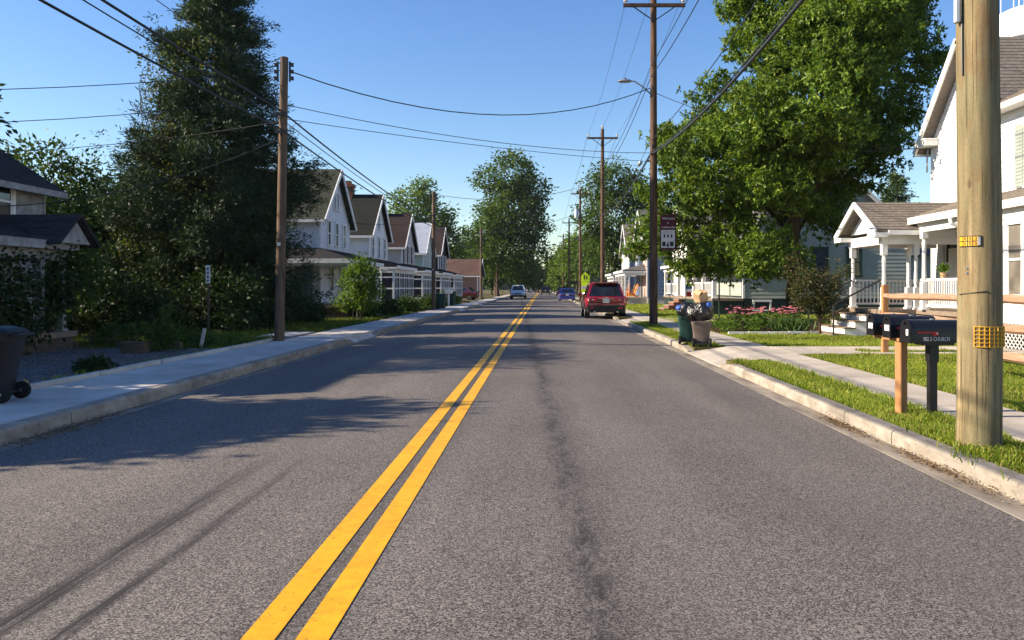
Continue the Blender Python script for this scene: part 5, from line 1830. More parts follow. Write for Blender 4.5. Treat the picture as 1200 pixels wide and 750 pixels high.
# lattice below the sunroom
b = MB()
for k in range(46):
    y = 11.5 + k * 0.14
    b.beam((10.47, y, .14), (10.47, y + .55, .69), .012, .02, up=(1, 0, 0)); b.beam((10.455, y + .55, .14), (10.455, y, .69), .012, .02, up=(1, 0, 0))
o = b.build('lattice', WHITE, wh); o['kind'] = 'stuff'
b = MB(); EF.box(b, 0.05, 6.55, -.05, -.03, .1, .8); b.build('crawl_shade_sheet', BLACKP, wh)  # black sheet standing in for the shade behind the lattice
b = MB(); EF.box(b, -.02, 6.66, .0, .05, .70, .84); b.build('sill_board', WHITE, wh)
b = MB(); b.tube([(12.42, 25.5, 6.1), (12.38, 25.5, 5.6), (12.38, 25.5, 5.2)], .03, 6); b.build('service_mast', GALV, wh)
door(wh, Fr((12.5, 22.3), A, NRT), 1.7, .89, .9, 2.05, WHITE)


def porch_chair(name, label, loc, rot, m, group=None):
    root = thing(name, label, 'chair', loc, group, rot)
    b = MB(); b.hexa([(-.28, -.3, .36), (.28, -.3, .36), (.26, .28, .28), (-.26, .28, .28), (-.28, -.3, .40), (.28, -.3, .40), (.26, .28, .32), (-.26, .28, .32)]); b.build('seat', m, root, world=False)
    for k in range(5):
        x = -.22 + k * .11
        b = MB(); b.beam((x, .24, .32), (x * 1.15, .55, 1.0 + .06 * (2 - abs(k - 2))), .095, .02); b.build('back_slat', m, root, world=False)
    for s in (-1, 1):
        b = MB(); b.box(s * .34 - .06, s * .34 + .06, -.35, .35, .58, .61); b.build('armrest', m, root, world=False)
        b = MB(); b.box(s * .30 - .04, s * .30 + .04, -.32, -.26, 0, .58); b.build('front_leg', m, root, world=False)
        b = MB(); b.beam((s * .28, -.3, .33), (s * .28, .55, .04), .035, .1); b.build('rear_leg', m, root, world=False)
    return root


porch_chair('porch_chair', 'dark wooden chair on the white railed porch', (11.6, 20.6, .88), R(90), TIMBER)
root = thing('flower_pot', 'small potted plant on the white porch railing', 'plant pot', (10.57, 20.9, 1.745))
b = MB(); b.lathe([(.06, 0), (.085, .14), (.09, .15), (.07, .15)], (0, 0, 0), 12); b.build('pot', CARD, root, world=False)
g = np.random.default_rng(4)
P = g.normal(size=(120, 3)) * .05 + np.array([0, 0, .22])
np_mesh('leaves', leaf_quads(P, P - np.array([0, 0, .1]), .1, .04, g), 4, LEAF_BUSH, root)

# sage green house
F = Fr((10.2, 40.2), A, NRT)
tk = dict(frame=DKGREEN)
th = house('sage_house', 'sage green sided house in shade behind the broad tree, dark green trim', F, 12, 8.4, 0.95, 4.3, 8.2, TEAL_SID, ROOF_GREY,
           [('n', 4.85, 6.15, .62, 1.1, tk), ('n', 3.9, 2.1, .62, 1.35, tk), ('n', 5.6, 2.1, .62, 1.35, tk), ('n', 1.4, 2.1, .62, 1.35, tk), ('n', 2.5, 4.0, .55, 1.0, tk), ('n', 6.6, 4.0, .55, 1.0, tk)],
           'a', base=0.11, pitch=0.2, found=DKGREEN, trim=WHITE, ov=.35)
window(th, F.near(), 0.95, .38, .75, .4, bars=False, frame=WHITE, d=-.01, name='basement_window')
shed_roof(th, F, -0.2, 16, 0, 1.75, 3.6, 3.0, ROOF_GREY)
deck(th, F, -.1, 15.9, .03, 1.6, .95, DECK, DKGREEN)
for k in range(7):
    column(th, F, 0.1 + k * 2.6, 1.45, .95, 2.8, .1, fancy=False)
for k in range(6):
    if k != 3:
        b = MB(); F.box(b, .25 + k * 2.6, 2.55 + k * 2.6, 1.41, 1.47, 1.72, 1.79); F.box(b, .25 + k * 2.6, 2.55 + k * 2.6, 1.42, 1.46, 1.08, 1.13)
        q = 0
        while q < 2.2:
            F.box(b, .3 + k * 2.6 + q, .34 + k * 2.6 + q, 1.425, 1.455, 1.13, 1.72); q += .16
        b.build('railing', WHITE, th)
for k in range(4):
    b = MB(); F.box(b, 8.0, 9.9, 1.6 + k * .3, 1.9 + k * .3, .1, .78 - k * .19); b.build('brick_step', BRICKM, th)
    b = MB(); F.box(b, 7.96, 9.94, 1.6 + k * .3, 1.93 + k * .3, .782 - k * .19, .81 - k * .19); b.build('step_tread', MORTAR, th)
door(th, F, 9.0, .96, .95, 2.0, DKGREEN)
WF2 = Fr((18.62, 42), A, NRT)
m2 = MB(); lap_wall(m2, WF2.near(), 0, 7, .6, 3.3, .2); lap_wall(m2, Fr((25.6, 42), A, (1, 0)), 0, 6, .6, 3.3, .2); m2.build('rear_wing_wall', TEAL_SID, th, fix=False)
b = MB(); WF2.box(b, 0, 6, 0, -7, .1, .6); b.build('rear_wing_foundation', DKGREEN, th)
r = MB(); lap_roof(r, (18.62, 41.7, 3.25), (26, 41.7, 3.25), (26, 45, 4.7), (18.62, 45, 4.7)); lap_roof(r, (18.62, 48.3, 3.25), (26, 48.3, 3.25), (26, 45, 4.7), (18.62, 45, 4.7)); r.build('rear_wing_roof', ROOF_GREY, th, fix=False)
window(th, WF2.near(), 3.0, 1.4, .8, 1.3, frame=DKGREEN)

F = Fr((10.1, 55.2), A, NRT)
h = house('white_cottage', 'white house with columned porch between the lamp pole and the sage house', F, 6, 9, .8, 5.0, 7.6, WHITE_SID, ROOF_GREY,
          [('f', 1.3, 3.6, .6, 1.2), ('f', 3, 3.6, .6, 1.2), ('f', 4.7, 3.6, .6, 1.2), ('n', 2, 3.6, .6, 1.2)], 'n', base=.11, pitch=.3)
F = Fr((8.75, 66), A, NRT)
bh = house('blue_house', 'blue gabled house with hipped white porch right of the red car', F, 8, 9, .7, 5.0, 8.3, BLUE_SID, ROOF_GREY,
           [('f', 1.4, 3.7, .65, 1.3), ('f', 6.6, 3.7, .65, 1.3), ('f', 4, 5.7, .6, 1.1), ('n', 2, 1.6, .7, 1.4), ('n', 2, 3.8, .7, 1.3)], 'n', base=.11, pitch=.3)
b = MB(); lap_wall(b, Fr((8.72, 68.6), A, NRT), 0, 2.8, .75, 5.0, .3); b.build('shaded_recess_panel', NAVY_DOOR_SHADE, bh, fix=False)  # flat navy panel painting in the shade of a recess
b = MB(); lap_wall(b, Fr((8.72, 66.1), A, NRT), 0, 2.4, .75, 5.0, .3); b.build('pinkish_wall_panel', PINK_SID, bh, fix=False)
shed_roof(bh, F, 0.2, 8.4, 0, 2.0, 3.5, 2.95, ROOF_GREY, hip=1.4)
deck(bh, F, .3, 8.3, .03, 1.9, .7, CONC, CONC)
for u in (.4, 3.0, 5.6, 8.2):
    column(bh, F, u, 1.78, .7, 2.75, .09, fancy=False)
door(bh, F, 3.6, .71, .95, 2.05, NAVY_DOOR_SHADE)
porch_chair('porch_chair', 'orange slatted chair on the blue house porch, rightmost of three', (7.6, 67.3, .7), R(-80), ORANGEP, 'bright chairs on the blue house porch')
porch_chair('porch_chair', 'golden slatted chair on the blue house porch, middle of three', (7.55, 69.0, .7), R(-95), YELCH, 'bright chairs on the blue house porch')
porch_chair('porch_chair', 'orange slatted chair on the blue house porch, leftmost of three', (7.5, 72.6, .7), R(-90), ORANGEP, 'bright chairs on the blue house porch')
F = Fr((8.7, 79), A, NRT)
h = house('tan_roof_house', 'pale house with tan roof just beyond the blue house', F, 7, 9, .7, 5.1, 8.0, BLUE_SID, ROOF_TAN, [('f', 1.4, 3.7, .65, 1.3), ('f', 5.6, 3.7, .65, 1.3)], 'n', base=.11, pitch=.3)
b = MB(); lap_wall(b, Fr((8.67, 79.1), A, NRT), 0, 6.8, .75, 5.0, .3); b.build('white_front', WHITE_SID, h, fix=False)
shed_roof(h, F, 0, 7, 0, 1.8, 3.4, 2.9, ROOF_GREY)
screen_porch(h, F, 0.1, 6.9, 1.6, .7, 2.7, 3)
# water tank far behind the white house
root = thing('water_tower', 'huge white water tank with roof antennas above the white house roof', 'water tower', (92, 150, 0))
b = MB()
b.lathe([(.5, 54.4), (4, 53.9), (7.0, 52.4), (9.0, 50.0), (9.6, 47), (9.0, 44), (6.5, 41), (3.0, 38.5), (2.2, 36), (2.2, 4), (3.6, 0)], (92, 150, 0), 40)
b.build('tank', TANKW, root, smooth=True)
for k, (dx, dy, hh) in enumerate(((-4, -2, 4.5), (-2.6, -3, 3.0), (-6.4, -2, 6), (-1.2, 1, 5.5), (1.5, -2, 4))):
    b = MB(); zt = 54.4 - (dx * dx + dy * dy) * .036
    b.tube([(92 + dx, 150 + dy, zt - .6), (92 + dx, 150 + dy, zt + hh)], .09, 6)
    b.box(92 + dx - .16, 92 + dx + .16, 150 + dy - .12, 150 + dy + .12, zt + hh * .45, zt + hh * .85)
    b.build('antenna', TANKW, root)
b = MB()
b.lathe([(9.65, 46.7), (9.9, 46.8), (9.9, 47.0), (9.65, 47.1)], (92, 150, 0), 40); b.build('catwalk', GALV, root)

# ------------------------------------------------------------------ small things
root = thing('fire_hydrant', 'small red hydrant on the lawn right of the red car', 'hydrant', (6.3, 60, HK))
b = MB(); b.lathe([(.16, 0), (.16, .05), (.11, .06), (.11, .5), (.14, .52), (.14, .56), (.10, .66), (.03, .72), (.03, .78), (0, .78)], (0, 0, 0), 12); b.build('barrel', REDP, root, smooth=True, world=False)
for s in (-1, 1):
    b = MB(); b.lathe([(.05, s * .09), (.05, s * .2), (0, s * .2)], (0, 0, .42), 10, 'x'); b.build('outlet', REDP, root, world=False)
root = thing('garden_flag', 'small blue white and red flag on a thin pole by the sage house porch', 'flag', (6.85, 37.8, HK))
b = MB(); b.tube([(6.85, 37.8, 0), (6.85, 37.8, 1.75)], .012, 6); b.build('flag_pole', DARKIRON, root)
b = MB(); b.box(6.86, 7.14, 37.795, 37.805, 1.42, 1.66); b.build('blue_band', BLUEP, root)
b = MB(); b.box(6.87, 7.13, 37.795, 37.805, 1.30, 1.415); b.build('white_band', SIGNW, root)
b = MB(); b.box(6.88, 7.12, 37.795, 37.805, 1.08, 1.295); b.build('red_band', REDP, root)
root = thing('garden_post', 'thin dark green metal post on the lawn beside the bins', 'post', (7.15, 32, HK))
b = MB(); b.tube([(7.15, 32, 0), (7.15, 32, 2.05)], .03, 8); b.build('post', DKGREEN, root)
b = MB(); b.lathe([(.04, 2.05), (.04, 2.09), (0, 2.11)], (7.15, 32, 0), 8); b.build('post_cap', DKGREEN, root)
# timbers, block and stakes at the gravel lot
for i, (x0, y0, x1, y1) in enumerate(((-16.5, 17.75, -10.4, 17.75), (-9.6, 17.9, -8.0, 17.6))):
    root = thing('landscape_timber', ['long dark timber at the back of the gravel lot', 'short dark timber at the gravel corner near the sidewalk'][i], 'timber', (x0, y0, LW), 'landscape timbers edging the gravel')
    b = MB(); b.beam((x0, y0, LW + .07), (x1, y1, LW + .07), .15, .15); b.build('timber', TIMBER, root, bevel=.02)
root = thing('concrete_block', 'mossy concrete block on the edge of the gravel', 'block', (-8.35, 16.35, LW))
b = MB(); b.box(-8.62, -8.14, 16.2, 16.5, LW, LW + .21); b.build('block', TIMBER, root, bevel=.02)
b = MB(); b.box(-8.63, -8.13, 16.19, 16.51, LW + .211, LW + .235); b.build('cap', TIMBER, root, bevel=.01)
for i, (x, y, h, lean, lab) in enumerate(((-11.0, 18.3, .5, 0, 'grey wooden stake left in the grass behind the gravel, tallest'), (-10.3, 18.2, .25, 0, 'short grey stump of a stake behind the gravel'), (-7.75, 18.0, .42, .1, 'leaning pale stake near the sidewalk'), (-12.6, 18.0, .45, 0, 'thin grey stake beside the black bin handle'))):
    root = thing('garden_stake', lab, 'stake', (x, y, LW), 'old stakes behind the gravel lot')
    b = MB(); b.beam((x, y, LW - .1), (x + lean, y, LW + h), .06, .06); b.build('stake', TIMBER if i < 2 else CONC_L, root)

# ------------------------------------------------------------------ cars
PAINT = {}


def paint(name, c):
    if name in PAINT: return PAINT[name]
    m, nt, p, out = new_mat(name)
    f = noise(nt, coords(nt), 2.0, 2)
    nt.links.new(ramp(nt, f, [(.3, tuple(v * .92 for v in c)), (.7, c)]), p.inputs['Base Color'])
    p.inputs['Roughness'].default_value = 0.32
    p.inputs['Metallic'].default_value = 0.15
    p.inputs['Coat Weight'].default_value = 0.9
    p.inputs['Coat Roughness'].default_value = 0.06
    PAINT[name] = m
    return m


CHROME = mat('bright_trim', (0.6, 0.6, 0.6), None, rough=0.2, metal=0.9)
TAILRED = mat('red_lamp_lens', (0.62, 0.022, 0.02), None, rough=0.15, spec=0.7)
CLEARL = mat('clear_lamp_lens', (0.65, 0.65, 0.63), None, rough=0.12, spec=0.8)
CARGLASS = glass_mat('tinted_car_glass', (0.008, 0.009, 0.010), 0.03)


def car(name, label, loc, rot, body, L=4.8, W=1.94, H=1.74, suv=True, cat='car', group=None, plate='8AB 3127', clad=True, pickup=False):
    """local: nose at +Y, tail at -Y, ground at z=0"""
    root = thing(name, label, cat, loc, group, rot)
    hw = W / 2
    zb = H * 0.60 if suv else H * 0.62          # belt line
    zl = 0.36 if suv else 0.26
    y0, y1 = -L / 2, L / 2
    wr = 0.37 if suv else 0.32
    ya, yf = y0 + 0.92, y1 - 0.90               # axles

    def sec(y, w, zlo, zhi, tuck=0.10, crown=0.03):
        q = [(0, zlo), (w * .80, zlo), (w * .95, zlo + .07), (w * 0.995, zlo + .22), (w, (zlo + zhi) * .55), (w * .985, zhi - .12), (w * .93, zhi - .02), (w * .80, zhi + crown * .5), (0, zhi + crown)]
        return [(x, y, z) for x, z in q] + [(-x, y, z) for x, z in reversed(q[1:-1])]
    st = [(y0 + .02, hw * .80, zl + .22, zb - .16), (y0 + .0, hw * .88, zl + .10, zb - .08), (y0 + .10, hw * .95, zl + .03, zb), (y0 + .45, hw * .99, zl, zb + .01), (0, hw, zl - .06, zb), (y1 - 1.5, hw, zl - .04, zb - .02),
          (y1 - 1.15, hw * .99, zl, zb - .03), (y1 - .55, hw * .96, zl + .02, zb - .10), (y1 - .12, hw * .88, zl + .05, zb - .2), (y1, hw * .70, zl + .14, zb - .34)]
    b = MB(); b.loft([sec(*s) for s in st]); b.build('body', body, root, smooth=True, world=False)
    # cabin
    tw = hw * .74
    if pickup:
        cy = [(y0 + 1.95, .0), (y0 + 2.15, 1), (y1 - 2.0, 1), (y1 - 1.3, 0)]
    elif suv:
        cy = [(y0 + .10, 0), (y0 + .62, 1), (y1 - 2.0, 1), (y1 - 1.25, 0)]
    else:
        cy = [(y0 + .55, 0), (y0 + 1.15, 1), (y1 - 2.05, 1), (y1 - 1.2, 0)]
    bw = hw * .93
    zt = H - .04
    B0, T0, T1, B1 = cy[0][0], cy[1][0], cy[2][0], cy[3][0]
    b = MB()
    bot = [(-bw, B0), (bw, B0), (bw, B1), (-bw, B1)]
    top = [(-tw, T0), (tw, T0), (tw, T1), (-tw, T1)]
    zb0 = zb - .04
    mid = [(x * .985, y) for x, y in top]
    vs = [(x, y, zb0) for x, y in bot] + [(x, y, zt - .05) for x, y in top] + [(x * .93, y * (.96 if True else 1), zt) for x, y in top]
    b.add(vs, [(0, 1, 5, 4), (1, 2, 6, 5), (2, 3, 7, 6), (3, 0, 4, 7), (4, 5, 9, 8), (5, 6, 10, 9), (6, 7, 11, 10), (7, 4, 8, 11), (8, 9, 10, 11)])
    b.build('cabin', body, root, world=False, bevel=.05, smooth=True)

    def lerp(a, c, t): return tuple(a[i] + (c[i] - a[i]) * t for i in range(3))
    def panel(p, q, r, s, m0, out, mx0, mx1, mz0, mz1, nm, mt):
        """quad panel on face p,q (bottom) s,r (top), inset, pushed out"""
        P = lambda u, v: lerp(lerp(p, q, u), lerp(s, r, u), v)
        a = [Vector(P(mx0, mz0)), Vector(P(mx1, mz0)), Vector(P(mx1 - .03, mz1)), Vector(P(mx0 + .03, mz1))]
        n = (a[1] - a[0]).cross(a[3] - a[0]).normalized() * out
        bb = MB(); bb.hexa([tuple(v) for v in a] + [tuple(v + n) for v in a]); return bb.build(nm, mt, root, world=False)
    v = vs
    rw = panel(v[0], v[1], v[5], v[4], 0, .012, .055, .945, .10 if suv else .1, .95, 'rear_window', CARGLASS)
    panel(v[2], v[3], v[7], v[6], 0, .012, .07, .93, .14, .95, 'windscreen', CARGLASS)
    for (p, q, r, s) in ((v[1], v[2], v[6], v[5]), (v[3], v[0], v[4], v[7])):
        left = p is v[3]
        spans = [(.16, .36), (.385, .62), (.645, .88)] if suv and not pickup else [(.18, .52), (.55, .86)]
        for a, c in spans:
            if left: a, c = 1 - c, 1 - a
            panel(p, q, r, s, 0, .010, a, c, .20, .90, 'side_window', CARGLASS)
    # lamps
    for sx in (-1, 1):
        b = MB()
        if suv:
            b.hexa([(sx * hw * .52, y0 - .012, zb - .20), (sx * hw * .97, y0 + .16, zb - .22), (sx * hw * .985, y0 + .30, zb - .20), (sx * hw * .52, y0 + .05, zb - .2), (sx * hw * .52, y0 - .0, zb - .06), (sx * hw * .93, y0 + .13, zb - .04), (sx * hw * .955, y0 + .30, zb - .05), (sx * hw * .52, y0 + .08, zb - .06)])
        else:
            b.hexa([(sx * hw * .6, y0 - .012, zb - .25), (sx * hw * .95, y0 + .14, zb - .25), (sx * hw * .985, y0 + .30, zb - .22), (sx * hw * .6, y0 + .05, zb - .25), (sx * hw * .6, y0 - .0, zb - .07), (sx * hw * .91, y0 + .11, zb - .06), (sx * hw * .955, y0 + .30, zb - .07), (sx * hw * .6, y0 + .08, zb - .07)])
        tl = b.build('tail_lamp', TAILRED, root, world=False)
        b = MB(); b.hexa([(sx * hw * .62, y0 - .017, zb - .155), (sx * hw * .86, y0 + .095, zb - .16), (sx * hw * .86, y0 + .12, zb - .16), (sx * hw * .62, y0 + .03, zb - .155), (sx * hw * .62, y0 - .012, zb - .115), (sx * hw * .85, y0 + .09, zb - .11), (sx * hw * .85, y0 + .12, zb - .11), (sx * hw * .62, y0 + .03, zb - .115)])
        b.build('reverse_lamp', CLEARL, tl, world=False)
        b = MB(); zz = zb - .27
        b.hexa([(sx * hw * .50, y1 + .00, zz - .09), (sx * hw * .86, y1 - .16, zz - .07), (sx * hw * .86, y1 - .3, zz - .07), (sx * hw * .5, y1 - .1, zz - .09), (sx * hw * .50, y1 - .04, zz + .07), (sx * hw * .86, y1 - .20, zz + .09), (sx * hw * .86, y1 - .3, zz + .09), (sx * hw * .5, y1 - .1, zz + .07)])
        b.build('headlamp', CLEARL, root, world=False)
        b = MB()
        b.loft([[(sx * (hw + .02), y1 - 1.62 + dy, zb + dz) for dy, dz in ((0, .0), (.06, .0), (.06, .12), (0, .14))], [(sx * (hw + .20), y1 - 1.66 + dy, zb + dz) for dy, dz in ((0, .02), (.10, .02), (.10, .14), (0, .16))]])
        b.build('wing_mirror', body, root, world=False, bevel=.015)
        for yy in (ya, yf):
            b = MB(); b.lathe([(wr * .6, -.11), (wr * .93, -.115), (wr, -.08), (wr, .08), (wr * .93, .115), (wr * .6, .11)], (sx * (hw - .125), yy, wr), 24, 'x')
            o = b.build('wheel', RUBBER, root, smooth=True, world=False)
            b = MB(); b.lathe([(.03, sx * .122), (wr * .18, sx * .12), (wr * .22, sx * .10), (wr * .60, sx * .105), (wr * .62, sx * .112), (wr * .62, sx * .02)], (sx * (hw - .125), yy, wr), 20, 'x')
            b.build('rim', GALV, o, smooth=True, world=False)
            if not clad:
                continue
            b = MB(); b.lathe([(wr * 1.13, sx * (hw - .20)), (wr * 1.13, sx * (hw + .003)), (wr * 1.02, sx * (hw + .006)), (wr * 1.02, sx * (hw - .2))], (0, yy, wr * 1.0), 24, 'x', caps=False)
            b.build('wheel_arch', BLACKP if clad else body, root, world=False)
        if suv and not pickup:
            b = MB(); b.tube([(sx * tw * .93, T0 + .15, H - .01), (sx * tw * .93, T0 + .2, H + .03), (sx * tw * .93, T1 - .3, H + .03), (sx * tw * .93, T1 - .2, H - .01)], .018, 6); b.build('roof_rail', DARKIRON, root, world=False)
    b = MB()
    b.loft([[(x, y0 - .035, z) for x, z in ((-hw * .80, zl - .04), (hw * .80, zl - .04), (hw * .90, zl + .30), (-hw * .90, zl + .30))], [(x, y0 + .28, z) for x, z in ((-hw * .97, zl - .05), (hw * .97, zl - .05), (hw * .985, zl + .22), (-hw * .985, zl + .22))]])
    b.build('rear_bumper', BLACKP if clad else body, root, world=False, bevel=.02)
    b = MB()
    b.loft([[(x, y1 + .02, z) for x, z in ((-hw * .62, zl - .03), (hw * .62, zl - .03), (hw * .68, zl + .2), (-hw * .68, zl + .2))], [(x, y1 - .3, z) for x, z in ((-hw * .93, zl - .05), (hw * .93, zl - .05), (hw * .95, zl + .18), (-hw * .95, zl + .18))]])
    b.build('front_bumper', BLACKP if clad else body, root, world=False, bevel=.02)
    b = MB(); b.box(-hw * .46, hw * .46, y1 - .075, y1 + .008, zb - .46, zb - .30); b.build('grille', BLACKP, root, world=False)
    b = MB(); b.box(-.155, .155, y0 - .03, y0 - .018, zb - .27, zb - .11); pl = b.build('number_plate', SIGNW, root, world=False)
    if plate:
        tt = text('lettering', plate, .10, (0, 0, 0), (R(90), 0, 0), BLACKINK, pl, .001, .8)
        tt.location = (0, y0 - .032, zb - .19)
    b = MB(); b.box(-.36, .36, y0 - .008, y0 + .05, zb - .075, zb - .055); b.build('chrome_strip', CHROME, root, world=False)
    b = MB(); b.box(-.11, .11, y0 - .012, y0 - .0, zb - .055, zb - .015); b.build('badge', CHROME, root, world=False)
    if suv and not pickup:
        b = MB()
        b.hexa([(-tw * .8, T0 - .17, H - .055), (tw * .8, T0 - .17, H - .055), (tw * .85, T0 + .1, H - .03), (-tw * .85, T0 + .1, H - .03), (-tw * .8, T0 - .17, H - .025), (tw * .8, T0 - .17, H - .025), (tw * .85, T0 + .1, H + .002), (-tw * .85, T0 + .1, H + .002)])
        b.build('roof_spoiler', body, root, world=False)
        b = MB(); b.beam((0.0, y0 + .22, zb + .13), (.32, y0 + .30, zb + .20), .02, .02); b.build('rear_wiper', BLACKP, root, world=False)
        for sx in (-1, 1):
            b = MB(); b.lathe([(.03, -.05), (.04, -.05), (.04, .05), (.03, .05)], (sx * hw * .55, y0 + .0, zl - .01), 10, 'y'); b.build('exhaust_tip', CHROME, root, world=False)
            b = MB(); b.box(sx * hw * .6, sx * hw * .8, y0 - .042, y0 - .03, zl + .16, zl + .2); b.build('reflector', TAILRED, root, world=False)
        b = MB()
        for k in range(10):
            x = -.3 + k * .067
        b.box(-hw * .55, -hw * .2, y0 + .4, y0 + .5, zb + .1, zb + .28)
        b.build('headrest', BLACKP, root, world=False)
    return root


RED = paint('red_car_paint', (0.24, 0.006, 0.018))
BLUE = paint('blue_car_paint', (0.015, 0.035, 0.26))
WHITEC = paint('white_car_paint', (0.72, 0.73, 0.74))
DARKC = paint('dark_car_paint', (0.02, 0.022, 0.028))
SILV = paint('silver_car_paint', (0.35, 0.36, 0.38))
car('parked_car', 'red sport utility car parked at the right kerb, tail towards us', (3.04, 40.0, .0), 0, RED, 4.82, 1.95, 1.76, True, plate='9AW 4102')
car('parked_car', 'small blue saloon car further up the right lane', (2.75, 88, .0), 0, BLUE, 4.3, 1.78, 1.45, False, plate=None, clad=False)
car('parked_car', 'white pickup like car facing us at the left kerb, headlights catching light', (-3.05, 103, .0), R(180), WHITEC, 5.2, 1.98, 1.85, True, plate=None, clad=True)
car('moving_car', 'dark car far up the middle of the road', (.75, 165, .02), 0, DARKC, 4.8, 1.9, 1.7, True, plate=None, clad=False)
car('parked_car', 'dark car parked far ahead at the right kerb beyond the blue one', (3.4, 140, .0), 0, DARKC, 4.6, 1.85, 1.6, True, plate=None, clad=False)
car('parked_car', 'silver car tiny at the end of the street', (-3.6, 210, .0), R(180), SILV, 4.6, 1.85, 1.5, False, plate=None, clad=False)
car('parked_car', 'dark maroon car in the shaded driveway under the far porch', (-9.2, 88.5, .12), R(80), paint('maroon_car_paint', (0.06, 0.012, 0.016)), 4.6, 1.85, 1.5, False, plate=None, clad=False)
car('parked_car', 'dark car on the side street beyond the school sign', (7.4, 100, .12), R(60), DARKC, 4.6, 1.85, 1.5, False, plate=None, clad=False)

# ------------------------------------------------------------------ trees and planting
def conifer(name, label, base, height, prof, nb, seed, leafm, dens=1.0, spray=0.30, needle=(0.26, 0.05), zlow=0.8, group=None, trunk=0.26, ragged=0.35, up=0.15, per_spray=13):
    g = np.random.default_rng(seed)
    root = thing(name, label, 'tree', base, group)
    bx, by, bz = base
    P, D = [], []
    br = MB()
    zs = [p[0] for p in prof]; rs = [p[1] for p in prof]
    for k in range(nb):
        z = zlow + (height - zlow) * (k + g.random()) / nb
        Rz = np.interp(z, zs, rs)
        a = g.uniform(0, 2 * np.pi)
        lump = 1 + ragged * (np.sin(a * 2 + z * 1.3) * 0.5 + np.sin(a * 3 - z * 2.1) * .4) + g.normal() * ragged * .35
        L = max(.25, Rz * lump)
        n = max(3, int(L * 7 * dens))
        t = (0.25 + 0.75 * (np.arange(n) + g.random(n)) / n)
        rad = L * t
        zz = z - 0.30 * L * t + up * L * t ** 3 * 1.6
        c, s = np.cos(a), np.sin(a)
        p = np.column_stack([bx + rad * c, by + rad * s, bz + zz])
        wob = g.normal(size=(n, 3)) * 0.12 * (0.3 + t[:, None]) * max(L, .8) * .6
        P.append(p + wob)
        D.append(np.column_stack([np.full(n, c), np.full(n, s), np.full(n, -0.1)]) + g.normal(size=(n, 3)) * .35)
        if k % 3 == 0:
            br.tube([(bx, by, bz + z), (bx + L * .5 * c, by + L * .5 * s, bz + z - .12 * L), (bx + L * .9 * c, by + L * .9 * s, bz + z - .16 * L)], [.035, .022, .006], 5, caps=False)
    P = np.concatenate(P); D = unit(np.concatenate(D))
    per = per_spray
    pp = np.repeat(P, per, 0) + g.normal(size=(len(P) * per, 3)) * spray * np.array([.55, .55, .38])
    dd = np.repeat(D, per, 0) * .9 + g.normal(size=pp.shape) * .5
    dd[:, 2] += 0.15
    v = leaf_quads(pp, dd, needle[0] * g.uniform(.6, 1.3, len(pp)), needle[1] * g.uniform(.7, 1.4, len(pp)), g)
    np_mesh('crown', v, 4, leafm, root, base)
    b = MB()
    b.tube([(bx, by, bz - .1), (bx, by, bz + height * .4), (bx + .1, by, bz + height * .8), (bx + .05, by, bz + height)], [trunk * 1.3, trunk * .8, trunk * .35, .02], 10)
    b.build('trunk', BARK, root, smooth=True)
    br.build('branches', BARK, root)
    return root


cn = conifer('conifer_tree', 'huge dark ragged conifer wrapped in vines at the left', (-11.5, 28, LW), 13.2, [(0, 2.5), (2.5, 2.7), (5, 2.7), (6.2, 2.6), (7.7, 1.95), (8.7, 1.5), (10.4, 1.35), (11.7, .8), (13.2, .15)], 430, 4, LEAF_CON, 1.7, .21, (.17, .036), zlow=.5, ragged=.36, per_spray=22)
vb = [((-12.4, 26.3, 5.3), (1.3, .9, 1.8)), ((-11.2, 25.9, 4.2), (1.5, .8, 1.6)), ((-12.6, 26.6, 8.7), (.9, .8, 1.2)), ((-11.2, 26.6, 9.0), (.8, .6, 1.2)), ((-11.8, 27.2, 10.4), (.6, .5, .7)), ((-13.2, 26.4, 3.2), (1.2, .9, 1.1)), ((-10.3, 26.0, 2.6), (1.1, .8, 1.0))]
vo, cp = crown('vine_foliage', vb, 190, 24, .38, LEAF_VINE, cn, (-11.5, 28, LW), (.11, .07), False, .5, 9, .3)
def cpx(px, py, r, dy=0.0):
    k = 28 / 930
    return (((px - 635) * k, 28 + dy, 1.5 + (337 - py) * k), (r * k, r * k, r * k * .9))
lb = [cpx(193, 28, 9), cpx(196, 48, 11), cpx(208, 62, 12), cpx(182, 116, 9), cpx(168, 135, 12), cpx(178, 155, 15), cpx(158, 192, 14), cpx(172, 205, 18), cpx(300, 58, 15), cpx(312, 112, 17), cpx(324, 130, 14), cpx(332, 166, 14), cpx(338, 195, 13), cpx(240, 12, 22), cpx(265, 40, 26),
      cpx(225, 60, 20, -.8), cpx(280, 90, 24, -.8), cpx(235, 130, 24, -1.2), cpx(290, 150, 24, -1.4), cpx(205, 180, 24, -1.8), cpx(265, 200, 26, -2.2), cpx(225, 250, 26, -2.6), cpx(310, 240, 26, -2.0), cpx(180, 260, 22, -2.2), cpx(280, 280, 26, -2.8), cpx(322, 270, 18, -1), cpx(318, 320, 20, -1), cpx(165, 310, 24, -1.5)]
crown('boughs', lb, 420, 60, .26, LEAF_CON, cn, (-11.5, 28, LW), (.17, .038), False, -.1, 19, .3)
# hanging bare vine stems
b = MB(); q = random.Random(6)
for k in range(26):
    x = -13.6 + q.random() * 1.3; z = 7 + q.random() * 3.2; y = 26.4 + q.random()
    b.tube([(x, y, z), (x + q.uniform(-.3, .3), y, z - .6), (x + q.uniform(-.4, .4), y + .1, z - 1.3), (x + q.uniform(-.5, .5), y, z - 2.1)], [.012, .010, .008, .004], 4, caps=False)
b.build('vine_stems', BARK, cn)

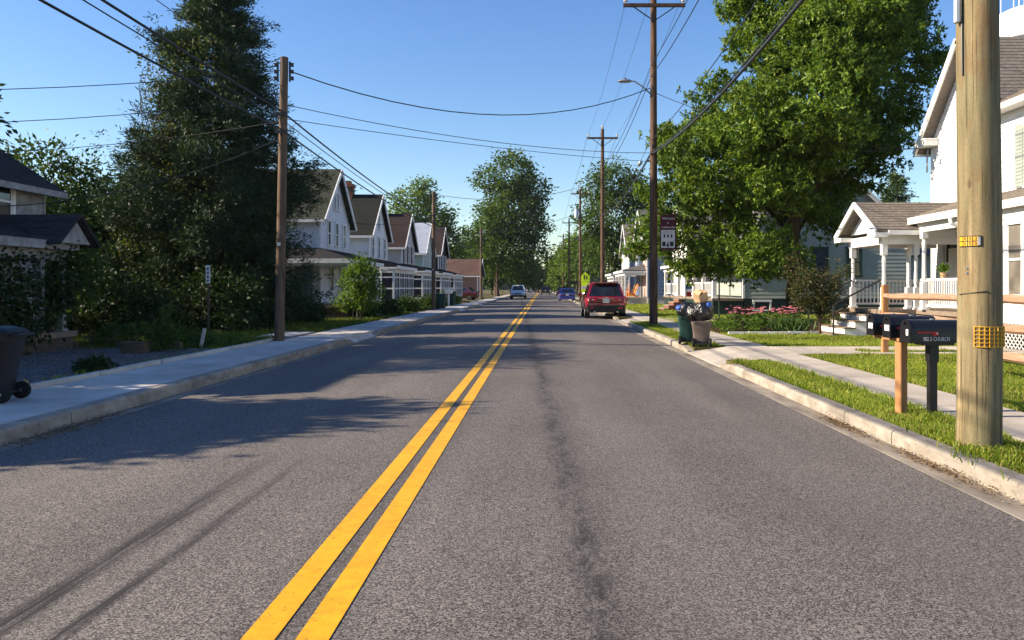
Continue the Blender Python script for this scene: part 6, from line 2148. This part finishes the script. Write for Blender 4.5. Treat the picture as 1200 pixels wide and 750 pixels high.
TG = 'dark trees massed behind the gravel lot'
tree('broadleaf_tree', 'dark leafy tree right behind the old house roof', (-18.0, 29, LW), [((-18.3, 29, 5.2), (2.0, 2, 1.6)), ((-16.6, 29, 4.3), (1.6, 1.6, 1.5)), ((-17.3, 28.4, 3.1), (2.0, 1.6, 1.5)), ((-15.6, 28.5, 3.0), (1.3, 1.3, 1.3))], LEAF_DEEP, 420, 26, .5, (.19, .10), .16, 2.4, seed=31, group=TG)
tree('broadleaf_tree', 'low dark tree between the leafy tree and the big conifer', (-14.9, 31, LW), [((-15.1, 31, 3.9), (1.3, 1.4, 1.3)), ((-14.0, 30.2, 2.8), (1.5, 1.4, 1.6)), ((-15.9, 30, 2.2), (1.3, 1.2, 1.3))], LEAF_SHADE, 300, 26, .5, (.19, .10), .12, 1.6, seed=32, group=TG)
tree('broadleaf_tree', 'pale leaved sapling beside the old house window', (-13.4, 20.3, LW), [((-13.1, 20.2, 3.0), (.8, .8, 1.0)), ((-12.3, 20.4, 2.4), (.8, .7, .9)), ((-11.8, 20.2, 1.7), (.7, .7, .9))], LEAF_FAR, 150, 24, .34, (.13, .07), .06, 1.2, seed=33, group=TG)
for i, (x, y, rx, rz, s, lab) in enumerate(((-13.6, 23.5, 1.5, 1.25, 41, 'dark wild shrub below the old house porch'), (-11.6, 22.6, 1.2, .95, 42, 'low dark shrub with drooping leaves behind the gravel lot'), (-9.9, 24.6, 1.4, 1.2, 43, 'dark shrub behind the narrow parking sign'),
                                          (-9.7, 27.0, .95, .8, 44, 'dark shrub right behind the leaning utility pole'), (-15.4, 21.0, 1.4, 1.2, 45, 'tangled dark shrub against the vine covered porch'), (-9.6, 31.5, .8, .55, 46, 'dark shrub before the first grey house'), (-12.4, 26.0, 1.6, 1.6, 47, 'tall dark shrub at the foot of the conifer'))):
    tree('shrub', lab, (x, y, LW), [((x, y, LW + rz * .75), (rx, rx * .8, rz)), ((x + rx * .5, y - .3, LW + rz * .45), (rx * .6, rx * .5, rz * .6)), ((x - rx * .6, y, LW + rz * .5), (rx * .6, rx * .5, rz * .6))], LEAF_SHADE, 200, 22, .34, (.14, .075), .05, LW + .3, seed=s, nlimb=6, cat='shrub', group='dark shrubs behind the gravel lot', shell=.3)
# vines on the old house porch
V, _ = crown('porch_vines', [((-10.4, 12 + k * .75, 1.4 + .3 * math.sin(k)), (.35, .5, 1.0)) for k in range(8)], 330, 24, .28, LEAF_SHADE, h0, tuple(h0.location), (.11, .07), False, .6, 52, .2)
# light bush before the wraparound porch
tree('shrub', 'bright lime green bush standing before the wraparound porch', (-7.75, 34.0, LW), [((-7.8, 34, 1.9), (.7, .7, .85)), ((-7.5, 34, 1.2), (.7, .7, .7)), ((-8.3, 34, 1.2), (.6, .6, .7)), ((-7.75, 34, 2.5), (.35, .35, .5))], LEAF_BUSH, 190, 24, .3, (.13, .07), .05, .7, seed=54, cat='shrub', group='shrubs along the left house fronts', shell=.3)
for i, (x, y, r, h, lab) in enumerate(((-8.3, 36.2, .7, .5, 'round dark shrub left of the lime bush'), (-7.7, 39.5, .6, .45, 'low shrub in front of the grey house porch'), (-7.6, 44.5, .6, .5, 'low leafy shrub before the white screened porch'), (-7.7, 54.0, .6, .45, 'low shrub between the screened porches'), (-7.6, 64.5, .8, .6, 'low shrub before the mint house'))):
    tree('shrub', lab, (x, y, LW), [((x, y, LW + h * .8), (r, r, h)), ((x + r * .6, y - .2, LW + h * .6), (r * .6, r * .6, h * .7))], LEAF_DEEP, 90, 22, .26, (.13, .07), .04, LW + .15, seed=60 + i, nlimb=5, cat='shrub', group='shrubs along the left house fronts', shell=.3)
# trees outside the frame on the left that shade the road
SG = 'street trees left of the camera'
tree('broadleaf_tree', 'leafy tree left of the camera casting shade over the near kerb', (-13.6, 8.0, LW), [((-13.6, 8.0, 4.0), (2.2, 1.4, 1.5)), ((-13.2, 8.9, 5.2), (1.2, .5, .55)), ((-13.4, 6.7, 4.5), (1.2, .4, .5)), ((-12.8, 7.8, 3.2), (1.8, 1.4, 1.2)), ((-12.6, 9.6, 3.0), (1.2, .8, 1.0))], LEAF_FAR, 900, 24, .42, (.22, .12), .18, 3.2, seed=71, group=SG)
tree('broadleaf_tree', 'spreading tree beyond the old house casting shade over the left lane', (-17.5, 15.6, LW), [((-17.5, 15.0, 6.9), (2.4, 2.2, 1.9)), ((-17.0, 17.4, 6.4), (2.2, 1.8, 2.2)), ((-17.2, 13.3, 6.9), (2.0, .9, 1.0)), ((-17, 16.6, 7.9), (1.4, 1.0, .8))], LEAF_FAR, 560, 24, .5, (.20, .10), .22, 5, seed=72, group=SG)
tree('broadleaf_tree', 'tall tree behind the old house shading the left sidewalk', (-16.8, 21.4, LW), [((-16.8, 21.2, 6.0), (1.8, 1.6, 2.2)), ((-16.6, 20.4, 7.4), (1.4, 1.0, 1.2))], LEAF_DEEP, 260, 24, .5, (.20, .10), .18, 4, seed=73, group=SG)

for i, (x, y, h, lab) in enumerate(((-23.5, 19.5, 6.5, 'unseen tree added to shade the old house porch'), (-24, 24.5, 7.5, 'unseen tree added to shade the wild shrubs, middle'), (-23, 30, 7.0, 'unseen tree added for shade behind the dark trees'), (-22, 13, 6.0, 'unseen tree added for shade beside the old house gable'), (-20, 35.5, 6.0, 'tree added for shade beside the first grey house'))):  # trees added, mostly out of view, to keep sun off the undergrowth
    tree('broadleaf_tree', lab, (x, y, LW), [((x, y, h * .62), (2.4, 2.6, h * .38)), ((x + .8, y + 1.2, h * .42), (2.0, 1.8, h * .3)), ((x + .5, y - 1.4, h * .4), (2.0, 1.6, h * .3))], LEAF_DEEP, 330, 22, .6, (.26, .15), .2, 2.0, seed=130 + i, group='trees added far left for shade')

# the broad tree on the right
S_ = 30 / 930


def pz(px, py, r, dy=0.0, ry=None):
    return (((px - 635) * S_, 30 + dy, 1.5 + (337 - py) * S_), (r * S_, (ry or r * 1.0) * S_, r * S_ * .82))


RB = [pz(766, 288, 20, 3.2), pz(775, 262, 22, 3.0), pz(822, 285, 44, 1.2), pz(870, 290, 48, -1.5), pz(797, 230, 42, 1.6), pz(845, 205, 70, -1.5), pz(890, 222, 40, -2.2), pz(812, 168, 46, 1.4), pz(868, 135, 58, 0), pz(925, 150, 75, -2.5), pz(905, 62, 56, -1),
      pz(960, 70, 72, -2), pz(1000, 160, 60, 0), pz(985, 220, 38, 1.0), pz(960, 258, 34, .5), pz(1008, 205, 26, 0), pz(1045, 130, 55, 1.5), pz(1080, 60, 50, 1.5), pz(1020, 20, 70, 0), pz(930, -30, 80, 0), pz(1040, -50, 70, 0), pz(885, 10, 32, .5), pz(950, 300, 34, 2.2), pz(930, 200, 60, 2.5), pz(838, 310, 26, 1.0)]
root = thing('broad_tree', 'broad bright green tree with drooping leaf sprays on the right lawn', 'tree', (9.45, 30, HK))
_, cp = crown('crown', RB, 1150, 27, .50, LEAF_MAIN, root, (9.45, 30, HK), (.185, .074), True, .35, 81, .5)
q = random.Random(8)
limbs(root, (9.45, 30, HK), 4.4, .22, [cp[q.randrange(len(cp))] for _ in range(30)], 8, 8, (.15, 0))
# slim trunk and more trees to the right, far side
conifer('conifer_tree', 'pointed green conifer between the sage house and the white house', (24.6, 55, HK), 9.2, [(0, 2.4), (3, 2.2), (6, 1.4), (8, .7), (9.2, .1)], 200, 12, LEAF_LIGHT and leaf_mat('fresh_needles', (.03, .06, .02), (.07, .11, .035), .15, .6), .8, .32, (.30, .07), trunk=.18, ragged=.2, up=.5)
conifer('conifer_tree', 'small conifer top left of the pointed one behind the tree branches', (20.8, 58, HK), 7.2, [(0, 1.8), (3, 1.6), (6, .6), (7.2, .1)], 120, 13, MATS['fresh_needles'], .8, .32, (.30, .07), trunk=.16, ragged=.2, up=.5)

# far street trees
def fpx(px, py, D, r, rz=None, dy=0):
    k = D / 930
    return (((px - 635) * k, D + dy, 1.5 + (337 - py) * k), (r * k, r * k, (rz or r) * k))


D = 120
tree('street_tree', 'big billowing street tree on the left reaching over the road', (-5.6 - 1.2, D, LW), [fpx(598, 205, D, 28), fpx(570, 213, D, 16), fpx(622, 225, D, 20), fpx(600, 250, D, 38), fpx(575, 270, D, 28), fpx(622, 262, D, 24), fpx(560, 292, D, 20), fpx(590, 300, D, 40, 24), fpx(622, 300, D, 22, 24), fpx(552, 265, D, 9)], LEAF_FAR, 900, 26, 1.15, (.46, .26), .38, 4.5, seed=91, nlimb=16)
D = 105
tree('street_tree', 'loose pale green tree behind the left house roofs', (-15.5, D, LW), [fpx(484, 235, D, 24), fpx(497, 222, D, 14), fpx(470, 262, D, 20), fpx(512, 255, D, 20), fpx(525, 285, D, 16, 20), fpx(500, 280, D, 30), fpx(532, 305, D, 12), fpx(470, 300, D, 24)], LEAF_LIGHT, 460, 24, .9, (.42, .24), .28, 4, seed=92)
tree('street_tree', 'rounded tree behind the brick bungalow', (-11.5, 128, LW), [fpx(545, 300, 128, 18), fpx(560, 315, 128, 16), fpx(528, 315, 128, 14)], LEAF_FAR, 260, 22, .9, (.46, .26), .25, 3, seed=93)
D = 100
tree('street_tree', 'tall dense tree right of the street behind the crossarm pole', (9.2, D, HK), [fpx(722, 212, D, 26), fpx(698, 222, D, 18), fpx(745, 225, D, 24), fpx(715, 255, D, 34), fpx(692, 262, D, 18), fpx(750, 265, D, 26), fpx(705, 295, D, 26), fpx(735, 295, D, 26), fpx(765, 235, D, 24)], LEAF_FAR, 700, 24, 1.0, (.40, .22), .34, 4, seed=94, nlimb=14)
for i, (px, py, D, r, base, lab) in enumerate(((690, 300, 128, 16, 7.2, 'sunlit street tree above the blue car'), (676, 298, 150, 18, 6.6, 'sunlit street tree left of the school sign'), (664, 312, 178, 16, 5.9, 'small sunlit tree by the far right kerb'), (657, 318, 215, 12, 5.4, 'last sunlit tree on the right before the horizon'))):
    tree('street_tree', lab, (base, D, HK), [fpx(px, py, D, r), fpx(px - 3, py + r * .8, D, r * .8), fpx(px + 5, py - r * .6, D, r * .7)], LEAF_LIGHT if i != 0 else LEAF_FAR, 230, 20, .010 * D, (.0042 * D, .0024 * D), .2, 2.5, seed=95 + i, nlimb=8, group='street trees along the far right kerb')
for i, (px, py, D, r, base, lab) in enumerate(((612, 318, 165, 14, -6.6, 'dark street tree down the left beyond the white car'), (622, 322, 215, 11, -6.4, 'farthest street tree on the left'), (577, 318, 150, 14, -9.5, 'dark tree beside the far left pole'))):
    tree('street_tree', lab, (base, D, LW), [fpx(px, py, D, r), fpx(px - 5, py - 3, D, r * .8), fpx(px + 4, py + 5, D, r * .8)], LEAF_DEEP, 230, 20, .010 * D, (.0042 * D, .0024 * D), .2, 2.5, seed=105 + i, nlimb=8, group='dark street trees on the far left')
# woods closing the street
g = np.random.default_rng(77)
bl = [((x, 520 + g.uniform(-20, 30), 3.5 + g.uniform(0, 3)), (9, 8, 5 + g.uniform(0, 3.0))) for x in np.arange(-60, 90, 9.0)]
wd, _ = crown('woods', bl, 1500, 20, 3.0, LEAF_DEEP, None, (0, 0, 0), (1.7, 1.1), False, .2, 78, .4)
tag(wd, 'hazy wood closing the far end of the street', 'wood', kind='stuff')
bl = [((x, 150 + g.uniform(-20, 40), 3 + g.uniform(0, 2)), (7, 7, 4 + g.uniform(0, 2.0))) for x in list(np.arange(-90, -16, 7.0)) + list(np.arange(22, 100, 7.0))]
wd, _ = crown('woods', bl, 1300, 20, 1.8, LEAF_FAR, None, (0, 0, 0), (.8, .5), False, .2, 79, .4)
tag(wd, 'distant trees filling the gaps behind the houses', 'wood', kind='stuff')

# flower bed
b = MB(); b.box(5.4, 8.5, 23.7, 27.2, 0, HK + .03); struct('flower_bed', b, SOIL)
for k in range(5):
    b = MB(); x = 5.55 + k * .6; b.box(x, x + .57, 23.55, 23.66, HK - .05, HK + .07 + rng.uniform(-.01, .01)); o = b.build('edging_board', WHITE)
    tag(o, 'white edging board at the flower bed front, ' + ['nearest the sidewalk', 'second from the sidewalk', 'middle of five', 'second from the shrub', 'under the bronze shrub'][k], 'edging', 'white edging boards of the flower bed')


def flowers(label, x, y, r, n, h, seed, blooms=True, spear=False, leafm=None):
    g = np.random.default_rng(seed)
    root = thing('flower_clump', label, 'flowers', (x, y, HK + .03), 'plants in the flower bed')
    N = n * 26
    if spear:
        P = np.column_stack([g.normal(x, r * .35, N // 3), g.normal(y, r * .35, N // 3), np.full(N // 3, HK + .03)])
        d = np.column_stack([g.normal(0, .35, N // 3), g.normal(0, .35, N // 3), np.full(N // 3, 1.0)])
        np_mesh('leaves', leaf_quads(P, d, h * g.uniform(.6, 1.1, N // 3), .05, g), 4, leafm or LEAF_SPEAR, root, root.location)
    else:
        P = np.column_stack([g.normal(x, r * .5, N), g.normal(y, r * .5, N), HK + .03 + h * .85 * g.random(N) ** .8])
        d = np.column_stack([g.normal(0, 1, N), g.normal(0, 1, N), g.normal(.35, .5, N)])
        np_mesh('leaves', leaf_quads(P, d, g.uniform(.07, .15, N), g.uniform(.03, .055, N), g), 4, leafm or LEAF_BUSH, root, root.location)
    if blooms:
        for k in range(n):
            bx, by, bz = g.normal(x, r * .55), g.normal(y, r * .5), HK + h * g.uniform(.95, 1.25)
            b = MB(); b.tube([(bx, by, HK + .1), (bx, by, bz)], .006, 4); 
            m2 = 9
            a = np.arange(m2) * 2 * np.pi / m2
            dd = np.column_stack([np.cos(a), np.sin(a), np.full(m2, -.35)])
            v = leaf_quads(np.tile([bx, by, bz], (m2, 1)), dd, .075, .038, g)
            o = np_mesh('bloom', v, 4, PETAL, root, root.location)
    return root


for i, (x, y, r, n, h, bl_, sp_, lm, lab) in enumerate((
        (6.05, 24.9, .34, 12, .62, True, False, None, 'pink coneflowers at the left end of the bed'),
        (6.5, 24.5, .34, 14, .60, True, False, LEAF_DEEP, 'pink coneflowers above a rounded dark green plant'),
        (6.95, 25.1, .34, 14, .62, True, False, None, 'pink coneflowers in the bed centre'),
        (7.45, 24.8, .36, 16, .62, True, False, None, 'pink coneflowers behind the spear leaves'),
        (7.85, 25.0, .34, 16, .64, True, False, LEAF_DEEP, 'pink coneflowers beside the bronze shrub'),
        (5.65, 24.3, .34, 10, .36, False, False, LEAF_BUSH, 'low light green plants at the walk side of the bed'),
        (6.45, 24.0, .25, 8, .50, False, False, LEAF_BUSH, 'upright rounded green plant at the bed front'),
        (7.3, 24.0, .5, 14, .55, False, True, None, 'spear leaved lilies in the bed front'),
        (7.75, 24.0, .4, 12, .5, False, True, None, 'grey green spear leaves right of the lilies'),
        (6.7, 26.6, .5, 22, .85, False, False, LEAF_BURG, 'dark burgundy bush behind the pink flowers'),
        (5.9, 26.0, .35, 8, .4, False, False, LEAF_FAR, 'loose green plants at the back of the bed'),
        (9.2, 24.3, .55, 18, .55, False, False, LEAF_LIGHT, 'leafy light green bush beside the white steps'))):
    flowers(lab, x, y, r, n, h, 200 + i, bl_, sp_, lm)
tree('ornamental_shrub', 'bronze green crape myrtle with pale stems at the flower bed end', (7.75 + .45, 23.4, HK), [((8.1, 23.4, 1.35), (.62, .6, .6)), ((7.7, 23.5, 1.7), (.45, .5, .5)), ((8.45, 23.4, 1.6), (.42, .45, .5)), ((7.55, 23.7, 2.05), (.25, .3, .45)), ((8.75, 23.4, 1.9), (.28, .3, .35)), ((8.1, 23.4, .95), (.6, .5, .4))], LEAF_MYRT, 230, 24, .24, (.085, .04), .035, .5, seed=120, cat='shrub', shell=.25, nlimb=14)
tree('shrub', 'low weed bush sprouting between gravel and sidewalk edging', (-7.05, 12.6, LW), [((-7.05, 12.6, LW + .08), (.18, .2, .1)), ((-7.3, 12.8, LW + .05), (.2, .2, .06))], LEAF_SHADE, 60, 20, .12, (.09, .03), .012, LW + .06, seed=121, cat='shrub', nlimb=4)
tree('shrub', 'tall thin weed behind the mossy concrete block', (-8.0, 16.7, LW), [((-8.0, 16.7, LW + .35), (.25, .25, .35)), ((-7.95, 16.7, LW + .8), (.1, .1, .25))], LEAF_FAR, 50, 18, .12, (.10, .035), .012, LW + .1, seed=122, cat='shrub', nlimb=4)
tree('shrub', 'wild green growth in the sunny strip behind the timbers', (-9.6, 18.6, LW), [((-9.6, 18.6, LW + .2), (.9, .5, .28)), ((-8.6, 18.9, LW + .15), (.7, .5, .2)), ((-7.5, 18.6, LW + .12), (.6, .5, .15))], LEAF_FAR, 130, 20, .16, (.11, .045), .012, LW + .1, seed=123, cat='shrub', nlimb=6)

# ------------------------------------------------------------------ morning haze
hz = MB()
hz.box(-620, 620, -170, 1320, -1.2, 62)
m = bpy.data.materials.new('haze')
m.use_nodes = True
m.node_tree.nodes.clear()
o_ = m.node_tree.nodes.new('ShaderNodeOutputMaterial')
pv = m.node_tree.nodes.new('ShaderNodeVolumePrincipled')
pv.inputs['Color'].default_value = (0.86, 0.92, 1.0, 1)
pv.inputs['Density'].default_value = 0.00012
pv.inputs['Anisotropy'].default_value = 0.3
m.node_tree.links.new(pv.outputs[0], o_.inputs['Volume'])
hzo = hz.build('haze', m)
tag(hzo, 'thin pale morning haze over the street', 'haze', kind='stuff')
